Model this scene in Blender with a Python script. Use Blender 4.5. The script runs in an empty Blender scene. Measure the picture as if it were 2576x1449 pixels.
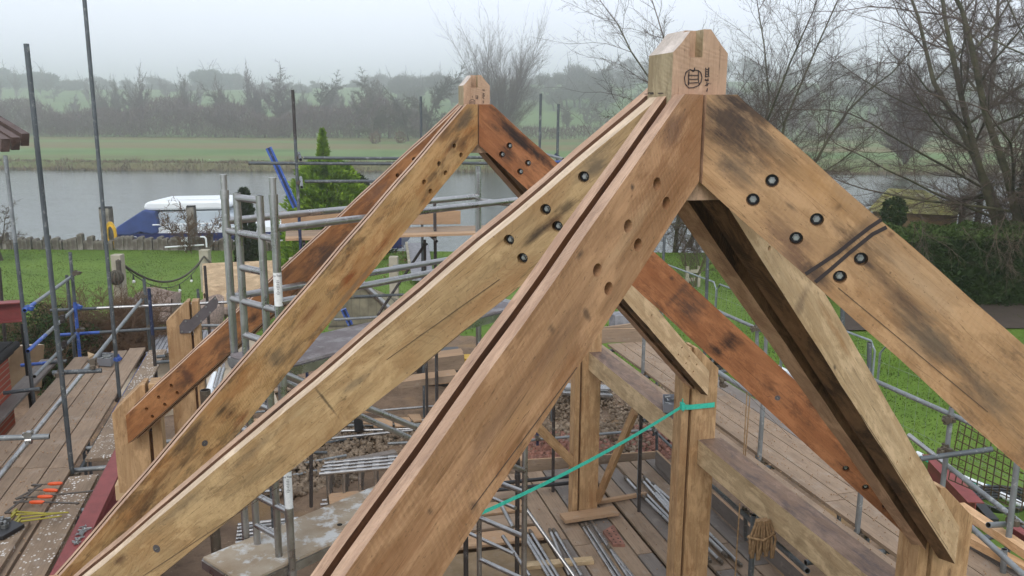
import bpy, math, random
import numpy as np
from mathutils import Matrix, Vector
R = math.radians
sc = bpy.context.scene
col = sc.collection
random.seed(7)

# ------------------------------------------------------------ camera, sky, sun, exposure
IW, IH = 2576.0, 1449.0
FPX, YAW, PITCH, ROLL, CAMZ = 2138.6, .2517, -.2023, .0055, 5.8
fw = Vector((math.sin(YAW)*math.cos(PITCH), math.cos(YAW)*math.cos(PITCH), math.sin(PITCH)))
r0 = Vector((math.cos(YAW), -math.sin(YAW), 0)); u0 = r0.cross(fw)
rt = r0*math.cos(ROLL)+u0*math.sin(ROLL); up = -r0*math.sin(ROLL)+u0*math.cos(ROLL)
CAM = Vector((0, 0, CAMZ))
cd = bpy.data.cameras.new('camera'); cam = bpy.data.objects.new('camera', cd); col.objects.link(cam)
cd.sensor_width = 36; cd.lens = 36*FPX/IW; cd.clip_start = .05; cd.clip_end = 5000
cam.matrix_world = Matrix(((rt.x, up.x, -fw.x, 0), (rt.y, up.y, -fw.y, 0), (rt.z, up.z, -fw.z, CAMZ), (0, 0, 0, 1)))
sc.camera = cam
w = bpy.data.worlds.new('World'); sc.world = w; w.use_nodes = True
nt = w.node_tree; bgn = nt.nodes['Background']
SUN_EL, SUN_AZ = R(42), R(205)     # azimuth measured clockwise from +Y
sky = nt.nodes.new('ShaderNodeTexSky'); sky.sky_type = 'NISHITA'; sky.sun_disc = False
sky.sun_elevation = SUN_EL; sky.sun_rotation = SUN_AZ; sky.air_density = 1.6; sky.dust_density = 6; sky.ozone_density = 1.5
hs = nt.nodes.new('ShaderNodeHueSaturation'); hs.inputs['Saturation'].default_value = .22
nt.links.new(sky.outputs[0], hs.inputs['Color'])
mx = nt.nodes.new('ShaderNodeMix'); mx.data_type = 'RGBA'; mx.inputs[0].default_value = .72
nt.links.new(hs.outputs[0], mx.inputs[6]); mx.inputs[7].default_value = (8.1, 8.75, 9.9, 1)
tcw = nt.nodes.new('ShaderNodeTexCoord'); spw = nt.nodes.new('ShaderNodeSeparateXYZ'); nt.links.new(tcw.outputs['Generated'], spw.inputs[0])
rw = nt.nodes.new('ShaderNodeMapRange'); nt.links.new(spw.outputs['Z'], rw.inputs[0]); rw.inputs[1].default_value = -.02; rw.inputs[2].default_value = .35; rw.inputs[3].default_value = 1.22; rw.inputs[4].default_value = 1.0
vm = nt.nodes.new('ShaderNodeVectorMath'); vm.operation = 'SCALE'; nt.links.new(mx.outputs[2], vm.inputs[0]); nt.links.new(rw.outputs[0], vm.inputs['Scale'])
nt.links.new(vm.outputs[0], bgn.inputs['Color']); bgn.inputs['Strength'].default_value = .125
sd = bpy.data.lights.new('sun', 'SUN'); so = bpy.data.objects.new('sun', sd); col.objects.link(so)
sd.energy = .9; sd.angle = R(25); sd.color = (1, .96, .9)
sdir = Vector((math.sin(SUN_AZ)*math.cos(SUN_EL), math.cos(SUN_AZ)*math.cos(SUN_EL), math.sin(SUN_EL)))
so.rotation_euler = sdir.to_track_quat('Z', 'Y').to_euler(); so.location = (0, 0, 40)
sc.view_settings.view_transform = 'Standard'; sc.view_settings.look = 'None'
sc.cycles.volume_bounces = 8; sc.cycles.max_bounces = 12
sc.view_settings.exposure = 0.22; sc.view_settings.gamma = 1

# ------------------------------------------------------------ photo-plane helpers (pixel -> point on a plane of the place)
KN = 1.490683
def ray(px, py): return fw + rt*((px-IW/2)/FPX) - up*((py-IH/2)/FPX)
def at(q, x=None, y=None, z=None, D=None):
    d = ray(*q)
    if D is not None: return CAM + d*D
    if x is not None: return CAM + d*((x-CAM.x)/d.x)
    if y is not None: return CAM + d*((y-CAM.y)/d.y)
    return CAM + d*((z-CAM.z)/d.z)
def atp(q, p0, n):
    d = ray(*q); return CAM + d*((Vector(p0)-CAM).dot(n)/d.dot(n))
def Zf(x0, y0, s): return lambda x, y: ((x0+x/s)/KN, (y0+y/s)/KN)
ZA = Zf(0, 950, 2.23); ZB = Zf(400, 1000, 2.898); ZC = Zf(0, 1500, 2.1956); ZD = Zf(2100, 1100, 2.07)
ZE = Zf(2900, 1500, 2.196); ZG = Zf(2400, 800, 1.789); ZH = Zf(2100, 1600, 2.588); ZJ = Zf(1600, 1300, 1.684)
ZM = Zf(700, 900, 2.07); ZN = Zf(700, 400, 2.07); ZU = Zf(1200, 850, 2.2286); ZL = Zf(0, 400, 2.07)
ZK = Zf(1500, 300, 2.415); ZV = Zf(800, 1500, 2.195); ZW = Zf(1300, 1400, 2.862); ZX = Zf(3350, 1350, 1.789)
ZY = Zf(1050, 780, 3.68); ZR = Zf(880, 1650, 2.842); ZS = Zf(0, 1000, 2.415); ZT = Zf(400, 700, 3.903)
def F0(x, y): return (x, y)

# ------------------------------------------------------------ mesh builder
class MB:
    def __init__(s): s.v = []; s.f = []; s.m = []; s.sm = []
    def add(s, vs, fs, m=0, smooth=False):
        o = len(s.v); s.v += [tuple(v) for v in vs]
        s.f += [tuple(i+o for i in f) for f in fs]; s.m += [m]*len(fs); s.sm += [smooth]*len(fs); return s
    def box(s, c, d, m=0, rot=None, bev=0):
        hx, hy, hz = d[0]/2, d[1]/2, d[2]/2
        vs = [Vector((x, y, z)) for x in (-hx, hx) for y in (-hy, hy) for z in (-hz, hz)]
        if rot is not None: vs = [rot @ v for v in vs]
        c = Vector(c); return s.add([v+c for v in vs], [(0,1,3,2),(4,6,7,5),(0,4,5,1),(2,3,7,6),(0,2,6,4),(1,5,7,3)], m)
    def beam(s, a, b, wd, ht, m=0, upv=(0, 0, 1)):
        a = Vector(a); b = Vector(b); d = (b-a); L = d.length; d.normalize()
        sd_ = d.cross(Vector(upv)); sd_.normalize(); u_ = sd_.cross(d)
        return s.box((a+b)/2, (L, wd, ht), m, Matrix((d, sd_, u_)).transposed())
    def prism(s, poly, off, m=0):           # poly: list of points; off: extrusion vector (or list of other-side points)
        n = len(poly); A = [Vector(p) for p in poly]
        Bq = [p+Vector(off) for p in A] if not isinstance(off, list) else [Vector(p) for p in off]
        return s.add(A+Bq, [tuple(range(n))[::-1], tuple(range(n, 2*n))]+[(i, (i+1) % n, n+(i+1) % n, n+i) for i in range(n)], m)
    def tube(s, pts, r, n=10, m=0, cap=True, smooth=True, hollow=0, mi=1):
        P = [Vector(p) for p in pts]; k = len(P); rr = r if isinstance(r, (list, tuple)) else [r]*k
        vs = []; prev = None
        for i, p in enumerate(P):
            d = (P[min(i+1, k-1)]-P[max(i-1, 0)]).normalized()
            if prev is None:
                a = Vector((0, 0, 1)) if abs(d.z) < .9 else Vector((1, 0, 0)); x = d.cross(a).normalized()
            else: x = (prev-d*prev.dot(d)).normalized()
            prev = x; y = d.cross(x)
            vs += [p+(x*math.cos(2*math.pi*j/n)+y*math.sin(2*math.pi*j/n))*rr[i] for j in range(n)]
        fs = [(i*n+j, i*n+(j+1) % n, (i+1)*n+(j+1) % n, (i+1)*n+j) for i in range(k-1) for j in range(n)]
        s.add(vs, fs, m, smooth)
        if hollow:                              # open pipe ends: inner wall and a dark floor a little way in
            for e, q in ((0, 1), (k-1, k-2)):
                d = (P[q]-P[e]).normalized(); base = e*n; ri = rr[e]-hollow
                o = [vs[base+j] for j in range(n)]
                i1 = [P[e]+(v-P[e])*(ri/rr[e]) for v in o]; i2 = [v+d*.05 for v in i1]
                s.add(o+i1, [(j, (j+1) % n, n+(j+1) % n, n+j) for j in range(n)], m)
                s.add(i1+i2, [(j, (j+1) % n, n+(j+1) % n, n+j) for j in range(n)], mi)
                s.add(i2, [tuple(range(n))], mi)
        elif cap: s.add(vs[:n], [tuple(range(n))[::-1]], m); s.add(vs[-n:], [tuple(range(n))], m)
        return s
    def ball(s, c, r, nu=10, nv=7, m=0, sc_=(1, 1, 1)):
        c = Vector(c); vs = []
        for i in range(nv+1):
            t = math.pi*i/nv
            for j in range(nu):
                p = 2*math.pi*j/nu; vs.append(c+Vector((math.sin(t)*math.cos(p)*r*sc_[0], math.sin(t)*math.sin(p)*r*sc_[1], math.cos(t)*r*sc_[2])))
        return s.add(vs, [(i*nu+j, (i+1)*nu+j, (i+1)*nu+(j+1) % nu, i*nu+(j+1) % nu) for i in range(nv) for j in range(nu)], m, True)
    def build(s, name, mats, parent=None, frame=None, bevel=0):
        me = bpy.data.meshes.new(name)
        M_ = frame if frame is not None else Matrix.Identity(4)
        inv = M_.inverted(); vs = [inv @ Vector(v) for v in s.v]
        me.from_pydata([tuple(v) for v in vs], [], s.f)
        for mt in (mats if isinstance(mats, (list, tuple)) else [mats]): me.materials.append(mt)
        me.polygons.foreach_set('material_index', s.m); me.polygons.foreach_set('use_smooth', s.sm); me.update()
        o = bpy.data.objects.new(name, me); col.objects.link(o)
        if parent is not None:
            o.parent = parent; pw = W.get(parent.as_pointer()) or Matrix.Identity(4); o.matrix_local = pw.inverted() @ M_
        else: o.matrix_world = M_
        W[o.as_pointer()] = M_.copy()
        if bevel:
            b = o.modifiers.new('edge', 'BEVEL'); b.width = bevel; b.segments = 2; b.limit_method = 'ANGLE'; b.angle_limit = R(40)
        return o
W = {}
def frame(p, xdir=None, zdir=(0, 0, 1)):
    if xdir is None: return Matrix.Translation(Vector(p))
    x = Vector(xdir).normalized(); z = Vector(zdir); y = z.cross(x).normalized(); z = x.cross(y)
    m_ = Matrix((x, y, z)).transposed().to_4x4(); m_.translation = Vector(p); return m_
def tag(o, label=None, cat=None, group=None, kind=None):
    if label: o['label'] = label
    if cat: o['category'] = cat
    if group: o['group'] = group
    if kind: o['kind'] = kind
    return o
def empty(name, p, label=None, cat=None, group=None, fr=None, parent=None):
    o = bpy.data.objects.new(name, None); col.objects.link(o); o.empty_display_size = .2
    M_ = fr if fr is not None else Matrix.Translation(Vector(p))
    if parent is not None: o.parent = parent; o.matrix_local = W[parent.as_pointer()].inverted() @ M_
    else: o.matrix_world = M_
    W[o.as_pointer()] = M_.copy(); return tag(o, label, cat, group)
def copy_tree(o, parent=None):
    c = o.copy(); col.objects.link(c); c.parent = parent
    for k in list(c.keys()):
        pass
    for ch in [x for x in KIDS(o)]: copy_tree(ch, c)
    return c
def KIDS(o): return [x for x in bpy.data.objects if x.parent is o]
def np_mesh(name, V, Fa, mats, parent=None, midx=None, smooth=False):
    """V (n,3) float array, Fa (m,k) int array with k = 3 or 4"""
    me = bpy.data.meshes.new(name); n, k = Fa.shape
    me.vertices.add(len(V)); me.vertices.foreach_set('co', np.ascontiguousarray(V, dtype=np.float32).ravel())
    me.loops.add(n*k); me.loops.foreach_set('vertex_index', Fa.astype(np.int32).ravel())
    me.polygons.add(n); me.polygons.foreach_set('loop_start', np.arange(0, n*k, k, dtype=np.int32))
    try: me.polygons.foreach_set('loop_total', np.full(n, k, dtype=np.int32))
    except Exception: pass
    for mt in (mats if isinstance(mats, (list, tuple)) else [mats]): me.materials.append(mt)
    if midx is not None: me.polygons.foreach_set('material_index', midx.astype(np.int32))
    if smooth: me.polygons.foreach_set('use_smooth', np.ones(n, dtype=bool))
    me.update(calc_edges=True); me.validate()
    o = bpy.data.objects.new(name, me); col.objects.link(o)
    if parent is not None: o.parent = parent
    return o

# ------------------------------------------------------------ materials
class NT:
    def __init__(s, name, rough=.7, metal=0, spec=.5):
        s.mat = bpy.data.materials.new(name); s.mat.use_nodes = True; s.t = s.mat.node_tree
        s.b = s.t.nodes['Principled BSDF']; s.b.inputs['Roughness'].default_value = rough; s.b.inputs['Metallic'].default_value = metal
        s.b.inputs['Specular IOR Level'].default_value = spec
    def n(s, ty, **kw):
        nd = s.t.nodes.new('ShaderNode'+ty)
        for k, v in kw.items():
            if k in nd.inputs: nd.inputs[k].default_value = v
            else: setattr(nd, k, v)
        return nd
    def l(s, a, b): s.t.links.new(a, b)
    def coord(s, kind='Object', scale=(1, 1, 1), rnd=True):
        tc = s.n('TexCoord'); out = tc.outputs[kind]
        if rnd:
            oi = s.n('ObjectInfo'); m1 = s.n('VectorMath', operation='SCALE'); s.l(oi.outputs['Random'], m1.inputs['Scale'])
            m1.inputs[0].default_value = (37, 53, 71); m2 = s.n('VectorMath', operation='ADD'); s.l(out, m2.inputs[0]); s.l(m1.outputs[0], m2.inputs[1]); out = m2.outputs[0]
        mp = s.n('Mapping'); s.l(out, mp.inputs[0]); mp.inputs['Scale'].default_value = scale; return mp.outputs[0]
    def noise(s, vec, scale=5, detail=4, rough=.55, dist=0):
        x = s.n('TexNoise'); s.l(vec, x.inputs['Vector']); x.inputs['Scale'].default_value = scale; x.inputs['Detail'].default_value = detail
        x.inputs['Roughness'].default_value = rough; x.inputs['Distortion'].default_value = dist; return x.outputs['Fac']
    def ramp(s, fac, stops):
        r_ = s.n('ValToRGB'); s.l(fac, r_.inputs[0]); e = r_.color_ramp.elements
        while len(e) < len(stops): e.new(.5)
        for i, (p, c) in enumerate(stops):
            e[i].position = p; e[i].color = (c, c, c, 1) if not isinstance(c, tuple) else (*c, 1)
        return r_.outputs[0]
    def mix(s, fac, a, b, bt='MIX'):
        m_ = s.n('Mix', data_type='RGBA', blend_type=bt)
        for v, i in ((fac, 0), (a, 6), (b, 7)):
            if isinstance(v, (int, float)): m_.inputs[i].default_value = v
            elif isinstance(v, tuple): m_.inputs[i].default_value = (*v, 1)
            else: s.l(v, m_.inputs[i])
        return m_.outputs[2]
    def mul(s, a, k):
        m_ = s.n('Math', operation='MULTIPLY'); s.l(a, m_.inputs[0])
        if isinstance(k, (int, float)): m_.inputs[1].default_value = k
        else: s.l(k, m_.inputs[1])
        return m_.outputs[0]
    def base(s, c):
        if isinstance(c, tuple): s.b.inputs['Base Color'].default_value = (*c, 1)
        else: s.l(c, s.b.inputs['Base Color'])
        return s
    def bump(s, h, dist=.01, strength=.5):
        b = s.n('Bump'); b.inputs['Distance'].default_value = dist; b.inputs['Strength'].default_value = strength
        s.l(h, b.inputs['Height']); s.l(b.outputs[0], s.b.inputs['Normal']); return s

def srgb(r_, g_, b_):
    return tuple((c/255/12.92 if c/255 <= .04045 else ((c/255+.055)/1.055)**2.4) for c in (r_, g_, b_))
def oak(name, c1, c2, stain=.5, stain_c=(.045, .035, .03), orange=.35, orange_c=(.30, .115, .03), saw=.25, figure=.35, lo=.52, fresh=False, patches=()):
    kk = (.70, .70, .78); dk_ = lambda c_: tuple(a*b for a, b in zip(c_, kk))
    c1, c2, stain_c, orange_c = dk_(c1), dk_(c2), dk_(stain_c), dk_(orange_c); patches = [(*p_[:5], dk_(p_[5])) for p_ in patches]
    s = NT(name, rough=.62, spec=.3)
    P = s.coord('Object', (1, 1, 1))
    def mp(sc_): m_ = s.n('Mapping'); s.l(P, m_.inputs[0]); m_.inputs['Scale'].default_value = sc_; return m_.outputs[0]
    g1 = s.noise(mp((.8, 30, 30)), 3, 6, .65, .3); gs = s.noise(mp((.5, 9, 9)), 2.6, 4, .6, .6)
    c = s.mix(s.ramp(g1, [(.3, 0.), (.7, 1.)]), c1, c2)
    c = s.mix(s.mul(s.ramp(gs, [(.4, 0.), (.6, 1.)]), .5), c, tuple(x*.72 for x in c1)); c = s.mix(s.mul(s.ramp(gs, [(.6, 0.), (.75, 1.)]), .4), c, tuple(min(1, x*1.25) for x in c2))
    fg = s.noise(mp((1.0, 5.0, 5.0)), 1.3, 3, .5, 1.2)       # cathedral figure from stretched noise contours
    wv = s.n('Math', operation='SINE'); s.l(s.mul(fg, 120.), wv.inputs[0])
    c = s.mix(s.mul(s.ramp(wv.outputs[0], [(.55, 0.), (1., 1.)]), figure*.55), c, tuple(x*.62 for x in c1))
    big = s.noise(mp((.9, 2.2, 2.2)), 2.1, 4, .6, .5)
    c = s.mix(s.mul(s.ramp(big, [(.45, 0.), (.72, 1.)]), orange), c, orange_c)
    md = s.noise(mp((2, 5, 5)), 1.6, 5, .6, .8)
    c = s.mix(s.mul(s.ramp(md, [(.42, 0.), (.7, 1.)]), .45), c, tuple(x*1.18 for x in c2))
    st = s.noise(mp((1.1, 3.4, 3.4)), 2.1, 9, .72, .5)
    c = s.mix(s.mul(s.ramp(st, [(lo, 0.), (lo+.05, .5), (lo+.14, 1.)]), stain), c, stain_c)
    lt = s.noise(mp((1.4, 4, 4)), 2.6, 8, .7, .4); c = s.mix(s.mul(s.ramp(lt, [(.5, 0.), (.6, 1.)]), .55), c, tuple(min(1, x*1.35) for x in c2))
    if patches:
        tc_ = s.n('TexCoord'); ms_ = s.n('Mapping'); s.l(tc_.outputs['Object'], ms_.inputs[0]); ms_.inputs['Scale'].default_value = (.55, 1.6, 1.6)
        pn = s.noise(ms_.outputs[0], 8, 8, .72, .4); mg_ = s.n('Mapping'); s.l(tc_.outputs['Object'], mg_.inputs[0]); mg_.inputs['Scale'].default_value = (.12, 3, 3); pn2 = s.noise(mg_.outputs[0], 24, 6, .7)
        for (px_, pz_, rx_, rz_, st_, cc) in patches:
            rx_ *= 1.55; rz_ *= 1.55
            m_ = s.n('Mapping'); s.l(tc_.outputs['Object'], m_.inputs[0]); m_.inputs['Location'].default_value = (-px_/rx_, 0, -pz_/rz_); m_.inputs['Scale'].default_value = (1/rx_, 0, 1/rz_)
            ln = s.n('VectorMath', operation='LENGTH'); s.l(m_.outputs[0], ln.inputs[0])
            q_ = s.n('Math', operation='MULTIPLY_ADD'); s.l(pn, q_.inputs[0]); q_.inputs[1].default_value = 1.9; s.l(ln.outputs['Value'], q_.inputs[2])
            q2 = s.n('Math', operation='MULTIPLY_ADD'); s.l(pn2, q2.inputs[0]); q2.inputs[1].default_value = .75; s.l(q_.outputs[0], q2.inputs[2])
            q3 = s.n('Math', operation='MULTIPLY'); s.l(q2.outputs[0], q3.inputs[0]); q3.inputs[1].default_value = .5
            c = s.mix(s.mul(s.ramp(q3.outputs[0], [(.72, 1.), (.84, .55), (1., 0.)]), st_), c, cc)
    st2 = s.noise(mp((3, 6, 6)), 2.2, 5, .7, .2)
    c = s.mix(s.mul(s.ramp(st2, [(.60, 0.), (.74, 1.)]), stain*.7), c, tuple(x*1.4 for x in stain_c))
    vo = s.n('TexVoronoi'); s.l(mp((1.6, 4.2, 4.2)), vo.inputs['Vector']); vo.inputs['Scale'].default_value = 1.15     # knots
    c = s.mix(s.mul(s.ramp(vo.outputs['Distance'], [(.02, 1.), (.045, .5), (.06, .75), (.085, .1), (.11, .3), (.14, 0.)]), .8 if not fresh else .4), c, (.06, .028, .015))
    cr = s.noise(mp((.35, 16, 16)), 2.3, 2, .5, .1)       # long drying checks
    c = s.mix(s.ramp(cr, [(.497, 0.), (.4995, .75), (.502, .75), (.5045, 0.)]), c, tuple(x*.35 for x in c1))
    cr2 = s.noise(mp((.5, 22, 22)), 3.1, 3, .6, .2); c = s.mix(s.mul(s.ramp(cr2, [(.43, 0.), (.436, .8), (.442, 0.)]), s.ramp(s.noise(mp((1.2, 2, 2)), 2.3, 3), [(.5, 0.), (.6, 1.)])), c, (.035, .022, .014))
    sw = s.n('TexWave', wave_type='BANDS', bands_direction='DIAGONAL'); s.l(mp((1, .35, .35)), sw.inputs['Vector'])
    sw.inputs['Scale'].default_value = 38; sw.inputs['Distortion'].default_value = 9; sw.inputs['Detail'].default_value = 3; sw.inputs['Detail Scale'].default_value = .6
    swm = s.mul(sw.outputs['Fac'], s.ramp(s.noise(mp((1.5, 3, 3)), 2, 2), [(.4, 0.), (.65, 1.)]))
    c = s.mix(s.mul(swm, saw*.28), c, tuple(x*.7 for x in c1))
    fl = s.noise(mp((9, 30, 30)), 6, 3, .7)
    c = s.mix(s.ramp(fl, [(.64, 0.), (.69, .5)]), c, (.03, .02, .015)); dt = s.noise(mp((14, 14, 14)), 3, 4, .7); c = s.mix(s.ramp(dt, [(.68, 0.), (.71, .6)]), c, (.04, .025, .018))
    s.base(c)
    ad = s.n('Math', operation='ADD'); s.l(g1, ad.inputs[0]); s.l(s.mul(swm, .5), ad.inputs[1])
    s.bump(ad.outputs[0], .003, .55); return s.mat
def metal(name, c, rough=.45, met=.75, spots=(.62, .62, .6), spot=.4, dark=.35, scale=14):
    s = NT(name, rough=rough, metal=met); P = s.coord('Object')
    n1 = s.noise(P, scale*.35, 5, .6); a = s.mix(s.ramp(n1, [(.35, 0.), (.7, 1.)]), tuple(x*(1-dark) for x in c), c)
    n2 = s.noise(P, scale, 7, .75); m2 = s.ramp(n2, [(.57, 0.), (.61, 1.)])
    a = s.mix(s.mul(m2, spot), a, spots); n3 = s.noise(P, scale*1.7, 3, .6)
    a = s.mix(s.mul(s.ramp(n3, [(.62, 0.), (.7, 1.)]), spot*.7), a, (.09, .045, .025))
    s.base(a); s.l(s.ramp(n1, [(.3, rough-.1), (.7, rough+.15)]), s.b.inputs['Roughness']); s.bump(n2, .002, .2); return s.mat
def plain(name, c, rough=.6, met=0, var=.25, scale=6, bump=0):
    s = NT(name, rough=rough, metal=met); P = s.coord('Object'); n1 = s.noise(P, scale, 5, .6)
    s.base(s.mix(s.ramp(n1, [(.3, 0.), (.7, 1.)]), tuple(x*(1-var) for x in c), tuple(min(1, x*(1+var)) for x in c)))
    if bump: s.bump(n1, bump, .6)
    return s.mat
def deckboard(name, c1, c2, splat=.0, stain=.4):
    c1 = tuple(x*.72 for x in c1); c2 = tuple(x*.72 for x in c2)
    s = NT(name, rough=.8, spec=.2); P = s.coord('Object')
    def mp(sc_): m_ = s.n('Mapping'); s.l(P, m_.inputs[0]); m_.inputs['Scale'].default_value = sc_; return m_.outputs[0]
    g = s.noise(mp((1, 30, 30)), 2.5, 6, .65, .3); c = s.mix(s.ramp(g, [(.3, 0.), (.7, 1.)]), c1, c2)
    oi = s.n('ObjectInfo'); c = s.mix(s.mul(oi.outputs['Random'], .5), c, tuple(x*.62 for x in c2))
    b = s.noise(mp((1.2, 3, 3)), 2, 5, .6); c = s.mix(s.mul(s.ramp(b, [(.45, 0.), (.7, 1.)]), stain), c, (.085, .062, .045))
    b2 = s.noise(mp((2, 2, 2)), 3.1, 4, .6); c = s.mix(s.mul(s.ramp(b2, [(.58, 0.), (.68, 1.)]), .3), c, (.36, .32, .28)); c = s.mix(s.ramp(s.noise(mp((1.5, 8, 8)), 4, 6, .75), [(.58, 0.), (.66, .5)]), c, (.10, .075, .055))
    if splat:
        v = s.n('TexVoronoi'); s.l(mp((1, 1.4, 1)), v.inputs['Vector']); v.inputs['Scale'].default_value = 26
        v2 = s.noise(P, 1.6, 2); mk = s.mul(s.ramp(v.outputs['Distance'], [(.30, 1.), (.38, 0.)]), s.ramp(v2, [(.5-splat*.25, 0.), (.6, 1.)]))
        k = s.noise(P, 9, 2); mk = s.mul(mk, s.ramp(k, [(.48, 0.), (.51, 1.)])); c = s.mix(mk, c, (.72, .7, .66))
    s.base(c).bump(g, .003, .5); return s.mat

M = {}
OK_L1 = dict(c1=srgb(166, 120, 78), c2=srgb(202, 158, 114), stain=.28, orange=.42, orange_c=srgb(158, 96, 50), saw=.7, lo=.56)
OK_R1 = dict(c1=srgb(178, 138, 92), c2=srgb(196, 158, 112), stain=.62, stain_c=srgb(72, 58, 48), orange=.5, orange_c=srgb(160, 104, 50), saw=.45, lo=.50)
OK_L2 = dict(c1=srgb(176, 142, 94), c2=srgb(198, 168, 118), stain=.35, stain_c=srgb(84, 68, 46), orange=.45, orange_c=srgb(170, 116, 60), figure=.8, saw=.2, lo=.55)
OK_FL1 = dict(c1=srgb(186, 142, 84), c2=srgb(208, 168, 112), stain=.75, stain_c=srgb(66, 56, 44), orange=.75, orange_c=srgb(176, 104, 44), saw=.3, lo=.51)
OK_FR1 = dict(c1=srgb(150, 94, 54), c2=srgb(176, 118, 74), stain=.7, stain_c=srgb(56, 40, 30), orange=.6, orange_c=srgb(150, 86, 44), saw=.3, lo=.54)
OK_FL2 = dict(c1=srgb(148, 96, 54), c2=srgb(170, 118, 70), stain=.7, stain_c=srgb(60, 44, 32), orange=.6, orange_c=srgb(140, 80, 38), lo=.50)
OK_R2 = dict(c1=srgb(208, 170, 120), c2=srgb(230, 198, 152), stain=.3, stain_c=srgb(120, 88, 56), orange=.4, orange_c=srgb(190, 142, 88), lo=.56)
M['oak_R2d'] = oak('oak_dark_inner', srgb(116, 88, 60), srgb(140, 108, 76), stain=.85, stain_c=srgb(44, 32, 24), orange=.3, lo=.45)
M['oak_top'] = oak('oak_sawn_top', srgb(188, 148, 114), srgb(214, 178, 142), stain=.22, stain_c=srgb(110, 86, 78), orange=.4, orange_c=srgb(178, 128, 90), saw=.15, fresh=True)
M['oak_top_pale'] = oak('oak_top_pale', srgb(222, 192, 152), srgb(240, 216, 178), stain=.15, orange=.3, orange_c=srgb(206, 160, 112), saw=.1, fresh=True)
M['oak_slot'] = oak('oak_slot', srgb(96, 66, 46), srgb(114, 80, 56), stain=.5, lo=.5)
M['oak_post'] = oak('oak_post', srgb(176, 138, 92), srgb(202, 166, 118), stain=.35, stain_c=srgb(100, 74, 50), orange=.5, orange_c=srgb(172, 120, 70), lo=.56)
M['oak_king'] = oak('oak_king', srgb(190, 154, 120), srgb(206, 172, 138), stain=.12, stain_c=srgb(140, 108, 80), orange=.3, orange_c=srgb(180, 136, 100), saw=.2, fresh=True, lo=.56)
M['oak_kingside'] = oak('oak_king_side', srgb(176, 156, 114), srgb(194, 176, 136), stain=.2, stain_c=srgb(140, 112, 70), orange=.3, orange_c=srgb(176, 134, 84), saw=.1, fresh=True)
M['oak_endgrain'] = oak('oak_bevel', srgb(222, 206, 182), srgb(236, 222, 202), stain=.1, orange=.1, fresh=True, saw=.1)
M['oak_beam'] = oak('oak_beam', srgb(200, 172, 124), srgb(218, 192, 146), stain=.42, stain_c=srgb(110, 90, 62), orange=.3, lo=.52)
M['oak_beamtop'] = oak('oak_beam_top', srgb(128, 104, 82), srgb(146, 120, 96), stain=.6, stain_c=srgb(70, 64, 66), orange=.2, lo=.48)
M['rope'] = plain('dark_rope', (.075, .065, .05), .9, 0, .3, 30)
M['ink'] = plain('marker_ink', (.03, .02, .022), .7)
M['hole'] = plain('hole_dark', (.05, .028, .016), .9)
M['gap'] = plain('void_dark', (.012, .011, .01), .95)
M['galv'] = metal('galvanised_tube', srgb(138, 142, 144), .5, .35, srgb(196, 198, 194), .35)
M['galvd'] = metal('dull_tube', srgb(92, 98, 102), .55, .3, srgb(190, 190, 186), .3)
M['steel'] = metal('rusty_tube', srgb(70, 64, 62), .6, .3, srgb(150, 150, 150), .3)
M['blue'] = metal('blue_painted_tube', srgb(62, 100, 186), .45, .1, srgb(150, 165, 190), .5)
M['dblue'] = metal('dark_blue_tube', srgb(38, 50, 84), .5, .1, srgb(140, 150, 160), .4)
M['alu'] = metal('aluminium', srgb(176, 175, 174), .30, .92, srgb(230, 230, 230), .3, .25)
M['bolt'] = metal('bolt_zinc', srgb(160, 162, 160), .35, .8, srgb(230, 230, 230), .2)
M['washer'] = metal('washer_black', srgb(42, 42, 44), .4, .5, srgb(80, 80, 80), .2)
M['coupler'] = metal('coupler_rusty', srgb(108, 98, 86), .55, .45, srgb(180, 170, 150), .3)
M['plate'] = metal('steel_plate', srgb(104, 98, 100), .55, .4, srgb(140, 130, 130), .15)
M['red'] = plain('red_oxide', srgb(124, 58, 56), .6, 0, .22, 7)
M['teal'] = plain('teal_webbing', srgb(52, 176, 152), .75, 0, .2, 60)
M['board'] = deckboard('scaffold_board', srgb(160, 136, 114), srgb(190, 166, 142), stain=.35)
M['board_splat'] = deckboard('scaffold_board_splattered', srgb(156, 134, 114), srgb(184, 162, 138), splat=1.0)
M['board_grey'] = deckboard('scaffold_board_grey', srgb(136, 128, 122), srgb(162, 152, 144), stain=.3)
M['board_new'] = deckboard('board_clean', srgb(190, 152, 118), srgb(214, 178, 142), stain=.15)
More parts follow.
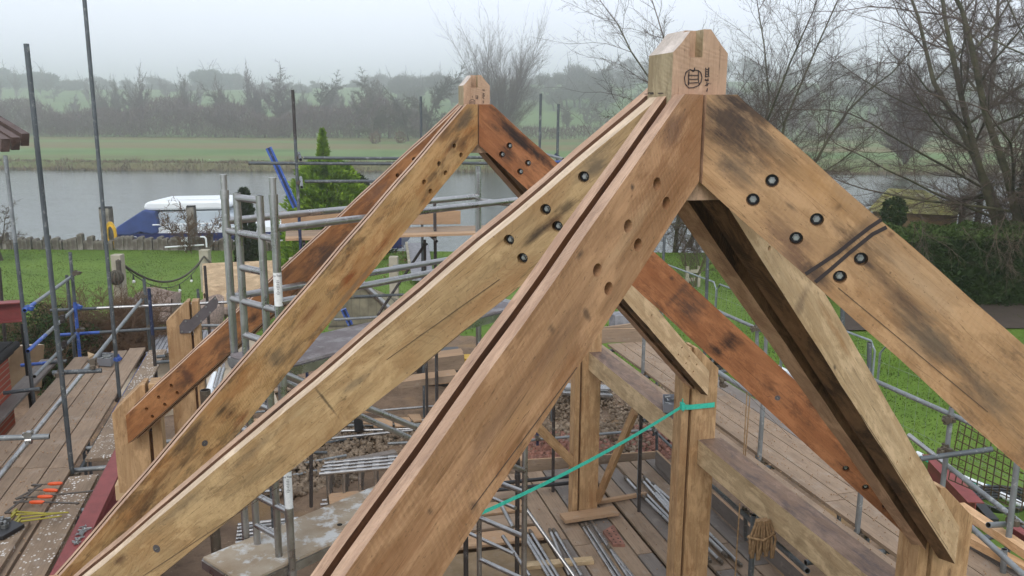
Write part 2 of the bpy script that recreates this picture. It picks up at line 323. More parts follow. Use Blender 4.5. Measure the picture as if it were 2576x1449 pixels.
# ------------------------------------------------------------ ground, river, hill
def sw(s_, w_, z=0.): return (s_*r0.x+w_*math.sin(YAW), s_*r0.y+w_*math.cos(YAW), z)   # across / away from the viewpoint
def terr(s_, w_):
    """height of the land; w_ metres away from the building, s_ metres across"""
    z = np.zeros_like(w_)
    nb = 36.2+.00*s_+np.maximum(0, s_-8)*.10
    fb = 97+1.5*np.sin(s_/17.)
    ch = np.clip((w_-nb)/.6, 0, 1)*np.clip((fb+3.0-w_)/2.8, 0, 1)
    z = z-2.0*ch
    bk = np.clip((w_-fb-2.2)/3, 0, 1)*np.clip((w_-100)/3., 0, 1)
    z = z+.12*bk*(1+.6*np.sin(s_/3.1)*np.sin(s_/1.3+w_))*np.clip((112-w_)/6, 0, 1)
    h = np.clip((w_-225)/260., 0, 1); h = h*h*(3-2*h)
    z = z+h*(19.5+2.5*np.sin(s_/140.+.6))+np.clip((w_-225)/80, 0, 1)*(1.2*np.sin(s_/33.+1)*np.sin(w_/29.)+.8*np.sin(s_/71.))
    z = z-np.clip((w_-560)/500., 0, 1)*4
    # gentle unevenness of lawn
    z = z+.03*np.sin(s_/2.7+1.)*np.sin(w_/3.3)*np.clip((34-w_)/10, 0, 1)*np.clip((w_-18)/4, 0, 1)
    return z
def tz(s_, w_): return float(terr(np.array([float(s_)]), np.array([float(w_)]))[0])
ws = np.concatenate([np.arange(-30, 34, 2.), np.arange(34, 40, .25), np.arange(40, 94, 6.), np.arange(94, 112, .5), np.arange(112, 230, 6.), np.arange(230, 620, 8.), np.arange(620, 2400, 120.)])
ss = np.concatenate([np.arange(-1600, -260, 120.), np.arange(-260, -100, 8.), np.arange(-100, 120, 2.5), np.arange(120, 300, 8.), np.arange(300, 1801, 120.)])
S_, W_2 = np.meshgrid(ss, ws); Zt = terr(S_, W_2)
Vt = np.stack([S_*r0.x+W_2*math.sin(YAW), S_*r0.y+W_2*math.cos(YAW), Zt], -1).reshape(-1, 3)
nx, ny = len(ss), len(ws); I_ = (np.arange(ny-1)[:, None]*nx+np.arange(nx-1)[None, :]).ravel()
Ft = np.stack([I_, I_+1, I_+nx+1, I_+nx], 1)
s = NT('grassland', .9, spec=.15); P = s.coord('Object', rnd=False)
sp = s.n('SeparateXYZ'); s.l(P, sp.inputs[0])
def lin(a, b): # distance away
    m_ = s.n('VectorMath', operation='DOT_PRODUCT'); s.l(P, m_.inputs[0]); m_.inputs[1].default_value = (math.sin(YAW), math.cos(YAW), 0); return m_.outputs['Value']
WD = lin(0, 0)
def wramp(stops, noise_amt=0, nscale=.2):
    r_ = s.n('MapRange'); 
    v = WD
    if noise_amt:
        nn = s.noise(P, nscale, 3); ad = s.n('Math', operation='MULTIPLY_ADD'); s.l(nn, ad.inputs[0]); ad.inputs[1].default_value = noise_amt; s.l(v, ad.inputs[2]); v = ad.outputs[0]
    s.l(v, r_.inputs[0]); r_.inputs[1].default_value = 0; r_.inputs[2].default_value = 600
    return s.ramp(r_.outputs[0], [(p/600., c) for p, c in stops])
n1 = s.noise(P, .9, 6, .65); n2 = s.noise(P, 6, 5, .7); n3 = s.noise(P, .06, 4, .6)
lawn = s.mix(s.ramp(n1, [(.3, 0.), (.7, 1.)]), (.058, .115, .014), (.100, .180, .022))
lawn = s.mix(s.mul(s.ramp(n2, [(.48, 0.), (.62, 1.)]), .6), lawn, (.036, .062, .012))
lawn = s.mix(s.ramp(s.noise(P, .32, 6, .7), [(.4, 0.), (.62, .65)]), lawn, (.135, .215, .03)); lawn = s.mix(s.ramp(s.noise(P, 2.1, 8, .75), [(.60, 0.), (.66, .75)]), lawn, (.035, .055, .014)); lawn = s.mix(s.ramp(s.noise(P, 14, 4, .7), [(.66, 0.), (.70, .6)]), lawn, (.14, .10, .05))
far = s.mix(s.ramp(n3, [(.35, 0.), (.65, 1.)]), (.085, .15, .05), (.135, .21, .075))
c = s.mix(wramp([(60, 0.), (90, 1.)]), lawn, far)
brown = wramp([(97.5, 0.), (98.5, 1.), (101.5, 1.), (105, 0.)], 4, .5); c = s.mix(brown, c, s.mix(s.noise(P, 1.2, 4), (.05, .04, .022), (.20, .155, .09)))
st = wramp([(108, 0.), (114, .5), (122, .5), (124, 0.), (142, 0.), (146, 1.), (168, .9), (172, .1), (180, .1), (195, .9), (204, .8), (214, 0.)], 12, .05); c = s.mix(st, c, s.mix(n1, (.12, .105, .05), (.24, .17, .09)))
mow = s.n('TexWave', wave_type='BANDS', bands_direction='Y'); 
mpn = s.n('Mapping'); s.l(P, mpn.inputs[0]); mpn.inputs['Rotation'].default_value = (0, 0, YAW); s.l(mpn.outputs[0], mow.inputs['Vector']); mow.inputs['Scale'].default_value = .017; mow.inputs['Distortion'].default_value = 1.5
c = s.mix(s.mul(mow.outputs['Fac'], .35), c, (.15, .22, .06))
s.base(c).bump(n2, .05, .6)
ground = np_mesh('ground', Vt, Ft, s.mat, smooth=True); tag(ground, kind='structure')
# river
s = NT('river_water', .08, spec=.5); P = s.coord('Object', rnd=False)
s.base((.05, .065, .055)); s.b.inputs['IOR'].default_value = 1.33
mp_ = s.n('Mapping'); s.l(P, mp_.inputs[0]); mp_.inputs['Rotation'].default_value = (0, 0, YAW); mp_.inputs['Scale'].default_value = (.5, 1.6, 1)
wn = s.noise(mp_.outputs[0], 1.4, 5, .6); wn2 = s.noise(mp_.outputs[0], .25, 3, .5)
ad = s.n('Math', operation='ADD'); s.l(wn, ad.inputs[0]); s.l(wn2, ad.inputs[1]); s.bump(ad.outputs[0], .09, .35)
mb = MB(); a = [sw(-1500, 33, -.75), sw(1700, 33, -.75), sw(1700, 103, -.75), sw(-1500, 103, -.75)]; mb.add(a, [(0, 1, 2, 3)])
tag(mb.build('river', s.mat), kind='structure')
# muddy building site laid over the lawn
def site_edge(x, y):   # 1 inside
    yl = 20.5 if x < -1 else (21.3 if x > .5 else 20.5+(x+1)*.5)
    d = max(-9-x, x-8.2+max(0, (y-13.5)*.45), y-yl+.5*math.sin(x*1.3), -3-y)
    return d
s = NT('site_mud', .85, spec=.25); P = s.coord('Object', rnd=False)
n1 = s.noise(P, 1.1, 6, .65); n2 = s.noise(P, 9, 6, .7); n3 = s.noise(P, 30, 3, .6)
c = s.mix(s.ramp(n1, [(.35, 0.), (.65, 1.)]), srgb(98, 80, 64), srgb(132, 110, 90)); c = s.mix(s.mul(s.ramp(n2, [(.5, 0.), (.7, 1.)]), .6), c, srgb(72, 56, 42))
c = s.mix(s.ramp(n3, [(.68, 0.), (.72, .7)]), c, srgb(186, 170, 150)); c = s.mix(s.mul(s.ramp(s.noise(P, .55, 3), [(.55, 0.), (.66, 1.)]), .6), c, srgb(138, 110, 70))
s.base(c).bump(n2, .04, .7); M['mud'] = s.mat
gx, gy = np.meshgrid(np.arange(-9, 9.01, .16), np.arange(-3, 22.5, .16)); rng = np.random.RandomState(3)
edge = np.vectorize(site_edge)(gx, gy)
zz = .02+.03*rng.rand(*gx.shape)+.05*np.sin(gx*2.1+.5)*np.sin(gy*1.7)+.04*np.sin(gx*5.3)*np.sin(gy*4.1+1)
zz = np.maximum(zz+.03, .012)*np.clip(-edge/.8, 0, 1)-np.clip(edge*2, 0, .25)-.012*(edge > -.02)
Vm = np.stack([gx, gy, zz], -1).reshape(-1, 3); nx, ny = gx.shape[1], gx.shape[0]; I_ = (np.arange(ny-1)[:, None]*nx+np.arange(nx-1)[None, :]).ravel()
tag(np_mesh('site_ground', Vm, np.stack([I_, I_+1, I_+nx+1, I_+nx], 1), M['mud'], smooth=True), kind='structure')

# ------------------------------------------------------------ trees
def twig_mat(name, c1, c2, sc_=1.):
    s = NT(name, .9, spec=.1); P = s.coord('Object', rnd=False); s.base(s.mix(s.ramp(s.noise(P, sc_, 3), [(.35, 0.), (.65, 1.)]), c1, c2)); return s.mat
M['bark'] = twig_mat('bark_grey_brown', (.05, .042, .034), (.095, .08, .062), 3)
M['ptrunk'] = twig_mat('pale_trunk', (.16, .15, .13), (.26, .245, .21), 2)
M['bark_green'] = twig_mat('bark_mossy', (.055, .055, .03), (.11, .10, .055), 3)
M['twig'] = twig_mat('twigs_brown', (.075, .055, .045), (.13, .095, .075))
M['twig_purple'] = twig_mat('twigs_purple', (.085, .058, .055), (.135, .095, .09))
M['twig_pale'] = twig_mat('twigs_pale', (.12, .105, .075), (.19, .165, .12))
M['twig_far'] = twig_mat('twigs_far', (.075, .075, .055), (.125, .11, .08), .3)
M['needle'] = twig_mat('conifer_needles', (.02, .04, .018), (.045, .075, .03), .6)
M['cypress'] = twig_mat('golden_cypress', (.085, .17, .015), (.23, .34, .035), 2.2)
M['darkleaf'] = twig_mat('dark_leaves', (.014, .028, .010), (.04, .065, .022), 1.5)
M['ivy'] = twig_mat('ivy', (.012, .03, .01), (.035, .06, .02), 2)
M['bramble'] = twig_mat('bramble_stems', (.10, .062, .04), (.17, .11, .07), 2)
class Tree:
    def __init__(s, seed): s.r = random.Random(seed); s.V = []; s.F = []; s.tv = []; s.tf = []
    def seg(s, p, q, r1, r2, n=4, thick=True):
        V, Fc = (s.V, s.F) if thick else (s.tv, s.tf)
        d = (q-p); L = d.length
        if L < 1e-5: return
        d = d/L; a = Vector((0, 0, 1)) if abs(d.z) < .9 else Vector((1, 0, 0)); x = d.cross(a).normalized(); y = d.cross(x); o = len(V)
        for j in range(n):
            t = 6.2832*j/n; e = x*math.cos(t)+y*math.sin(t); V.append(p+e*r1); V.append(q+e*r2)
        for j in range(n):
            k = (j+1) % n; Fc.append((o+2*j, o+2*k, o+2*k+1, o+2*j+1))
    def grow(s, p, d, L, r_, lev, maxlev, P):
        n = P.get('nseg', 4) if lev < maxlev else 2; rr = r_; q = p; step = L/n
        for i in range(n):
            up_ = P['up'][min(lev, len(P['up'])-1)]
            d = (d+Vector((s.r.gauss(0, 1), s.r.gauss(0, 1), s.r.gauss(0, 1)))*P['wob']*(1+lev*.25)+Vector((0, 0, up_))).normalized()
            e = q+d*step; r2 = rr*P.get('tap', .84); thick = lev <= P.get('thick', 1)
            s.seg(q, e, rr, r2, 7 if lev == 0 else (5 if lev == 1 else 3), thick); q0 = q; q = e; rr = r2
            if lev < maxlev and (lev > 0 or i >= P.get('first', 1)):
                kk = P['kids'][min(lev, len(P['kids'])-1)]; kk = int(kk)+(1 if s.r.random() < kk-int(kk) else 0)
                for _ in range(kk):
                    a = R(s.r.uniform(*P['ang'][min(lev, len(P['ang'])-1)])); t = s.r.uniform(0, 6.2832)
                    ax = Vector((0, 0, 1)) if abs(d.z) < .9 else Vector((1, 0, 0)); x = d.cross(ax).normalized(); y = d.cross(x)
                    nd = d*math.cos(a)+(x*math.cos(t)+y*math.sin(t))*math.sin(a)
                    f = s.r.uniform(.1, 1); s.grow(q0.lerp(q, f), nd.normalized(), L*P['len'][min(lev, len(P['len'])-1)]*s.r.uniform(.7, 1.15)*(1-.35*i/n), max(rr*P.get('cr', .55), P['rmin']), lev+1, maxlev, P)
        if lev < maxlev: s.grow(q, d, L*.62, rr, lev+1, maxlev, P)
    def _x(s): pass
    def meshes(s, nm, bark, twig, root):
        for name, V, Fc, m_ in (('trunk', s.V, s.F, bark), ('crown', s.tv, s.tf, twig)):
            if V: np_mesh(name, np.array([tuple(v) for v in V]), np.array(Fc), m_, root)
def bare(name, seed, H, P, bark, twig, label=None, cat='tree', group=None, stems=1, lev=4, lean=0, spread=.38):
    t = Tree(seed); root = empty(name, (0, 0, 0), label, cat, group)
    for k in range(stems):
        a = 6.28*k/stems+t.r.uniform(-.5, .5); sp_ = (spread if stems > 1 else .03)*t.r.uniform(.6, 1.2)
        t.grow(Vector((0, 0, -.3)), Vector((math.cos(a)*sp_+lean, math.sin(a)*sp_, 1)).normalized(), H*P.get('trunkf', .55), H*P.get('rad', .018)/(1+.4*(stems > 1)), 0, lev, P)
    t.meshes(name, bark, twig, root); return root
def place(o, p, s_=1., rz=0., label=None, group=None):
    o.location = p; o.scale = (s_, s_, s_*random.uniform(.92, 1.08)) if not isinstance(s_, tuple) else s_; o.rotation_euler = (0, 0, rz)
    if label: o['label'] = label
    if group: o['group'] = group
    return o
OAKP = dict(up=[.03, .02, .0, .02], wob=.16, kids=[1.6, 2.1, 2.0, 1.7], ang=[(35, 75), (30, 65), (25, 60)], len=[.62, .55, .5, .45], rmin=.012, thick=1, first=1, trunkf=.62, rad=.022)
WILLP = dict(up=[.06, .10, .10, .08], wob=.08, kids=[2.4, 2.2, 2.0, 1.6], ang=[(18, 42), (18, 40), (18, 42)], len=[.62, .58, .5, .42], rmin=.018, thick=1, first=0, trunkf=.58, rad=.016)
BEECHP = dict(up=[.02, -.02, -.04, .02], wob=.13, kids=[2.2, 2.4, 2.3, 1.8], ang=[(45, 85), (30, 60), (25, 55)], len=[.85, .55, .5, .42], rmin=.012, thick=1, first=0, trunkf=.7, rad=.022)
def pl(px, py_base, w_, dz=0):        # a point on the land: distance w_, under photo column px
    d = ray(px, 724.5); k = w_/(d.x*math.sin(YAW)+d.y*math.cos(YAW)); x, y = d.x*k, d.y*k; s_ = x*r0.x+y*r0.y
    return (x, y, tz(s_, w_)-.1+dz)
def hpx(w_, px): return px*w_/FPX
# --- near and middle-distance bare trees
FAN = dict(up=[.02, .07, .09, .08], wob=.07, kids=[3.0, 3.2, 2.4, 1.8], ang=[(14, 34), (16, 38), (18, 42)], len=[.55, .5, .45, .42], rmin=.018, thick=0, first=0, trunkf=.95, rad=.011, cr=.5)
Tw = bare('bare_tree', 11, 22, FAN, M['bark'], M['twig'], 'tall bare fan-shaped tree rising behind the far king post', lev=3, stems=9)
place(Tw, pl(1262, 0, 172), .68, 1.0)
To1 = bare('bare_tree', 5, 9, dict(OAKP, kids=[2, 2.4, 2.2, 1.8], rmin=.03), M['bark'], M['twig'], 'small bare oak with short trunk standing alone on the green slope', lev=4)
place(To1, pl(1415, 0, 250, 0), 1.1, .3)
to2 = copy_tree(To1); place(to2, pl(1472, 0, 262), .95, 2.2, 'smaller bare oak behind and right of the lone oak on the slope')
NEARP = dict(up=[.04, .05, .06, .05], wob=.11, kids=[2.1, 2.5, 2.3, 1.9], ang=[(24, 52), (22, 50), (20, 50)], len=[.55, .5, .45, .42], rmin=.0048, thick=1, first=0, trunkf=.72, rad=.013, cr=.5)
Tn = bare('bare_tree', 21, 15, NEARP, M['bark_green'], M['twig'], 'large bare tree spreading behind the nearest king post', lev=4, stems=5)
place(Tn, pl(1850, 0, 37.2), .80, .6)
Tn2 = bare('bare_tree', 31, 10.5, dict(NEARP, ang=[(35, 65), (28, 58), (25, 55)]), M['bark_green'], M['twig'], 'smaller bare tree reaching left of the nearest king post', lev=4, stems=1)
place(Tn2, pl(1690, 0, 38.5), .95, 2.0)
Tm = bare('bare_tree', 41, 15, dict(WILLP, ang=[(25, 55), (22, 50), (20, 50)], kids=[2.4, 2.4, 2.2, 1.6], rmin=.02), M['bark'], M['twig_purple'], 'multi-stemmed bare tree on the far bank with a purplish crown', lev=4, stems=3)
place(Tm, pl(2245, 0, 103), .80, 0.4)
Tb = bare('beech_tree', 53, 15, dict(BEECHP, rmin=.0045, kids=[1.8, 2.5, 2.4, 2.0], len=[.60, .5, .46, .42], wob=.09, up=[.0, .02, -.01, .02], cr=.5, trunkf=.62, rad=.017), M['bark_green'], M['twig'], 'huge bare beech with drooping twigs at the right edge', lev=4, stems=6, spread=.75)
place(Tb, pl(2590, 0, 31), 1.05, 0.)
Tg = bare('bare_tree', 61, 16, dict(OAKP, wob=.05, first=2, rad=.03), M['ptrunk'] if 'ptrunk' in M else M['bark'], M['twig_pale'], 'bare tree with thick pale grey trunk at the river edge', lev=4)
place(Tg, pl(2400, 0, 41, -.3), .8, 0.8)
# ivy wrapped round the beech foot
def leafball(name, c_, rad, n, size, mat, seed=1, squash=1., parent=None, shape=None, inner=.55):
    rg = np.random.RandomState(seed); u_ = rg.normal(size=(n, 3)); u_ /= np.linalg.norm(u_, axis=1)[:, None]; rr_ = rg.uniform(inner, 1, n)**.6
    lump = 1+.14*np.sin(u_[:, 0]*5+seed)*np.cos(u_[:, 1]*4.3)+.10*np.sin(u_[:, 2]*8+u_[:, 0]*6)
    P_ = u_*(rr_*lump)[:, None]*np.array(rad)
    if shape is not None: P_ = shape(P_, rg)
    a = rg.normal(size=(n, 3)); b = rg.normal(size=(n, 3)); a /= np.linalg.norm(a, axis=1)[:, None]; b /= np.linalg.norm(b, axis=1)[:, None]
    sz = size*rg.uniform(.5, 1.3, n)[:, None]; V = np.stack([P_-a*sz, P_+b*sz*.5, P_+a*sz, P_-b*sz*.5], 1).reshape(-1, 3)+np.array(c_)
    Fc = np.arange(4*n).reshape(n, 4); return np_mesh(name, V, Fc, mat, parent)
ib = pl(2565, 0, 31); iv = leafball('ivy', (0, 0, 2.6), (.8, .8, 3.4), 9000, .11, M['ivy'], 5, parent=Tb, inner=.3)
# --- conifers on the near lawn
def cone(name, p, H, rad, n, size, mat, label, seed=1, spire=0, cat='conifer', pw=.8, trunk=True, group=None):
    root = empty(name, p, label, cat, group); rg = np.random.RandomState(seed)
    h = rg.uniform(0, 1, n)**1.25*H; rr_ = rad*np.power(1-h/H, pw)
    ph = rg.uniform(0, 6.283, n); fr_ = rg.uniform(.45, 1.0, n)**.5*(1+.16*np.sin(ph*7+h*3)+.14*np.sin(h*9/H*6+ph*3)+.10*np.sin(ph*13-h*5))
    Pn = np.stack([np.cos(ph)*rr_*fr_, np.sin(ph)*rr_*fr_, h+.1], 1)
    out = np.stack([np.cos(ph), np.sin(ph), np.full(n, .75)], 1)+rg.normal(size=(n, 3))*.3; out /= np.linalg.norm(out, axis=1)[:, None]
    sd_ = np.cross(out, rg.normal(size=(n, 3))); sd_ /= np.linalg.norm(sd_, axis=1)[:, None]; sz = size*rg.uniform(.6, 1.4, n)[:, None]
    V = np.stack([Pn-out*sz*.4, Pn+sd_*sz*.35, Pn+out*sz, Pn-sd_*sz*.35], 1).reshape(-1, 3)
    np_mesh('crown', V, np.arange(4*n).reshape(n, 4), mat, root)
    if trunk: t = MB(); t.tube([(0, 0, -.2), (0, 0, H*.5), (0, 0, H*.97)], [rad*.09, rad*.05, .01], 8); o = t.build('trunk', M['bark']); o.parent = root; o.matrix_local = Matrix()
    return root
cone('golden_cypress', pl(832, 0, 33), 4.0, 1.72, 20000, .13, M['cypress'], 'broad bright green cypress behind the guard rails', 3, pw=.27)
cone('golden_cypress', pl(826, 0, 33.8), 5.15, .62, 5000, .12, M['cypress'], 'pointed pale green top of a taller cypress behind the broad one', 4, pw=.7)
cone('dark_conifer', pl(905, 0, 35), 3.3, 1.2, 6000, .14, M['darkleaf'], 'dark evergreen bush beside the bright cypress', 7, pw=.5)
cone('columnar_yew', pl(627, 0, 32.5), 2.95, .42, 7000, .10, M['darkleaf'], 'narrow dark green column shaped shrub behind the ladder frame', 9, pw=.35)
# --- far woods: prototypes shared by many copies
FARP = dict(OAKP, rmin=.028, thick=0, kids=[2.2, 2.6, 2.4], wob=.12, nseg=4)
protoA = [bare('bare_tree', 100+k, 12, dict(FARP if k % 2 else dict(WILLP, rmin=.028, thick=0)), M['bark'], [M['twig_far'], M['twig_purple'], M['twig']][k % 3], 'bare tree of the wooded belt beyond the far field', 'tree', 'bare trees in the belt beyond the far field', lev=4) for k in range(5)]
used = set()
def put(proto, p, s_, rz, label, group):
    if proto.as_pointer() in used: proto = copy_tree(proto)
    else: used.add(proto.as_pointer())
    return place(proto, p, s_, rz, label, group)
rt_ = random.Random(4)
for i in range(30):       # belt between far field and slope
    px = -40+i*37+rt_.uniform(-16, 16)
    big = (.62 if px < 250 else .85)+.45*(300 < px < 1010)*rt_.random()
    put(protoA[i % 5], pl(px, 0, rt_.uniform(203, 235)), big*.95, rt_.uniform(0, 6), 'bare tree of the wooded belt beyond the far field', 'bare trees in the belt beyond the far field')
for i in range(26):       # single trees scattered over the slope
    px = (150+i*42 if i < 22 else 20+(i-22)*45)+rt_.uniform(-18, 18); wd = rt_.uniform(240, 380) if i < 22 else rt_.uniform(330, 400)
    put(protoA[(i*3) % 5], pl(px, 0, wd), rt_.uniform(.65, .95), rt_.uniform(0, 6), 'single hazy bare tree standing on the green slope behind the belt', 'single trees on the green slope')
protoD = []
for k in range(5):
    rootd = empty('hazy_tree', (0, 0, 0), 'hazy tree on the skyline of the hill', 'tree', 'hazy trees on the hill skyline'); rg = np.random.RandomState(70+k); Ps = []
    for c_ in range(9):
        a = rg.uniform(0, 6.28); rr_ = rg.uniform(.5, 3.6); hh = rg.uniform(3.5, 10.5-rr_*.7); cr_ = rg.uniform(1.5, 3.0); m_ = 520
        u_ = rg.normal(size=(m_, 3)); u_ /= np.linalg.norm(u_, axis=1)[:, None]; Ps.append(u_*cr_*(rg.rand(m_)**.4)[:, None]*np.array([1.1, 1.1, .8])+np.array([math.cos(a)*rr_, math.sin(a)*rr_, hh]))
    Ps = np.concatenate(Ps); n = len(Ps); dr = Ps-np.array([0, 0, 3.]); dr = dr/np.linalg.norm(dr, axis=1)[:, None]+rg.normal(size=(n, 3))*.35; dr /= np.linalg.norm(dr, axis=1)[:, None]
    sd_ = np.cross(dr, rg.normal(size=(n, 3))); sd_ /= np.linalg.norm(sd_, axis=1)[:, None]; L_ = rg.uniform(.5, 1.4, n)[:, None]; wd_ = .07 if k < 3 else .14
    V = np.stack([Ps-sd_*wd_, Ps+sd_*wd_, Ps+dr*L_], 1).reshape(-1, 3); np_mesh('crown', V, np.arange(3*n).reshape(n, 3), M['twig_far'] if k < 3 else M['needle'], rootd)
    t = Tree(80+k); t.grow(Vector((0, 0, -.5)), Vector((0, 0, 1)), 8, .38, 0, 2, dict(OAKP, thick=9, rmin=.05)); np_mesh('trunk', np.array([tuple(v) for v in t.V]), np.array(t.F), M['bark'], rootd); protoD.append(rootd)
for i in range(150):      # skyline rows on the hill
    px = -80+(i % 75)*23+rt_.uniform(-10, 10); wd = (430+rt_.uniform(-15, 60)) if i < 75 else (500+rt_.uniform(0, 200))
    hh = .5+.38*rt_.random()+(.1 if i > 74 else 0)+(.35 if px < 180 else 0)+(.65 if 535 < px < 610 else 0)
    if 690 < px < 900: hh *= .75
    put(protoD[(i*7) % 3 if px > 200 and not 535 < px < 610 else 3+i % 2], pl(px, 0, wd, -1.8), (hh*1.25, hh*1.25, hh*.95), rt_.uniform(0, 6), 'hazy tree on the skyline of the hill', 'hazy trees on the hill skyline')
for i in range(74):       # right-hand wood behind the trusses
    px = 1000+(i % 37)*46+15*(i//37)+rt_.uniform(-12, 12)
    if px < 1560: wd, hh = 330+rt_.uniform(0, 60), .7+.35*rt_.random()+(.35 if 1420 < px < 1510 else 0)
    else: wd, hh = (275+rt_.uniform(0, 50), .8+.3*rt_.random()) if i < 37 else (400+rt_.uniform(0, 90), 1.0+.3*rt_.random())
    put(protoD[i % 3], pl(px, 0, wd), hh, rt_.uniform(0, 6), 'greyish bare-looking tree of the wood behind the trusses', 'trees of the wood behind the trusses')
for i in range(22):
    px = 1640+i*46+rt_.uniform(-15, 15)
    put(protoA[i % 5], pl(px, 0, rt_.uniform(205, 250)), .62+.2*rt_.random(), rt_.uniform(0, 6), 'bare tree of the purple-brown wood beyond the river on the right', 'bare trees beyond the river on the right')
for px, wd, sc2, lb in ((1075, 176, 1.15, 'twisted dark oak left of the far truss'), (1035, 182, .85, 'reddish bare tree left of the twisted oak'), (945, 178, 1.05, 'pale green bare tree at the left end of the field edge'), (1465, 300, 1.5, 'big round-headed bare tree above the wood right of the far truss')):
    put(protoA[3], pl(px, 0, wd), sc2*(1 if wd < 250 else 1.2), px, lb, None)
for px, wd, lb in ((955, 166, 'small russet sapling at the edge of the field'), (1015, 168, 'tiny russet bush by the field edge'), (1545, 170, 'small brown bush on the field edge between the trusses')):
    rootd = empty('russet_shrub', pl(px, 0, wd), lb, 'shrub'); leafball('foliage', (0, 0, 1.1), (1.1, 1.1, 1.3), 420, .2, M['bramble'], px, parent=rootd)
for px, w_ in ((100, 300), (290, 300), (440, 330)):
    rootd = empty('round_bush', pl(px, 0, w_), 'small dark bush on the green slope, %s' % {100: 'far left', 290: 'between the two tall poles', 440: 'right of the tall poles'}[px], 'shrub'); leafball('foliage', (0, 0, 1.7), (2.2, 2.2, 2.2), 600, .35, M['twig_purple'], px, parent=rootd)
# thicket along the far field edge: a mass nobody could count
rg = np.random.RandomState(8); n = 52000
px_s = rg.uniform(-1, 1, n); s_ = np.where(rg.rand(n) < .72, rg.uniform(-125, -20, n), rg.uniform(-20, 150, n)); hmax = np.where(s_ < -18, 6.6, np.where(s_ < 20, 2.2, 4.5))*(1+.22*np.sin(s_/7.)+.16*np.sin(s_/2.6+1))
w_ = rg.uniform(196, 206, n); h = rg.rand(n)**.8*hmax; b = np.stack([s_*r0.x+w_*math.sin(YAW), s_*r0.y+w_*math.cos(YAW), h], 1)
dr = np.stack([rg.normal(0, .45, n), rg.normal(0, .45, n), rg.uniform(.4, 1.2, n)], 1); dr /= np.linalg.norm(dr, axis=1)[:, None]; sd_ = np.cross(dr, rg.normal(size=(n, 3))); sd_ /= np.linalg.norm(sd_, axis=1)[:, None]
L_ = rg.uniform(.6, 1.6, n)[:, None]; V = np.stack([b-sd_*.07, b+sd_*.07, b+dr*L_], 1).reshape(-1, 3)
tag(np_mesh('thicket', V, np.arange(3*n).reshape(n, 3), M['twig_purple'], midx=None), kind='stuff')
# reeds on the far bank
n = 26000; s_ = rg.uniform(-80, 120, n); w_ = rg.uniform(96.6, 101.5, n); tuft = .5+.5*np.sin(s_*1.3)*np.sin(s_*.37+2)
zb_ = terr(s_, w_); b = np.stack([s_*r0.x+w_*math.sin(YAW), s_*r0.y+w_*math.cos(YAW), np.maximum(zb_, -.75)], 1)
dr = np.stack([rg.normal(0, .35, n), rg.normal(0, .35, n), np.ones(n)], 1); sd_ = np.stack([rg.normal(size=n), rg.normal(size=n), np.zeros(n)], 1); sd_ /= np.linalg.norm(sd_, axis=1)[:, None]
L_ = (.15+.55*tuft*rg.rand(n))[:, None]; V = np.stack([b-sd_*.045, b+sd_*.045, b+dr*L_], 1).reshape(-1, 3)
M['reed'] = twig_mat('reeds', (.085, .065, .04), (.21, .165, .10), 1.5)
tag(np_mesh('reeds', V, np.arange(3*n).reshape(n, 3), M['reed']), kind='stuff')
n = 190000; lw = rg.uniform(13, 36, n); ls = np.where(rg.rand(n) < .35, rg.uniform(-22, -1, n), rg.uniform(2, 26, n)); gx_ = ls*r0.x+lw*math.sin(YAW); gy_ = ls*r0.y+lw*math.cos(YAW)
keep = np.array([site_edge(a, c_) > .05 for a, c_ in zip(gx_, gy_)]) & ~((gx_ > -9) & (gx_ < 2) & (gy_ < 22)); gx_, gy_, lw, ls = gx_[keep], gy_[keep], lw[keep], ls[keep]; n = len(gx_)
pt_ = .5+.5*np.sin(gx_*1.7+np.sin(gy_*1.3)*2)*np.sin(gy_*1.1+gx_*.4); bz = terr(ls, lw); b = np.stack([gx_, gy_, bz], 1); dr = np.stack([rg.normal(0, .5, n), rg.normal(0, .5, n), np.ones(n)], 1); sd_ = np.stack([rg.normal(size=n), rg.normal(size=n), np.zeros(n)], 1); sd_ /= np.linalg.norm(sd_, axis=1)[:, None]
L_ = (.015+.055*pt_**1.5*rg.rand(n))[:, None]; V = np.stack([b-sd_*.014, b+sd_*.014, b+dr*L_], 1).reshape(-1, 3); M['blade'] = twig_mat('grass_blades', (.045, .075, .014), (.115, .165, .03), 1.3)
tag(np_mesh('grass', V, np.arange(3*n).reshape(n, 3), M['blade']), kind='stuff')
# air: pale even mist over the whole valley
hz = MB(); a = [sw(-1590, -28, -4), sw(1790, -28, -4), sw(1790, 2300, -4), sw(-1590, 2300, -4)]; hz.prism(a, (0, 0, 56))
s = bpy.data.materials.new('mist'); s.use_nodes = True; t_ = s.node_tree; t_.nodes.remove(t_.nodes['Principled BSDF']); pv = t_.nodes.new('ShaderNodeVolumePrincipled')
pv.inputs['Color'].default_value = (.985, .993, 1, 1); pv.inputs['Density'].default_value = .0021; pv.inputs['Anisotropy'].default_value = .85
t_.links.new(pv.outputs[0], t_.nodes['Material Output'].inputs['Volume'])
tag(hz.build('haze', s), kind='stuff')
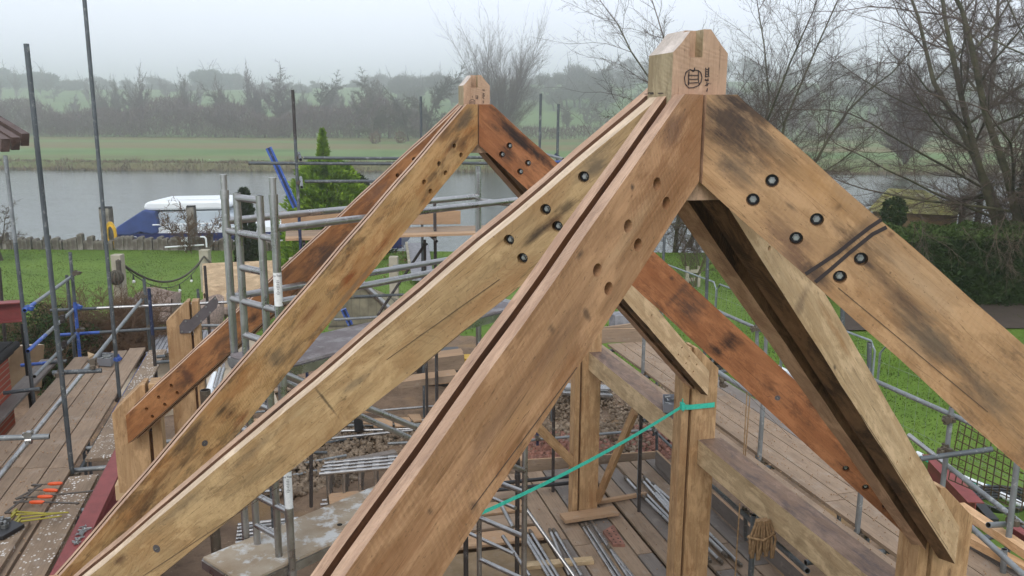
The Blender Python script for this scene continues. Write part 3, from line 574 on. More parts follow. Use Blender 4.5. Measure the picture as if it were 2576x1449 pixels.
# ------------------------------------------------------------ green oak roof frame
XN, YN, BS = 1.1782, 2.4567, 3.2
ANGF, ANGB, KS = .5488, .5165, .9847
CT, CB, CB2, CFL = .1392+CAMZ, -.1955+CAMZ, -.1019+CAMZ, .0577+CAMZ
XP, XQ = XN+2.57, XN-2.57
def rafter(truss, A, sx, sy, face_kw, top_mat, in_mat, label, holes=(), bolts=(), plugs=(), tend=2.937, hr=.0115, patches=(), wid=None, top2=None):
    """twin-board diagonal rafter: two oak boards with a slot for the steel flitch between them"""
    ang = ANGF if sy < 0 else ANGB
    d = Vector((sx*math.cos(ang), sy*math.sin(ang), 0)); n = Vector((-d.y, d.x, 0))
    if n.y > 0: n = -n
    zT = CT; zB = CB if sy < 0 else CB2
    h0, h1 = (-.0575, .101) if sy < 0 else (-.118, .047)
    if wid: h0 = h1-wid
    wtot = h1-h0
    def P(h, t, z0): 
        q = Vector((A[0], A[1], 0))+d*t+n*h
        if z0 == zB: qx = (Vector((A[0], A[1], 0))+d*t+n*h1).x        # soffit sawn square, only the top edge follows the roof slope
        else: qx = q.x
        return Vector((q.x, q.y, z0-KS*abs(qx-A[0])+(.62*(h1-h) if z0 == zB and sy < 0 else 0)))
    def poly(h, outer):
        # start where the board meets its mate on the centre plane, or the post
        ts = (-n.x*sx*h)/(math.cos(ang))*1.0 if outer else .05
        if outer: ts = ts+(.001 if sx < 0 else .009)
        lo = P(h, ts, zB); q = Vector((A[0], A[1], 0))+d*ts+n*h
        zf = CFL
        t2 = ts
        # t where top line reaches zf
        base = P(h, 0, zT); 
        tt = ts
        k = KS*math.cos(ang)
        p_s = P(h, ts, zT)
        if p_s.z > zf: tt = ts+(p_s.z-zf)/k
        pts = [lo, Vector((q.x, q.y, zf if p_s.z > zf else p_s.z))]
        if tt > ts: pts.append(P(h, tt, zT))
        def wav(i, sd2): return Vector((0, 0, (.0016*math.sin(i*1.9+sd2)+.0014*math.sin(i*.73+sd2*2.1)+.0012*math.sin(i*4.7+sd2))))
        K_ = 26; sd2 = A[1]*3+sx*2+sy*5
        pts += [P(h, tt+.02+(tend-tt-.02)*i/K_, zT)+wav(i, sd2) for i in range(K_)]+[P(h, tend, zT), P(h, tend, zB)]
        pts += [P(h, tend-(tend-ts)*i/K_, zB)+wav(i, sd2+4) for i in range(1, K_)]
        return pts
    axis = (d - Vector((0, 0, 1))*KS*math.cos(ang)).normalized()
    ctr = P((h0+h1)/2, .2, zT)
    fr = frame(ctr, axis, n.cross(axis) if (n.cross(axis)).z > 0 else -n.cross(axis))
    fp_ = P(h1, 1., zT); pat = []
    for q, rx_, rz_, st_, cc in patches:
        lp = fr.inverted() @ atp(q, fp_, n); pat.append((lp.x, lp.z, rx_, rz_, st_, cc))
    face_mat = oak('oak_face', patches=pat, **face_kw)
    rf = empty('rafter', None, label=label, fr=fr, parent=truss)
    b1 = (h1-wtot*.40, h1); b0 = (h0, h0+wtot*.36)
    for nm, (ha, hb), mt in (('board', b1, face_mat), ('board', b0, in_mat)):
        outer = (sy < 0)
        pa, pb = poly(ha, outer), poly(hb, outer)
        if len(pa) != len(pb):
            m_ = min(len(pa), len(pb))
            if len(pa) > m_: pa = pa[:2]+pa[3:]
            if len(pb) > m_: pb = pb[:2]+pb[3:]
        assert len(pa) == len(pb)
        mb = MB(); N_ = len(pa)
        mb.add(pa+pb, [tuple(range(N_))[::-1], tuple(range(N_, 2*N_))], 0)
        mb.add(pa+pb, [(i, (i+1) % N_, N_+(i+1) % N_, N_+i) for i in range(N_)], 1)
        o = mb.build(nm, [face_mat if nm == 'board' and hb == h1 else in_mat, (top2 or top_mat) if hb == h1 else top_mat], rf, fr)
        # holes bored right into the show face
        if hb == h1 and (holes or bolts):
            cut = MB()
            fpt = P(h1, 1., zT)
            for q in list(holes)+list(bolts):
                c_ = atp(q, fpt, n); r_ = hr if q in holes else hr*1.55
                cut.tube([c_+n*.02, c_-n*.032], r_, 14, smooth=False)
            co = cut.build('cut', M['hole'], None, fr)
            co.data.materials.clear(); co.data.materials.append(M['hole'])
            bo = o.modifiers.new('b', 'BOOLEAN'); bo.object = co; bo.solver = 'EXACT'; bo.operation = 'DIFFERENCE'
            bpy.context.view_layer.update(); dg = bpy.context.evaluated_depsgraph_get()
            me = bpy.data.meshes.new_from_object(o.evaluated_get(dg)); o.modifiers.clear(); o.data = me
            bpy.data.objects.remove(co)
    fpt = P(h1, 1., zT)
    for q in bolts:
        c_ = atp(q, fpt, n); mb = MB(); k = hr/.0115
        mb.tube([c_-n*.031, c_-n*.027], .0155*k, 18, 0); mb.tube([c_-n*.027, c_-n*.0245], .0095*k, 6, 1, smooth=False)
        mb.tube([c_-n*.0245, c_-n*.012], .0058*k, 12, 1)
        mb.build('bolt', [M['washer'], M['bolt']], rf, fr)
    for q in plugs:
        c_ = atp(q, fpt, n); mb = MB(); mb.tube([c_-n*.01, c_+n*.0012], .017, 18, 0); mb.box(c_+n*.0013, (.012, .004, .001), 1, Matrix((axis, n.cross(axis), n)).transposed()); mb.build('plug', [M['plate'], M['bolt']], rf, fr)
    return rf
def king_post(truss, A, marks, label, side_marks=()):
    s = .088; y0, y1 = A[1]-s, A[1]+s; zb = CB-.06
    ze = CAMZ+.155; zr = CAMZ+.245
    k = empty('king_post', (A[0], A[1], zb), parent=truss, label=label); fr = W[k.as_pointer()]
    def gz(x): return zr-max(0, abs(x)-.030)*1.05 if abs(x) < .064 else (zr-.034*1.05-.006-(abs(x)-.064)*1.05)
    x0, x1, x2, x3 = -.088, -.036, .006, .088
    def top(a, b):
        xs = sorted({a, b}|{v for v in (-.064, -.0641, -.030, .030, .064, .0641) if a < v < b}); return [(x, gz(x)) for x in xs]
    mb = MB()
    def blk(a, b, yf, zlow=zb, mode=0):
        pr = [(a, zlow)]+top(a, b)+[(b, zlow)]
        F = [Vector((A[0]+x, yf, z)) for x, z in pr]; Bk = [Vector((A[0]+x, y1, z)) for x, z in pr]; N_ = len(pr)
        mb.add(F+Bk, [tuple(range(N_)), tuple(range(N_, 2*N_))[::-1]], 0)
        mb.add(F+Bk, [(i, N_+i, N_+i+1, i+1) for i in range(1, N_-2)], 2)
        mb.add(F+Bk, [(0, N_, N_+1, 1), (N_-2, 2*N_-2, 2*N_-1, N_-1), (N_-1, 2*N_-1, N_, 0)], 1)
    blk(x0, x1, y0); blk(x2, x3, y0)
    zs = CAMZ+.165                                      # bottom of the open mortise
    blk(x1, x2, y0+.05, zs)
    mb.box((A[0]+(x1+x2)/2, (y0+y1)/2, (zb+zs)/2), (x2-x1, y1-y0, zs-zb), 0)
    mb.build('post_block', [M['oak_king'], M['oak_kingside'], M['oak_endgrain']], k, frame((A[0], A[1], zb), (0, 0, 1), (1, 0, 0)))
    mk = MB()
    for st in marks:
        pts = [Vector((A[0]+x, y0-.0012, z)) for x, z in st]
        for a, b in zip(pts, pts[1:]): mk.beam(a, b, .0022, .0028, 0, (0, 1, 0))
    mk.build('carpenter_mark', M['ink'], k, fr)
    if side_marks:
        sm = MB()
        for q1, q2 in side_marks:
            a = at(q1, x=A[0]-s); b = at(q2, x=A[0]-s); a.x -= .0012; b.x -= .0012; sm.beam(a, b, .0022, .0026, 0, (1, 0, 0))
        sm.build('gauge_lines', M['ink'], k, fr)
    return k
def px2k(A, pts):     # pencil strokes given on the photo, laid on the post's front face
    out = []
    for st in pts:
        o = []
        for q in st: v = at(q, y=A[1]-.0892); o.append((v.x-A[0], v.z))
        out.append(o)
    return out
Z1 = Zf(2520, 220, 8.05); Z2 = Zf(1700, 270, 10.35)
NA, FA = (XN, YN), (XN+.009, YN+BS)
circ = [(1150+0, 0)]
mN = [[Z1(545, 322), Z1(420, 405), Z1(375, 580), Z1(400, 760), Z1(500, 880), Z1(640, 872), Z1(800, 810), Z1(870, 720), Z1(905, 560), Z1(870, 420), Z1(790, 352), Z1(680, 340), Z1(600, 350), Z1(545, 322)],
      [Z1(520, 395), Z1(498, 480), Z1(498, 800)], [Z1(800, 370), Z1(795, 600), Z1(820, 790)], [Z1(500, 495), Z1(640, 505), Z1(805, 497)], [Z1(500, 615), Z1(640, 622), Z1(795, 612)],
      [Z1(478, 735), Z1(620, 730), Z1(778, 718)], [Z1(690, 268), Z1(655, 380)], [Z1(600, 355), Z1(640, 385), Z1(675, 350)],
      [Z1(1018, 270), Z1(1012, 545)], [Z1(1112, 265), Z1(1105, 530)], [Z1(1018, 320), Z1(1115, 322)], [Z1(1015, 392), Z1(1110, 392)], [Z1(1015, 468), Z1(1110, 465)], [Z1(1005, 548), Z1(1128, 530)],
      [Z1(1000, 655), Z1(1105, 665)], [Z1(1010, 610), Z1(1000, 655)], [Z1(1040, 625), Z1(1060, 660)], [Z1(1085, 600), Z1(1095, 662)], [Z1(1000, 812), Z1(1125, 738)], [Z1(1050, 710), Z1(1065, 825)], [Z1(1068, 895), Z1(1050, 995)]]
mF = [[Z2(740, 1055), Z2(640, 1100), Z2(612, 1180), Z2(650, 1265), Z2(790, 1275), Z2(830, 1220), Z2(840, 1110), Z2(740, 1055)], [Z2(690, 1150), Z2(790, 1148)], [Z2(670, 1205), Z2(800, 1195)], [Z2(680, 1150), Z2(672, 1205)],
      [Z2(742, 920), Z2(735, 1000)], [Z2(845, 930), Z2(955, 920)], [Z2(860, 980), Z2(955, 978)], [Z2(865, 1025), Z2(955, 1022)], [Z2(950, 915), Z2(950, 1065)],
      [Z2(1120, 690), Z2(1210, 690)], [Z2(1200, 690), Z2(1195, 740)], [Z2(1160, 690), Z2(1160, 730)],
      [Z2(1130, 815), Z2(1215, 850), Z2(1130, 880)], [Z2(1170, 835), Z2(1170, 868)], [Z2(1130, 910), Z2(1210, 910), Z2(1205, 945), Z2(1165, 945), Z2(1130, 965)],
      [Z2(1130, 990), Z2(1165, 990), Z2(1165, 1030), Z2(1210, 1030)], [Z2(1125, 1130), Z2(1200, 1130)], [Z2(1160, 1130), Z2(1165, 1200)], [Z2(1125, 1205), Z2(1200, 1200)]]
Z5 = Zf(2250, 50, 3.22)
SMK = [(Z5(a, b), Z5(c_, d_)) for a, b, c_, d_ in ((545, 975, 570, 974), (585, 958, 645, 958), (612, 972, 648, 971), (585, 958, 584, 972), (705, 965, 765, 964), (465, 1072, 475, 1080), (480, 1080, 490, 1080), (538, 1071, 562, 1070), (592, 1086, 610, 1080), (600, 1065, 645, 1063), (645, 1063, 655, 1082), (655, 1082, 700, 1080), (700, 1080, 712, 1068), (712, 1060, 762, 1057), (762, 1057, 764, 1080))]
tn = empty('roof_truss', (XN, YN, CAMZ-.3), 'nearest oak roof truss with its king post marked by a circled ladder sign', 'roof truss', 'oak roof trusses')
tf = empty('roof_truss', (XN, YN+BS, CAMZ-.3), 'farther oak roof truss behind, smaller in view, with rust orange right rafter', 'roof truss', 'oak roof trusses')
king_post(tn, NA, px2k(NA, mN), 'king post with circled tally mark', SMK); king_post(tf, FA, px2k(FA, mF), 'king post with small circled mark')
DK = srgb(62, 50, 44); DG = srgb(92, 84, 70); RU = srgb(150, 78, 32); PU = srgb(104, 76, 62); BL = srgb(34, 26, 24)
rafter(tn, NA, -1, -1, OK_L1, M['oak_top'], M['oak_slot'], 'warm brown rafter with six empty bored holes',
       holes=[(1653, 463), (1676, 511), (1580, 569), (1605, 616), (1503, 680), (1531, 726)], hr=.0190,
       patches=[((1690, 320), .07, .05, .6, PU), ((1475, 790), .012, .03, .8, DK), ((1590, 470), .01, .012, .8, DK), ((1388, 828), .014, .02, .6, DK), ((1190, 1270), .02, .025, .7, DK), ((1080, 1285), .012, .018, .7, DK), ((1400, 880), .2, .06, .4, PU),
                ((1620, 380), .015, .01, .7, DK), ((1660, 700), .03, .008, .5, DK), ((1560, 420), .05, .02, .5, DK), ((1460, 640), .02, .012, .7, DK), ((1240, 1080), .25, .03, .35, PU), ((1330, 1010), .3, .03, .35, srgb(206, 160, 108)), ((1600, 560), .25, .03, .4, srgb(208, 172, 128))])
rafter(tn, NA, 1, -1, OK_R1, M['oak_top'], M['oak_slot'], 'wide tan rafter with grey stain and a double dark line',
       bolts=[(1942, 455), (1894, 503), (2055, 553), (2003, 600), (2166, 652), (2113, 697)], tend=2.6, hr=.0128,
       patches=[((1835, 310), .17, .12, .9, DK), ((1900, 290), .12, .05, .7, DK), ((2130, 610), .02, .20, .55, DK), ((1985, 600), .10, .05, .6, PU), ((2280, 760), .10, .03, .6, DK), ((1960, 380), .14, .03, .6, DG), ((1850, 420), .10, .05, .5, DG), ((1990, 650), .12, .035, .6, PU), ((1990, 520), .03, .012, .6, DK), ((2110, 520), .012, .014, .6, DK), ((2240, 590), .018, .014, .8, srgb(92, 52, 40)), ((2330, 850), .16, .05, .7, DG), ((2480, 990), .12, .05, .6, DG),
                ((2185, 665), .03, .012, .7, DK), ((2060, 690), .06, .03, .6, DK), ((2420, 700), .20, .015, .5, DG), ((2300, 690), .2, .06, .35, srgb(214, 184, 142)), ((2060, 460), .2, .05, .4, srgb(190, 140, 78))])
rafter(tn, NA, -1, 1, OK_L2, M['oak_top'], M['oak_slot'], 'long yellow oak rafter with a pale top edge',
       bolts=[(1468, 445), (1372, 527), (1280, 604), (1314, 650), (1402, 570)], plugs=[(394, 1380)], hr=.0118, top2=M['oak_top_pale'],
       patches=[((1500, 420), .08, .05, .7, DG), ((1400, 560), .05, .02, .8, srgb(96, 60, 32)), ((1350, 590), .07, .018, .8, BL), ((1430, 520), .05, .02, .7, BL), ((1330, 480), .10, .02, .5, DG), ((640, 1130), .25, .02, .4, DG), ((900, 960), .10, .015, .5, DG), ((1250, 740), .3, .06, .4, srgb(160, 104, 56)), ((300, 1410), .05, .018, .8, srgb(92, 60, 40)), ((820, 1010), .007, .1, .7, BL), ((450, 1280), .2, .03, .35, DG), ((1100, 720), .08, .04, .35, srgb(206, 174, 124))])
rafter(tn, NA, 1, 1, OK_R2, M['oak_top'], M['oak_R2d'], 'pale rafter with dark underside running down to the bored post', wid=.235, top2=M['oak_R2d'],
       holes=[ZE(1125, 485), ZE(1020, 513), ZE(1345, 823), ZE(1305, 920), ZE(1397, 910), ZE(1360, 1010), ZE(1445, 997), ZE(1412, 1092), ZG(868, 235)], hr=.010,
       patches=[((2020, 750), .04, .12, .5, PU), ((2100, 830), .35, .02, .6, srgb(186, 132, 78)), ((2100, 925), .02, .012, .8, DK)])
rafter(tf, FA, -1, -1, OK_FL1, M['oak_top'], M['oak_slot'], 'black stained rafter with six bored holes near the ridge',
       holes=[(1143, 367), (1160, 390), (1105, 412), (1121, 435), (1067, 458), (1083, 481)], plugs=[(515, 1115)], hr=.017,
       patches=[((1170, 300), .10, .06, .7, DG), ((1010, 445), .32, .028, .85, DK), ((870, 605), .28, .026, .8, DK), ((1120, 330), .12, .05, .6, DK), ((1110, 480), .2, .016, .7, DG), ((480, 1090), .16, .03, .7, DK), ((380, 1170), .1, .03, .6, BL), ((740, 880), .1, .03, .6, DK), ((1060, 560), .5, .02, .8, DG), ((850, 770), .5, .018, .7, srgb(130, 116, 92)), ((880, 700), .10, .03, .85, RU), ((960, 620), .10, .03, .8, RU), ((690, 900), .07, .08, .6, DG), ((560, 1030), .08, .035, .8, BL), ((600, 1060), .1, .03, .7, RU),
                ((400, 1210), .2, .03, .6, srgb(120, 72, 36)), ((330, 1200), .15, .02, .6, DK), ((770, 800), .12, .03, .7, srgb(122, 66, 34))])
rafter(tf, FA, 1, -1, OK_FR1, M['oak_top'], M['oak_slot'], 'rust orange rafter with four bolts below the ridge',
       bolts=[ZK(990, 595), ZK(922, 675), ZK(1158, 752), ZK(1088, 830), ZE(672, 500), ZE(598, 568), ZE(760, 722), ZE(925, 878)], plugs=[(1956, 1001)], hr=.0135,
       patches=[((1290, 330), .20, .045, .95, BL), ((1350, 385), .20, .035, .95, BL), ((1275, 388), .07, .06, .7, BL), ((1735, 775), .12, .10, .8, DK), ((1700, 745), .03, .16, .6, DK), ((1835, 862), .07, .085, .97, BL), ((1800, 880), .08, .035, .9, BL), ((1690, 700), .02, .02, .7, DK), ((2080, 1060), .15, .03, .5, DK), ((2180, 1190), .05, .05, .6, DK), ((1250, 420), .05, .03, .6, DK)])
rafter(tf, FA, -1, 1, OK_FL2, M['oak_top'], M['oak_slot'], 'orange brown rafter ending on the left stub post',
       holes=[ZN(1765, 410), ZN(1638, 535), ZS(1550, 1078), ZS(1605, 1143), ZS(1437, 1183), ZS(1492, 1250), ZS(1327, 1290), ZS(1380, 1358)], hr=.016,
       patches=[((820, 650), .26, .11, .85, DK), ((950, 480), .15, .05, .6, PU), ((470, 945), .06, .15, .8, srgb(80, 52, 38)), ((640, 800), .06, .03, .8, BL), ((700, 760), .2, .04, .5, DK)])
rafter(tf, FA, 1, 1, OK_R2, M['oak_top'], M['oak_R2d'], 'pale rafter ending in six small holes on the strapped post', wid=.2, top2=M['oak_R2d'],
       holes=[ZD(947, 423), ZD(918, 478), ZD(1003, 492), ZD(978, 543), ZD(1062, 555), ZD(1035, 609), ZD(713, 172)], hr=.012)

# marks drawn on the big right rafter: double felt line across the face
def face_marks(truss, A, sx, sy, strokes, wd, name, mt):
    ang = ANGF if sy < 0 else ANGB
    d = Vector((sx*math.cos(ang), sy*math.sin(ang), 0)); n = Vector((-d.y, d.x, 0))
    if n.y > 0: n = -n
    h1 = .101 if sy < 0 else .047; p0 = Vector((A[0], A[1], 0))+n*(h1+.0012); mb = MB()
    for st in strokes:
        P_ = [atp(q, p0, n) for q in st]
        for a, b in zip(P_, P_[1:]): mb.beam(a, b+(b-a).normalized()*.002, .0015, wd, 0, (0, 0, 1))
    o = mb.build(name, mt, truss); return o
s = NT('felt_line', .8); s.base((.028, .02, .02))
M['felt'] = s.mat
face_marks(tn, NA, 1, -1, [[ZG(1110, 408), ZG(1230, 330), ZG(1330, 262), ZG(1430, 180), ZG(1540, 95), ZG(1615, 45)], [ZG(1175, 462), ZG(1280, 375), ZG(1400, 270), ZG(1480, 205), ZG(1560, 140), ZG(1650, 95)]], .011, 'marker_line', M['felt'])

M['pencil'] = NT('pencil_line', .8).base((.07, .045, .03)).mat
face_marks(tn, NA, -1, -1, [[ZJ(950, 130), ZJ(285, 1025)]], .0018, 'pencil_line', M['pencil']); face_marks(tn, NA, 1, -1, [[ZG(1330, 500), ZG(2330, 1330)]], .0018, 'pencil_line', M['pencil'])
face_marks(tn, NA, -1, 1, [[ZU(1500, 440), ZU(560, 1110)]], .0018, 'pencil_line', M['pencil']); face_marks(tn, NA, -1, 1, [[(700, 1225), (360, 1449)]], .0018, 'pencil_line', M['pencil']); face_marks(tf, FA, 1, -1, [[ZD(690, 20), ZD(1800, 1130)]], .0018, 'pencil_line', M['pencil'])
face_marks(tn, NA, 1, 1, [[ZE(720, 120), ZE(1440, 1230)]], .0018, 'pencil_line', M['pencil'])
def post(x, y, z0, side, label, cat='post', mat='oak_post', zpk=3.6+.02):
    """split post: narrow inner cheek, slot, wide outer ply pair, top cut to the roof slope falling outward"""
    e = empty('oak_post', (x, y, z0), label, cat, 'oak posts carrying the roof trusses')
    def piece(xa, xb, ya, yb, nm, cutw=True):
        zs = [zpk-max(0, (side*(xx-x)+.07))*.95 for xx in (xa, xb)]
        pk = x-side*.07; pts = [(xa, z0), (xa, zs[0])]
        if min(xa, xb) < pk < max(xa, xb): pts.append((pk, zpk))
        pts += [(xb, zs[1]), (xb, z0)]
        F = [Vector((a, ya, b)) for a, b in pts]; mb = MB(); mb.prism(F, (0, yb-ya, 0)); 
        return mb.build(nm, M[mat], e, frame((x, y, z0), (0, 0, 1), (1, 0, 0)), bevel=.004)
    a0, a1, b0, b1 = x-side*.20, x-side*.125, x-side*.10, x+side*.165
    piece(min(a0, a1), max(a0, a1), y-.09, y+.09, 'post_cheek')
    piece(min(b0, b1), max(b0, b1), y-.10, y-.008, 'post_half'); piece(min(b0, b1), max(b0, b1), y+.008, y+.10, 'post_half')
    mb = MB(); mb.box(((a1+b0)/2, y+.01, (z0+3.2)/2), (abs(b0-a1)+.004, .12, 3.2-z0)); mb.build('post_core', M['oak_slot'], e, frame((x, y, z0), (0, 0, 1), (1, 0, 0)))
    return e
XPp = 3.745
P1 = post(XPp, YN+2.5*BS, .32, 1, 'far oak post standing on the lower boards, braced by a diagonal batten', zpk=3.35)
P2 = post(XPp, YN+1.5*BS, .30, 1, 'middle oak post with teal strap tied round it')
P3 = post(XPp+.03, YN+.5*BS, .30, 1, 'nearest oak post on the right, cut off by the bottom of the picture')
P4 = post(XPp, YN-.5*BS, .30, 1, 'oak post outside the picture carrying the near right rafter')
XQq = -1.345
Q2 = post(XQq, YN+1.5*BS, 2.70, -1, 'short oak stub post on the red steel beam, receiving the orange brown rafter')
Q1 = post(XQq, YN+2.5*BS, 2.0, -1, 'short oak stub post with grey steel plate bolted to its side')
Q3 = post(XQq, YN+.5*BS, 2.76, -1, 'oak stub post at the bottom left corner under the long rafters')
# tie / plate beams between the posts
def obeam(a, b, w_, h_, label, mat='oak_beam', top='oak_beamtop', name='oak_beam', cat='beam', group=None, bev=.006):
    a = Vector(a); b = Vector(b); d = (b-a).normalized(); sd_ = d.cross(Vector((0, 0, 1))).normalized(); u_ = sd_.cross(d)
    c = [a+sd_*sx*w_/2+u_*sz*h_/2 for sx, sz in ((-1, -1), (1, -1), (1, 1), (-1, 1))]; mb = MB(); L = b-a
    A_ = c; B_ = [p+L for p in c]
    mb.add(A_+B_, [(0, 1, 2, 3), (7, 6, 5, 4), (0, 4, 5, 1), (1, 5, 6, 2), (3, 7, 4, 0)], 0); mb.add(A_+B_, [(2, 6, 7, 3)], 1)
    o = mb.build(name, [M[mat], M[top]], None, frame((a+b)/2, d, u_), bevel=bev); return tag(o, label, cat, group)
zb_ = 2.68-.125
obeam((3.855, YN+.5*BS+.1, zb_), (3.855, YN+1.5*BS-.1, zb_), .25, .25, 'heavy oak beam running from the strapped post towards the camera', group='oak plate beams')
obeam((3.855, YN+1.5*BS+.1, zb_), (3.855, YN+2.5*BS+.1, zb_), .25, .25, 'heavy oak beam with a grey box on it, between the far and strapped posts', group='oak plate beams')
obeam((3.855, YN-.5*BS+.1, zb_), (3.855, YN+.5*BS-.1, zb_), .25, .25, 'heavy oak beam outside the picture at the near right', group='oak plate beams')
# ------------------------------------------------------------ tube scaffolds (parts of one clamped frame each), couplers
TR = .0242
def ftube(parent, name, a, b, mats=('galv',), r_=TR, ext=0, seg=None):
    """a scaffold tube from a to b; mats painted in equal runs"""
    a = Vector(a); b = Vector(b); d = (b-a).normalized(); a = a-d*ext; b = b+d*ext; mb = MB(); k = len(mats); L = (b-a)
    fr_ = [0]+(seg or [(i+1)/k for i in range(k-1)])+[1]
    for i in range(k):
        mb.tube([a+L*fr_[i], a+L*fr_[i+1]], r_, 12, i, cap=False)
    # pipe ends with a wall thickness
    for e, dd in ((a, d), (b, -d)):
        x = d.cross(Vector((0, 0, 1)) if abs(d.z) < .9 else Vector((1, 0, 0))).normalized(); y = d.cross(x); n = 12
        def ring(rr, off): return [e+dd*off+(x*math.cos(6.2832*j/n)+y*math.sin(6.2832*j/n))*rr for j in range(n)]
        m0 = 0 if e is a or (e-a).length < 1e-6 else k-1
        mb.add(ring(r_, 0)+ring(r_*.83, 0), [(j, (j+1) % n, n+(j+1) % n, n+j) for j in range(n)], m0)
        mb.add(ring(r_*.83, 0)+ring(r_*.83, .06), [(j, (j+1) % n, n+(j+1) % n, n+j) for j in range(n)], k)
        mb.add(ring(r_*.83, .06), [tuple(range(n))], k)
    fx = frame(a, d, (0, 0, 1) if abs(d.z) < .9 else (1, 0, 0))
    return mb.build(name, [M[m] for m in mats]+[M['gap']], parent, fx)
_cp = {}
def coupler(parent, p, d1, d2, mat='coupler'):
    """double coupler: two bands, bolts with nuts, at the crossing p of tubes along d1 and d2"""
    d1 = Vector(d1).normalized(); d2 = Vector(d2).normalized(); n = d1.cross(d2)
    n = n.normalized() if n.length > .05 else d1.cross(Vector((0, 0, 1))).normalized(); d2 = n.cross(d1)
    fr_ = Matrix((d1, d2, n)).transposed().to_4x4(); fr_.translation = Vector(p)
    if mat not in _cp:
        mb = MB()
        mb.tube([(-.024, 0, -.026), (.024, 0, -.026)], .031, 12); mb.tube([(0, -.024, .026), (0, .024, .026)], .031, 12)
        mb.box((0, 0, 0), (.045, .045, .03))
        mb.tube([(0, .036, -.07), (0, .036, .018)], .006, 6); mb.box((0, .036, -.052), (.022, .02, .012)); mb.box((0, .036, -.002), (.03, .026, .01))
        mb.tube([(.036, 0, -.018), (.036, 0, .07)], .006, 6); mb.box((.036, 0, .052), (.02, .022, .012)); mb.box((.036, 0, .002), (.026, .03, .01))
        mb.box((0, -.036, -.03), (.03, .012, .03)); mb.box((-.036, 0, .03), (.012, .03, .03))
        me = mb.build('coupler', M[mat], None); _cp[mat] = me.data; bpy.data.objects.remove(me)
    o = bpy.data.objects.new('coupler', _cp[mat]); col.objects.link(o); o.parent = parent; o.matrix_local = W[parent.as_pointer()].inverted() @ fr_; W[o.as_pointer()] = fr_
    return o
Xd, Yd, Zd = Vector((1, 0, 0)), Vector((0, 1, 0)), Vector((0, 0, 1))
# ---- left walkway scaffold
SL = empty('scaffold', (-2.8, 11, 0), 'tube scaffold on the left with tall grey poles and blue ended guard rails', 'scaffold', 'tube scaffolds round the building')
def std(parent, qb, qt, y, mats=('galvd',), zlow=0., seg=None):
    b = at(qb, y=y); t = at(qt, y=y); low = b+(b-t)*((b.z-zlow)/max(.01, (t.z-b.z))) if b.z > zlow else b
    ftube(parent, 'standard', low, t, mats, seg=seg); return b, t
std(SL, (180, 1177), (66, 110), 8.94); std(SL, (300, 990), (207, -60), 11.39, ('galvd', 'galvd'))
std(SL, (83, 995), (13, 391), 11.5, ('galvd', 'galv'), seg=[.8]); std(SL, ZA(45, 760), ZA(-8, 120), 13.6, ('steel',))
std(SL, ZA(665, 830), ZA(585, -10), 13.6, ('galvd', 'blue', 'galvd'), seg=[.55, .8]); std(SL, ZA(622, 840), ZA(558, 182), 13.7)
std(SL, ZB(470, 880), ZB(405, 128), 13.9); std(SL, ZB(545, 1290), ZB(458, 238), 12.6, ('dblue', 'steel', 'dblue'), seg=[.62, .8])
std(SL, ZC(0, 1100), ZC(60, 1449), 6.6, ('steel',)) if False else None
std(SL, ZB(1120, 760), ZB(1066, -10), 15.2, ('steel',)); std(SL, ZB(1010, 500), ZB(990, 245), 15.4, ('galvd',))
std(SL, ZA(232, 1020), ZA(185, 592), 12.4, ('gap',), zlow=1.5)
# rails running away (constant x)
def rail(parent, q1, q2, x1, x2=None, mats=('galv',), seg=None, nm='ledger'):
    x2 = x1 if x2 is None else x2; a = at(q1, x=x1); b = at(q2, x=x2); ftube(parent, nm, a, b, mats, seg=seg); return a, b
xo = -3.28
rail(SL, ZA(205, 478), ZA(640, 165), xo, mats=('blue', 'galv'), seg=[.16]); rail(SL, ZA(232, 818), ZA(655, 435), xo, mats=('blue', 'galv', 'galv', 'blue'), seg=[.3, .6, .88])
rail(SL, ZA(287, 1030), ZA(680, 635), xo, mats=('galv', 'galvd'), seg=[.62])
a_, b_ = rail(SL, (-40, 1247), ZB(420, 312), -2.36, mats=('alu', 'galv'), seg=[.42])
# tubes across
def xr(parent, q1, q2, y, mats=('galv',), seg=None, nm='transom'):
    a = at(q1, y=y); b = at(q2, y=y); ftube(parent, nm, a, b, mats, seg=seg); return a, b
xr(SL, ZA(440, 1000), ZA(850, 980), 9.02, ('galvd',)); xr(SL, (-30, 1103), (124, 1098), 7.6, ('galv',))
xr(SL, ZA(420, 478), ZB(1350, 385), 13.75, ('galvd', 'alu'), [.25]); xr(SL, ZA(505, 682), ZB(700, 664), 13.75, ('blue', 'blue', 'galvd'), [.1, .35])
xr(SL, ZB(1030, 640), ZB(1290, 640), 14.6, ('galv',)); xr(SL, ZA(175, 937), ZA(560, 900), 12.9, ('blue', 'galvd'), [.6]); xr(SL, ZA(30, 1168), ZA(335, 1132), 11.0, ('galvd',))
xr(SL, ZB(430, 1262), ZB(618, 1246), 11.2, ('dblue',)); xr(SL, ZB(545, 980), ZB(640, 972), 12.4, ('galvd',)); xr(SL, ZB(545, 1040), ZB(700, 1028), 12.2, ('galvd',))
for q, y in ((ZA(850, 1370), 9.6), (ZC(830, 140), 9.0), (ZC(640, 465), 8.0), (ZC(270, 1040), 6.5)):
    c_ = at(q, y=y); c_.z = 2.2; ftube(SL, 'transom', c_+Vector((-.55, 0, 0)), c_+Vector((.8, 0, 0)), ('galv',))
ftube(SL, 'ledger', (-2.28, 4.5, 2.14), (-2.28, 13.6, 2.14), ('dblue', 'galvd', 'blue'), seg=[.35, .7]); ftube(SL, 'ledger', (-3.3, 4.5, 2.14), (-3.3, 13.6, 2.14), ('galvd',))
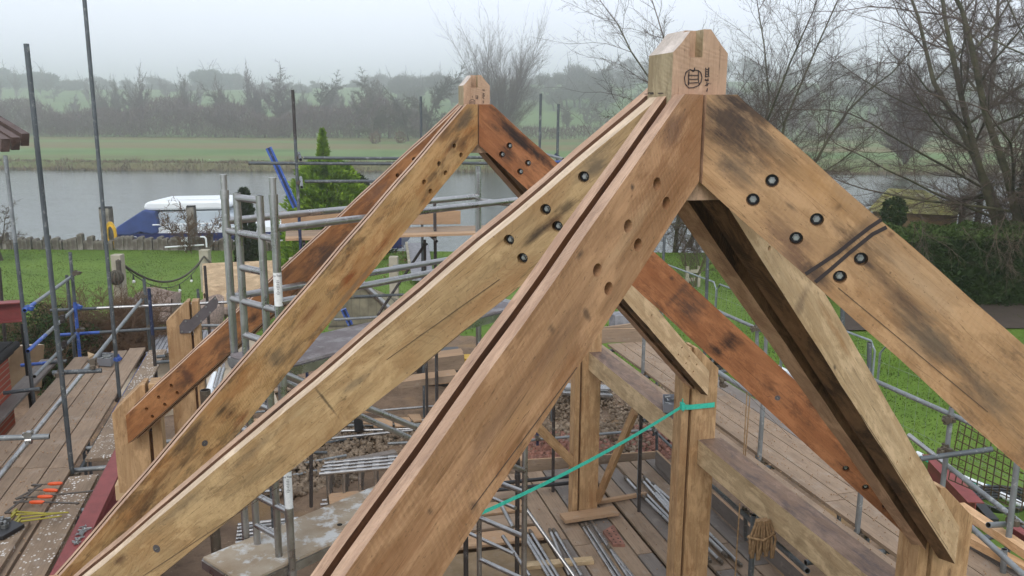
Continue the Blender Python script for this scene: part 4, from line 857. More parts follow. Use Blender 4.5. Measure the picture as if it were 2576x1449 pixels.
for q, y, d1, d2, m_ in ((ZA(640, 165), 13.6, Zd, Yd, 'coupler'), (ZA(235, 462), 11.5, Zd, Yd, 'blue'), (ZA(650, 450), 13.6, Zd, Yd, 'blue'), (ZA(672, 640), 13.6, Zd, Yd, 'coupler'), (ZA(500, 1010), 8.98, Zd, Xd, 'coupler'),
                     (ZA(775, 925), 9.02, Xd, Yd, 'coupler'), (ZB(410, 320), 13.9, Zd, Yd, 'coupler'), (ZB(460, 318), 12.7, Zd, Xd, 'coupler'), (ZB(455, 670), 13.8, Zd, Xd, 'coupler'), (ZA(985, 880), 11.39, Zd, Xd, 'blue'), (ZC(235, 310), 7.6, Xd, Yd, 'alu'),
                     (ZA(520, 550), 12.6, Xd, Yd, 'steel'), (ZA(535, 765), 12.6, Xd, Yd, 'steel'), (ZB(1020, 655), 14.6, Zd, Xd, 'coupler')):
    coupler(SL, at(q, y=y), d1, d2, m_)
# ---- right walkway scaffold
SR = empty('scaffold', (5.2, 9, 0), 'tube scaffold on the right with galvanised rails beside the boarded walkway', 'scaffold', 'tube scaffolds round the building')
for y, zt in ((5.91, 3.1), (7.55, 3.35), (10.69, 3.0)): ftube(SR, 'standard', (4.66, y, 0), (4.66, y, zt), ('galv',))
XO = 5.85
std(SR, ZE(1395, 700), ZE(1470, 60), 6.25, ('galv',)); std(SR, ZX(750, 1400), ZX(830, 690), 5.15, ('galv',)); std(SR, ZX(735, 1440), ZX(745, 1270), 5.0, ('galv',)) 
std(SR, ZG(785, 880), ZG(785, 690), 9.7, ('galv',)); std(SR, ZG(842, 930), ZG(848, 780), 9.4, ('galv',)); std(SR, ZG(1538, 1050), ZG(1540, 865), 7.45, ('galvd',)); std(SR, ZG(1358, 740), ZG(1360, 630), 8.0, ('galvd',))
std(SR, ZG(445, 585), ZG(455, 262), 11.1, ('galvd',)); std(SR, ZG(155, 330), ZG(165, 142), 13.4, ('galvd',))
def rr(q1, q2, x, mats=('galv',), seg=None): return rail(SR, q1, q2, x, mats=mats, seg=seg)
rr(ZG(520, 655), ZG(2310, 1449), XO, ('galv', 'galv')); rr(ZE(1115, 290), (2700, 1420), XO, ('alu', 'galv'), [.3])
rr(ZD(1220, 610), ZD(1500, 790), 5.0, ('galv',)); rr(ZG(520, 1060), ZG(800, 1240), 5.0); rr(ZG(930, 1040), ZG(1150, 1200), 6.0, ('alu',)); rr(ZE(1615, 1035), (2700, 1560), 5.2, ('galv',))
ftube(SR, 'transom', at(ZE(1210, 485), y=6.1), at(ZE(1630, 320), y=6.1)+Vector((0, -.25, 0)), ('galvd',)); ftube(SR, 'transom', at(ZE(1770, 1030), y=5.2), at(ZE(2000, 1020), y=5.3), ('galv',))
ftube(SR, 'ledger', (4.62, 4, 2.14), (4.62, 12.3, 2.14), ('galvd', 'dblue', 'galvd')); ftube(SR, 'ledger', (5.7, 4, 2.14), (5.7, 12.3, 2.14), ('galvd',))
for y in (4.6, 5.6, 7.4, 9.0, 10.6, 12.): ftube(SR, 'transom', (3.95, y, 2.19), (5.95, y, 2.19), ('galvd',))
for q, y, d1, d2 in ((ZE(1445, 165), 6.25, Zd, Yd), (ZE(1430, 410), 6.2, Zd, Xd), (ZE(1400, 430), 6.2, Zd, Yd), (ZG(770, 775), 9.6, Zd, Yd), (ZG(2070, 1385), 6.2, Zd, Yd), (ZE(1975, 1000), 5.2, Zd, Xd), (ZG(560, 1110), 9.4, Zd, Yd), (ZG(555, 1150), 9.4, Zd, Xd)):
    coupler(SR, at(q, y=y), d1, d2)
# ---- far scaffold by the bright cypress, with its raised platform
SF = empty('scaffold', (3, 15, 0), 'far tube scaffold with guard rails crossing the cypress and the river', 'scaffold', 'tube scaffolds round the building')
YF = 13.6
def fx_(q1, q2, mats=('galvd',), y=YF, seg=None): return xr(SF, q1, q2, y, mats, seg)
def fs(qt, qb, mats=('galvd',), y=YF, seg=None): a = at(qt, y=y); b = at(qb, y=y); ftube(SF, 'standard', a, (a.x+(b.x-a.x)*a.z/max(.2, a.z-b.z), y, 0), mats, seg=seg)
fs(ZN(823, -10-120), ZN(880, 1000), ('steel', 'galvd', 'dblue'), seg=[.12, .3]); fx_(ZN(480, 438), ZN(1750, 445)); fx_(ZN(905, 398), ZN(1750, 402)); fx_(ZN(915, 580), ZN(1560, 578))
fx_(ZK(600, 700), ZK(800, 702)); fx_(ZK(560, 752), ZK(820, 755)); 
ftube(SF, 'transom', at(ZN(870, 360), y=YF+.35), at(ZN(885, 412), y=YF-.35), ('galvd',)); ftube(SF, 'transom', at(ZN(885, 550), y=YF+.35), at(ZN(893, 625), y=YF-.3), ('galv',))
fs(ZK(1275, 122), ZK(1265, 620), ('galvd',), 15.2); fs(ZK(1435, 218), ZK(1425, 680), ('galvd',), 14.6); fs(ZK(188, 148), ZK(192, 530), ('galvd',), 15.6); fs(ZK(312, 1090), ZK(315, 1380), ('galvd',), 14.4)
ftube(SF, 'ledger', at(ZK(1290, 665), y=14.6), at(ZK(1480, 715), y=13.6), ('galv',)); ftube(SF, 'ledger', at(ZK(1385, 745), y=14.2), at(ZK(1480, 735), y=13.6), ('blue',))
coupler(SF, at(ZN(875, 395), y=YF), Zd, Xd); coupler(SF, at(ZN(870, 590), y=YF), Zd, Xd); coupler(SF, at(ZK(1415, 690), y=14.4), Zd, Xd, 'dblue')
ftube(SF, 'brace', at(ZU(875, 150), y=14.5), at(ZU(480, 745), y=14.3), ('steel',)); ftube(SF, 'standard', at(ZU(875, 110), y=14.4), at(ZU(878, 400), y=14.4)+Vector((0, 0, -3)), ('steel',)); ftube(SF, 'standard', at(ZU(960, -200), y=14.2), at(ZU(965, 340), y=14.2)+Vector((0, 0, -3)), ('steel',))
coupler(SF, at(ZU(875, 145), y=14.4), Zd, Xd, 'steel')
fx_(ZU(280, 585), ZU(700, 568), ('galvd',), 14.2); fx_(ZU(120, 778), ZU(480, 755), ('galv',), 14.0); fx_(ZU(610, 330), ZU(860, 305), ('galv',), 19)
ftube(SF, 'transom', at(ZU(975, 122), y=13.4), at(ZU(975, 122), y=13.4)+Vector((0, 1.3, 0)), ('steel',)); ftube(SF, 'transom', at(ZY(335, 520), y=13.4), at(ZY(335, 520), y=13.4)+Vector((0, 1.3, 0)), ('steel',))
# ---- scaffold boards
def board(x0, x1, y0, y1, z, mat='board', label='', group=None, th=.038, name='scaffold_board', cat='board', rz=0, dz=0):
    mb = MB(); cx, cy = (x0+x1)/2, (y0+y1)/2; Lx, Ly = x1-x0, y1-y0
    long_x = Lx > Ly
    mb.box((cx, cy, z-th/2), (Lx, Ly, th)); xd = Vector((1, 0, 0)) if long_x else Vector((0, 1, 0))
    if rz: xd = Matrix.Rotation(rz, 3, 'Z') @ xd; mb.v = [tuple(Matrix.Rotation(rz, 3, 'Z') @ (Vector(v)-Vector((cx, cy, 0)))+Vector((cx, cy, 0))) for v in mb.v]
    o = mb.build(name, M[mat], None, frame((cx, cy, z-th/2), xd), bevel=.003); return tag(o, label, cat, group)
GL = 'weathered boards of the left walkway'
lx = [-3.24, -3.01, -2.78, -2.545, -2.31]
names = ['outermost', 'second from outside', 'third from outside', 'innermost']
for i in range(4):
    ys = [4.0+.4*(i % 2), 9.15-.05*i, 13.3+.12*i]
    for k in range(2):
        board(lx[i]+.006, lx[i+1]-.006, ys[k], ys[k+1]-.012, 2.25-.002*i, 'board', '%s brown board in the %s run of the left walkway' % (names[i], ('near', 'far')[k]), GL)
board(-3.66, -3.42, 7.5, 13.2, 2.27, 'board_grey', 'lone grey board beyond the gap at the outer side of the left walkway', GL)
board(-2.24, -1.99, 9.2, 13.5, 2.235, 'board_splat', 'paint spattered board beside the red steel beam, far length', GL)
board(-2.29, -2.02, 3.8, 8.75, 2.24, 'board_splat', 'paint spattered board beside the red steel beam, near length under the bar clamps', GL)
board(-2.62, -2.36, 3.8, 7.7, 2.29, 'board_splat', 'paint spattered board lapped over the walkway by the socket tray', GL)
GR = 'weathered boards of the right walkway'
rx = [4.69, 4.915, 5.14, 5.365, 5.59]
for i in range(4):
    ys = [3.6, 6.45+.12*i, 12.2]
    for k in range(2):
        board(rx[i]+.006, rx[i+1]-.006, ys[k], ys[k+1]-.012, 2.25, ('board', 'board_grey')[i == 3], '%s brown board in the %s run of the right walkway' % (names[3-i], ('near', 'far')[k]), GR)
board(4.02, 4.30, 3.6, 6.2, 2.25, 'board', 'board close against the heavy beam, near length of the right walkway', GR); board(4.02, 4.30, 6.22, 12.2, 2.25, 'board_splat', 'board close against the heavy beam, far length with crumbs of plaster', GR)
board(4.32, 4.60, 3.6, 8.4, 2.25, 'board', 'board between the beam and the row of poles, near length', GR); board(4.32, 4.60, 8.42, 12.2, 2.25, 'board', 'board between the beam and the row of poles, far length', GR)
# toe boards on edge
tb = obeam(at(ZD(290, 330), y=12.28), at(ZD(655, 325), y=12.28), .038, .225, 'toe board on edge closing the far end of the right walkway', 'board', 'board_new', 'toe_board', 'board'); 
# raised far platform
q0 = at(ZY(75, 470), y=YF); zq = q0.z
for i in range(5):
    board(q0.x, at(ZY(2490, 420), y=YF).x+1.2, YF+.03+i*.235, YF+.255+i*.235, zq+.02+(.03 if i == 0 else 0), 'board_new' if i < 2 else 'board', '%s long pale board of the far raised platform' % ('nearest', 'second', 'third', 'fourth', 'farthest')[i], 'boards of the far raised platform')
obeam(at(ZY(15, 150), y=YF+1.25), at(ZY(2490, 130), y=YF+1.25), .038, .24, 'stained toe board on edge behind the far platform', 'board_new', 'board_new', 'toe_board', 'board')
REDX = -1.765
# ------------------------------------------------------------ aluminium tower standing inside the frame
def atw(q, w_):
    d = ray(*q); return CAM+d*(w_/(d.x*math.sin(YAW)+d.y*math.cos(YAW)))
TW = empty('access_tower', (1, 5.5, 0), 'aluminium access tower with ladder frames and two platforms between the rafters', 'scaffold tower')
AR = .0258
e1 = Vector((-.57, .82, 0)).normalized(); e2 = Vector((.82, .57, 0)).normalized()
t2 = at((693, 600), D=5.3); t2.z = 0; WT = .56
def zat(px, py, p):      # height seen at photo row py on the upright through p
    lo, hi = 0., 9.
    for _ in range(40):
        m_ = (lo+hi)/2; v = Vector((p.x, p.y, m_))-CAM; y = IH/2-FPX*v.dot(up)/v.dot(fw)
        if y > py: lo = m_
        else: hi = m_
    return lo
LT = 2.45
T_ = {'T2': t2, 'T1': t2+e1*WT, 'T3': t2+e2*LT, 'T4': t2+e1*WT+e2*LT}
I1 = t2+e1*WT*.74; I2 = t2+e1*WT*.27
def vt(p, z0, z1, r_=AR, name='standard', m_='alu'): ftube(TW, name, (p.x, p.y, z0), (p.x, p.y, z1), (m_,), r_)
zt1 = zat(0, 470, T_['T1']); zt2 = zat(0, 480, t2)
for k, zt in (('T1', zt1), ('T2', zt2)):
    p = T_[k]; vt(p, 0, zt-.06)
    mb = MB(); mb.tube([(p.x, p.y, zt-.08), (p.x, p.y, zt-.02)], AR*1.12, 14); mb.tube([(p.x, p.y, zt-.02), (p.x, p.y, zt+.07)], AR*.8, 14); mb.tube([(p.x, p.y, zt+.07), (p.x, p.y, zt+.082)], AR*.95, 14); mb.build('spigot', M['alu'], TW)
zi = zat(0, 485, I1); vt(I1, 0, zi, AR*.95); vt(I2, 0, zi, AR*.95)
def hz_(p, q, z, r_=AR, name='rung', m_='alu'): ftube(TW, name, (p.x, p.y, z), (q.x, q.y, z), (m_,), r_*.92)
rows = [(497, 0), (577, 1), (665, 0), (748, 1), (836, 0), (925, 1)]; zs_ = [zat(0, r_, I1) for r_, _ in rows]; dzr = (zs_[0]-zs_[-1])/5
for k in range(int(zs_[0]/dzr)):
    z = zs_[0]-k*dzr; full = k % 2 == 1
    hz_(T_['T1'] if full else I1, T_['T2'] if full else I2, z)
    if full:
        for p in (T_['T1'], T_['T2']): mb = MB(); mb.tube([(p.x, p.y, z-.035), (p.x, p.y, z+.035)], AR*1.13, 14); mb.build('collar', M['alu'], TW)
vt(T_['T4'], 0, zat(0, 418, T_['T4'])); vt(T_['T3'], 0, zat(0, 600, T_['T3']))
for k in range(1, 12): hz_(T_['T4'], T_['T3'], zat(0, 505, T_['T4'])-.43*k+.43, name='frame_bar')
def lb(p, zp, q, zq, name='guard_rail', m_='alu', k=.95): ftube(TW, name, (p.x, p.y, zp), (q.x, q.y, zq), (m_,), AR*k)
z_ = zat(0, 556, T_['T1']); lb(T_['T1'], z_, T_['T4'], zat(0, 494, T_['T4'])); z_b = zat(0, 588, T_['T2']-e2*.0)
lb(T_['T2'], zat(0, 575, T_['T2']), T_['T3'], zat(0, 575-75, T_['T3'])); lb(T_['T2'], zat(0, 760, T_['T2']), T_['T3'], zat(0, 640, T_['T3']))
lb(T_['T1'], zat(0, 748, T_['T1']), T_['T4'], zat(0, 640, T_['T4'])); lb(T_['T2'], zat(0, 940, T_['T2']), T_['T3'], zat(0, 1185, T_['T3']), 'brace'); lb(T_['T1'], zat(0, 905, T_['T1']), T_['T4'], zat(0, 1180, T_['T4']), 'brace')
mb = MB(); c_ = Vector((T_['T1'].x, T_['T1'].y, zat(0, 908, T_['T1']))); mb.tube([c_-e2*.03, c_+e2*.05], .045, 18); mb.build('hook_collar', M['alu'], TW)
for p, r0_, r1_ in ((T_['T2'], 685, 775), (T_['T2'], 1185, 1290)):
    za, zb2_ = zat(0, r1_, p), zat(0, r0_, p); mb = MB(); mb.tube([(p.x, p.y, za), (p.x, p.y, zb2_)], AR*1.03, 16, 0, cap=False)
    tocam = (CAM-Vector((p.x, p.y, (za+zb2_)/2))); tocam.z = 0; tocam.normalize(); sd_ = tocam.cross(Vector((0, 0, 1)))
    rg2 = random.Random(3)
    for i in range(9):
        zz_ = zb2_-.05-i*.011; c_ = Vector((p.x, p.y, zz_))+tocam*AR*1.0; wl = rg2.uniform(.006, .016); mb.box(c_+tocam*.0015, (wl*1.6, .002, .0022), 1, Matrix((sd_, tocam, Vector((0, 0, 1)))).transposed())
    s = plain('label_paper', (.72, .73, .72), .6, 0, .1, 60); mb.build('label_sticker', [s, M['ink']], TW)
def text(body, size, fr_, mat, parent=None, name='lettering', ext=.001):
    cu = bpy.data.curves.new('t', 'FONT'); cu.body = body; cu.size = size; cu.extrude = ext; cu.align_x = 'CENTER'; cu.align_y = 'CENTER'; cu.resolution_u = 3
    to = bpy.data.objects.new('t', cu); col.objects.link(to); bpy.context.view_layer.update(); me = bpy.data.meshes.new_from_object(to.evaluated_get(bpy.context.evaluated_depsgraph_get())); bpy.data.objects.remove(to)
    me.materials.clear(); me.materials.append(mat); o = bpy.data.objects.new(name, me); col.objects.link(o)
    if parent is not None: o.parent = parent; o.matrix_local = W[parent.as_pointer()].inverted() @ fr_
    else: o.matrix_world = fr_
    W[o.as_pointer()] = fr_; return o
for r0_ in (692, 1196):
    p = T_['T2']; z = zat(0, r0_, p); tc_ = (CAM-Vector((p.x, p.y, z))); tc_.z = 0; tc_.normalize(); xx = Vector((0, 0, 1)).cross(tc_)
    m_ = Matrix((xx, Vector((0, 0, 1)), tc_)).transposed().to_4x4(); m_.translation = Vector((p.x, p.y, z))+tc_*(AR*1.06); text('ro Tow', .018, m_, M['ink'], TW)
def platform(z, x0, x1, mat, name, side=.06):
    a = t2+e1*.03+e2*x0; b = t2+e1*(WT-.03)+e2*x0; c = t2+e1*(WT-.03)+e2*x1; d = t2+e1*.03+e2*x1; mb = MB()
    pts = [Vector((p.x, p.y, z)) for p in (a, b, c, d)]; mb.prism(pts, (0, 0, -.018), 0)
    for p, q in ((a, d), (b, c), (a, b)): mb.beam((p.x, p.y, z-.05), (q.x, q.y, z-.05), .03, side, 1)
    mb.tube([pts[0].lerp(pts[2], .35)+Vector((0, 0, .0005)), pts[0].lerp(pts[2], .35)+Vector((0, 0, .002))], .02, 14, 2)
    o = mb.build(name, [mat, M['alu'], M['gap']], TW); return o
def plymat(name, a, b, white):
    s = NT(name, .75, spec=.2); P = s.coord('Object', rnd=False); n1 = s.noise(P, 2.5, 6, .65); n2 = s.noise(P, 7, 6, .7)
    c = s.mix(s.ramp(n1, [(.35, 0.), (.65, 1.)]), a, b); c = s.mix(s.mul(s.ramp(n2, [(.5, 0.), (.62, 1.)]), white), c, (.55, .56, .55)); c = s.mix(s.ramp(s.noise(P, 26, 4, .7), [(.66, 0.), (.7, .7)]), c, (.07, .05, .04)); s.base(c); return s.mat
M['deck_dark'] = plymat('deck_grey_brown', srgb(112, 104, 104), srgb(138, 132, 134), .25); M['deck_pale'] = plymat('deck_spattered', srgb(140, 122, 100), srgb(166, 154, 136), .9)
platform(zat(0, 925, t2), -.05, LT, M['deck_dark'], 'platform'); platform(zat(0, 1418, t2), -.35, LT-.2, M['deck_pale'], 'platform')

# ------------------------------------------------------------ river bank: piles, mooring posts, boats, rope posts
pile = MB(); pile.prism([(-.14, -.13, -1.5), (.14, -.13, -1.5), (.14, -.13, .62), (.05, -.13, .66), (-.14, -.13, .6)], (0, .26, 0)); 
M['pile'] = twig_mat('old_piling', (.10, .085, .07), (.26, .24, .21), 3.)
p0 = pile.build('bank_pile', M['pile'], None, bevel=.015); tag(p0, 'squat weathered pile in the row along the near river bank', 'pile', 'piles along the near river bank'); pr_ = random.Random(5); first = True
for i in range(62):
    px = -12+i*12.6+pr_.uniform(-3, 3); o = p0 if first else p0.copy()
    if not first: col.objects.link(o)
    first = False; q = atw((px, 600), 36.0+.1*pr_.random()); o.location = (q.x, q.y, pr_.choice([-.22, -.12, -.06, -.25, .05, -.18])); o.scale = (pr_.uniform(.55, 1.0), 1, 1); o.rotation_euler = (pr_.uniform(-.03, .03), pr_.uniform(-.04, .04), -YAW)
def mpost(px, pt, pb, w_, wd, label, cat='post', mat='pile', name='mooring_post'):
    a = atw((px, pb), w_); b = atw((px, pt), w_); mb = MB(); mb.beam((a.x, a.y, min(a.z, 0)-.3), (a.x, a.y, b.z), wd, wd, 0, (math.cos(YAW), -math.sin(YAW), 0)); mb.box((a.x, a.y, b.z+.02), (wd*1.1, wd*1.1, .05), 1)
    o = mb.build(name, [M[mat], M['gap']], None, frame((a.x, a.y, 0)), bevel=.01); return tag(o, label, cat)
mpost(274, 523, 615, 36.4, .42, 'tall mooring post with coiled yellow hose hanging on it'); mpost(486, 520, 600, 36.5, .32, 'tall mooring post in front of the white cabin boat')
mb = MB(); q = atw((279, 577), 36.1)
for i in range(9):
    rr_ = .16+.02*(i % 4); pts = [q+Vector((math.cos(YAW)*math.cos(t)*rr_, -math.sin(YAW)*math.cos(t)*rr_-.01*i, math.sin(t)*rr_*2.6-.25)) for t in [k*.45 for k in range(15)]]; mb.tube(pts, .035, 6)
M['yellow'] = plain('yellow_hose', srgb(200, 158, 40), .6); tag(mb.build('hose_coil', M['yellow'], None, frame(q)), 'yellow hose coil hanging on the mooring post', 'hose')
M['white'] = plain('white_gelcoat', srgb(226, 230, 232), .35, 0, .04, 2); M['hull'] = plain('navy_hull', srgb(34, 42, 92), .35, 0, .1, 2); M['cover'] = plain('blue_canvas', srgb(46, 66, 118), .75, 0, .25, 1.5, .05); M['screen'] = plain('canopy_grey', srgb(176, 186, 194), .5, 0, .08, 2)
aw = Vector((math.sin(YAW), math.cos(YAW), 0)); ac = Vector((r0.x, r0.y, 0))
def bpoly(mb, pts, w0, dep, m_, back=None, taper=0):
    A_ = [atw(q, w0) for q in pts]; Bq = [p+aw*dep for p in A_] 
    mb.prism(A_, Bq, m_)
bt = empty('cabin_cruiser', atw((450, 600), 40), 'white cabin cruiser with navy hull and blue canvas over its left end', 'boat', 'boats moored along the near bank')
mb = MB(); bpoly(mb, [(283, 612), (290, 590), (300, 588), (1010, 580), (1010, 625), (300, 625)], 39.4, 3.3, 0); mb.build('hull', [M['hull']], bt)
mb = MB(); bpoly(mb, [(396, 589), (396, 574), (404, 571), (720, 571), (724, 586)], 39.45, 3.2, 0); mb.build('deck', [M['white']], bt)
mb = MB(); bpoly(mb, [(404, 572), (388, 549), (394, 543), (402, 533), (560, 529), (590, 545), (600, 570)], 39.7, 2.7, 0); mb.build('cabin', [M['screen']], bt, bevel=.05)
mb = MB(); bpoly(mb, [(359, 525), (363, 512), (372, 508), (400, 507.5), (552, 505), (572, 510), (578, 520), (560, 527), (372, 530)], 39.6, 3.0, 0); mb.build('roof', [M['white']], bt, bevel=.12)
mb = MB(); A_ = [(289, 592), (292, 572), (360, 528), (388, 533), (394, 560), (398, 586), (380, 590), (352, 584), (330, 592)]; bpoly(mb, A_, 39.35, 3.1, 0); mb.build('canvas_cover', [M['cover']], bt, bevel=.06)
mb = MB(); mb.tube([atw((384, 566), 39.2), atw((600, 560), 39.2)], .035, 6); 
for px in (448, 459, 507, 560): mb.tube([atw((px, 563), 39.2), atw((px, 584), 39.2)], .022, 5)
mb.tube([atw((420, 503), 39.8), atw((550, 500), 39.8)], .03, 6); mb.build('rail', [M['white']], bt)
for (xa, ya, xb, yb) in ((300, 592, 285, 606), (600, 585, 620, 604)):
    mb = MB(); a_, b_2 = atw((xa, ya), 39.3), atw((xb, yb), 36.4); mb.tube([a_, a_.lerp(b_2, .5)-Vector((0, 0, .12)), b_2], .018, 5); mb.build('mooring_line', M['rope'], bt)
mb = MB(); bpoly(mb, [(302, 609), (1000, 600), (1000, 603), (302, 612)], 39.37, .05, 0); mb.build('rubbing_strake', M['white'], bt)
m_ = Matrix((ac, Vector((0, 0, 1)), -aw)).transposed().to_4x4(); m_.translation = atw((341, 602), 39.33)
t_ = text('NG45', .36, m_, M['white'], bt, ext=.01)
b2 = empty('motor_boat', atw((720, 600), 43), 'second white boat with dark navy hull, mostly hidden behind the rafters', 'boat', 'boats moored along the near bank')
mb = MB(); bpoly(mb, [(668, 558), (700, 548), (760, 545), (800, 548), (800, 585), (690, 585)], 43.4, 3, 0); mb.build('cabin', [M['white']], b2, bevel=.08)
mb = MB(); bpoly(mb, [(655, 578), (815, 578), (810, 610), (670, 610)], 43.3, 3.2, 0); mb.build('hull', [M['hull']], b2)
# white handrail and meter box on the lawn edge
mb = MB(); mb.tube([atw((415, 622), 35.2), atw((513, 616), 35.2)], .035, 6); mb.tube([atw((520, 622), 35.2), atw((518, 600), 35.2), atw((514, 596), 35.2), atw((504, 596), 35.2)], .04, 6); tag(mb.build('hand_rail', M['white']), 'low white bent rail on the lawn by the piles', 'rail')
mb = MB(); q = atw((464, 603), 35.8); mb.box(q, (.32, .1, .22), 0, Matrix.Rotation(-YAW, 3, 'Z')); mb.box(q-Vector((0, 0, .3)), (.06, .06, .4), 0); tag(mb.build('meter_box', M['white'], bevel=.01), 'small white box fixed low against the bank piles', 'box')
for px, py, w_, lb_ in ((522, 405, 104, 'white gull resting low at the river edge of the far field'), (347, 394, 125, 'tiny white gull standing in the middle of the far field'), (1228, 345, 190, 'white speck of a gull beyond the far truss')):
    q = atw((px, py), w_); g = empty('gull', q, lb_, 'bird'); k = 1 if w_ < 150 else 1.5
    mb = MB(); c_ = Vector((q.x, q.y, tz(0, 150)+.3)); c_ = q
    mb.ball(c_, .16*k, 10, 6, 0, (1.7, .8, .8)); mb.ball(c_+ac*.26*k+Vector((0, 0, .12*k)), .08*k, 8, 6); mb.prism([c_-ac*.2*k, c_-ac*.5*k+Vector((0, 0, .03)), c_-ac*.2*k+Vector((0, 0, .08))], tuple(aw*.06)); mb.prism([c_+ac*.33*k+Vector((0, 0, .1*k)), c_+ac*.42*k+Vector((0, 0, .09*k)), c_+ac*.33*k+Vector((0, 0, .13*k))], tuple(aw*.03), 1)
    mb.tube([c_, c_-Vector((0, 0, .25*k))], .015, 5, 1); mb.build('body', [M['white'], M['yellow']], g)
# rope posts, swag, festoon lights
M['ptimber'] = twig_mat('weathered_post', (.28, .25, .19), (.42, .39, .31), 2.); M['cable'] = plain('black_cable', (.012, .012, .012), .6); M['bulb'] = plain('bulb_glass', (.75, .75, .72), .15)
def rpost(px, pt, w_, label, wd=.2):
    b = atw((px, pt), w_); mb = MB(); mb.beam((b.x, b.y, -.3), (b.x, b.y, b.z), wd, wd, 0, (math.cos(YAW), -math.sin(YAW), 0)); return tag(mb.build('rope_post', M['ptimber'], None, frame((b.x, b.y, 0)), bevel=.01), label, 'post', 'squared posts of the rope fence')
rpost(295, 640, 20.5, 'squared pale post with rope and a knotted ball, behind the tall grey pole', .24); rpost(515, 628, 27.5, 'squared pale post behind the plywood sheet', .3); rpost(737, 648, 27., 'squared pale post right of the ladder frame', .22); rpost(990, 645, 19.5, 'squared pale post seen below the far rafters beside the shingled roof', .2); rpost(1082, 690, 19.2, 'squared pale post at the landing stage steps', .18)
def swag(a, b, sag, r_, n=18): return [a.lerp(b, i/n)-Vector((0, 0, sag*4*(i/n)*(1-i/n))) for i in range(n+1)]
pa = atw((297, 655), 20.3); pb = atw((513, 645), 27.3); pc_ = atw((737, 660), 26.8)
mb = MB(); mb.tube(swag(pa, pb, .68, 1), .03, 8); mb.tube(swag(pb, pc_, .72, 1), .03, 8); mb.tube([pa, pa-Vector((0, 0, .5))], .06, 8); tag(mb.build('rope', M['rope']), 'thick dark rope slung between the squared posts on the lawn', 'rope')
mb = MB(); q = atw((292, 698), 20.2); mb.ball(q, .155, 14, 10)
for k in range(6):
    t = k*math.pi/6; mb.tube([q+Vector((math.cos(t)*math.cos(u_)*.165, math.sin(t)*math.cos(u_)*.165, math.sin(u_)*.165)) for u_ in [j*.35 for j in range(19)]], .022, 5)
tag(mb.build('knot_ball', M['rope'], None, frame(q)), 'knotted rope ball hanging on the squared post', 'rope knot')
for (a, b, sag, nb_, lb_) in ((pa, pb, .85, 5, 'string of festoon bulbs under the long rope on the lawn'), (pb, pc_, .95, 4, 'string of festoon bulbs in front of the plywood sheet')):
    e = empty('light_string', a, lb_, 'string lights', 'festoon light strings'); mb = MB(); P_ = swag(a, b, sag, 1, 24); mb.tube(P_, .012, 5); mb.build('cable', M['cable'], e)
    for i in range(nb_):
        c_ = P_[int(3+i*20/nb_)]; mb = MB(); mb.tube([c_, c_-Vector((0, 0, .14))], [.012, .03], 6, 0); mb.ball(c_-Vector((0, 0, .19)), .045, 8, 6, 1); mb.build('bulb', [M['cable'], M['bulb']], e)
# plywood sheet standing on the lawn
M['ply'] = oak('plywood', srgb(206, 178, 136), srgb(220, 194, 152), stain=.15, orange=.2, figure=.6, fresh=True, saw=0)
q = [atw((509, 663), 22.5), atw((690, 655), 22.5), atw((690, 800), 22.0), atw((512, 795), 22.0)]; mb = MB(); mb.prism(q, tuple(aw*.02)); pw = mb.build('plywood_sheet', M['ply'], None, frame(q[0], (q[1]-q[0]), (q[0]-q[3]))); tag(pw, 'tan plywood sheet with rows of small holes standing on the lawn', 'plywood')
mb = MB()
for i in range(12):
    for j in (0, 1): c_ = q[0].lerp(q[1], (.55, .87)[j]).lerp(q[3].lerp(q[2], (.55, .87)[j]), .06+i*.08); mb.tube([c_-aw*.002, c_-aw*.006], .02, 8, 0)
o = mb.build('screw_holes', M['gap'], pw); 
# left garden shrubs, patio, wall
def shrub(px, pb, w_, rad, n, size, mat, lb_, seed, z=None, inner=.2):
    p = atw((px, pb), w_); e = empty('shrub', (p.x, p.y, 0), lb_, 'shrub'); leafball('foliage', (0, 0, rad[2]*.8 if z is None else z), rad, n, size, M[mat], seed, parent=e, inner=inner); t = MB(); t.tube([(0, 0, -.1), (0, 0, rad[2]*.7)], [.05, .02], 6); o = t.build('stems', M['bark']); o.parent = e; o.matrix_local = Matrix(); return e
shrub(105, 870, 17.2, (1.05, .8, 1.0), 9000, .045, 'darkleaf', 'glossy dark green shrub behind the left scaffold', 3)
for k, (px, w_) in enumerate(((60, 17.5), (200, 18), (255, 18.6), (300, 19))):
    tr = Tree(200+k); root = empty('bare_shrub', atw((px, 870), w_), ['tangled brown bare shrub left of the green shrub', 'tangled brown bare shrub right of the green shrub', 'reddish brown bare shrub in the middle of the border', 'thin brown bare shrub beside the squared post'][k], 'shrub'); root.location.z = 0
    for j in range(22):
        a = tr.r.uniform(0, 6.28); tr.grow(Vector((math.cos(a)*.3, math.sin(a)*.3, 0)), Vector((math.cos(a)*.7, math.sin(a)*.7, 1)).normalized(), 1.1, .011, 1, 4, dict(up=[.05], wob=.16, kids=[2, 2, 1.6, 1.2], ang=[(20, 60)], len=[.6], rmin=.005, thick=0, nseg=4))
    tr.meshes('s', M['bark'], M['bramble'], root)
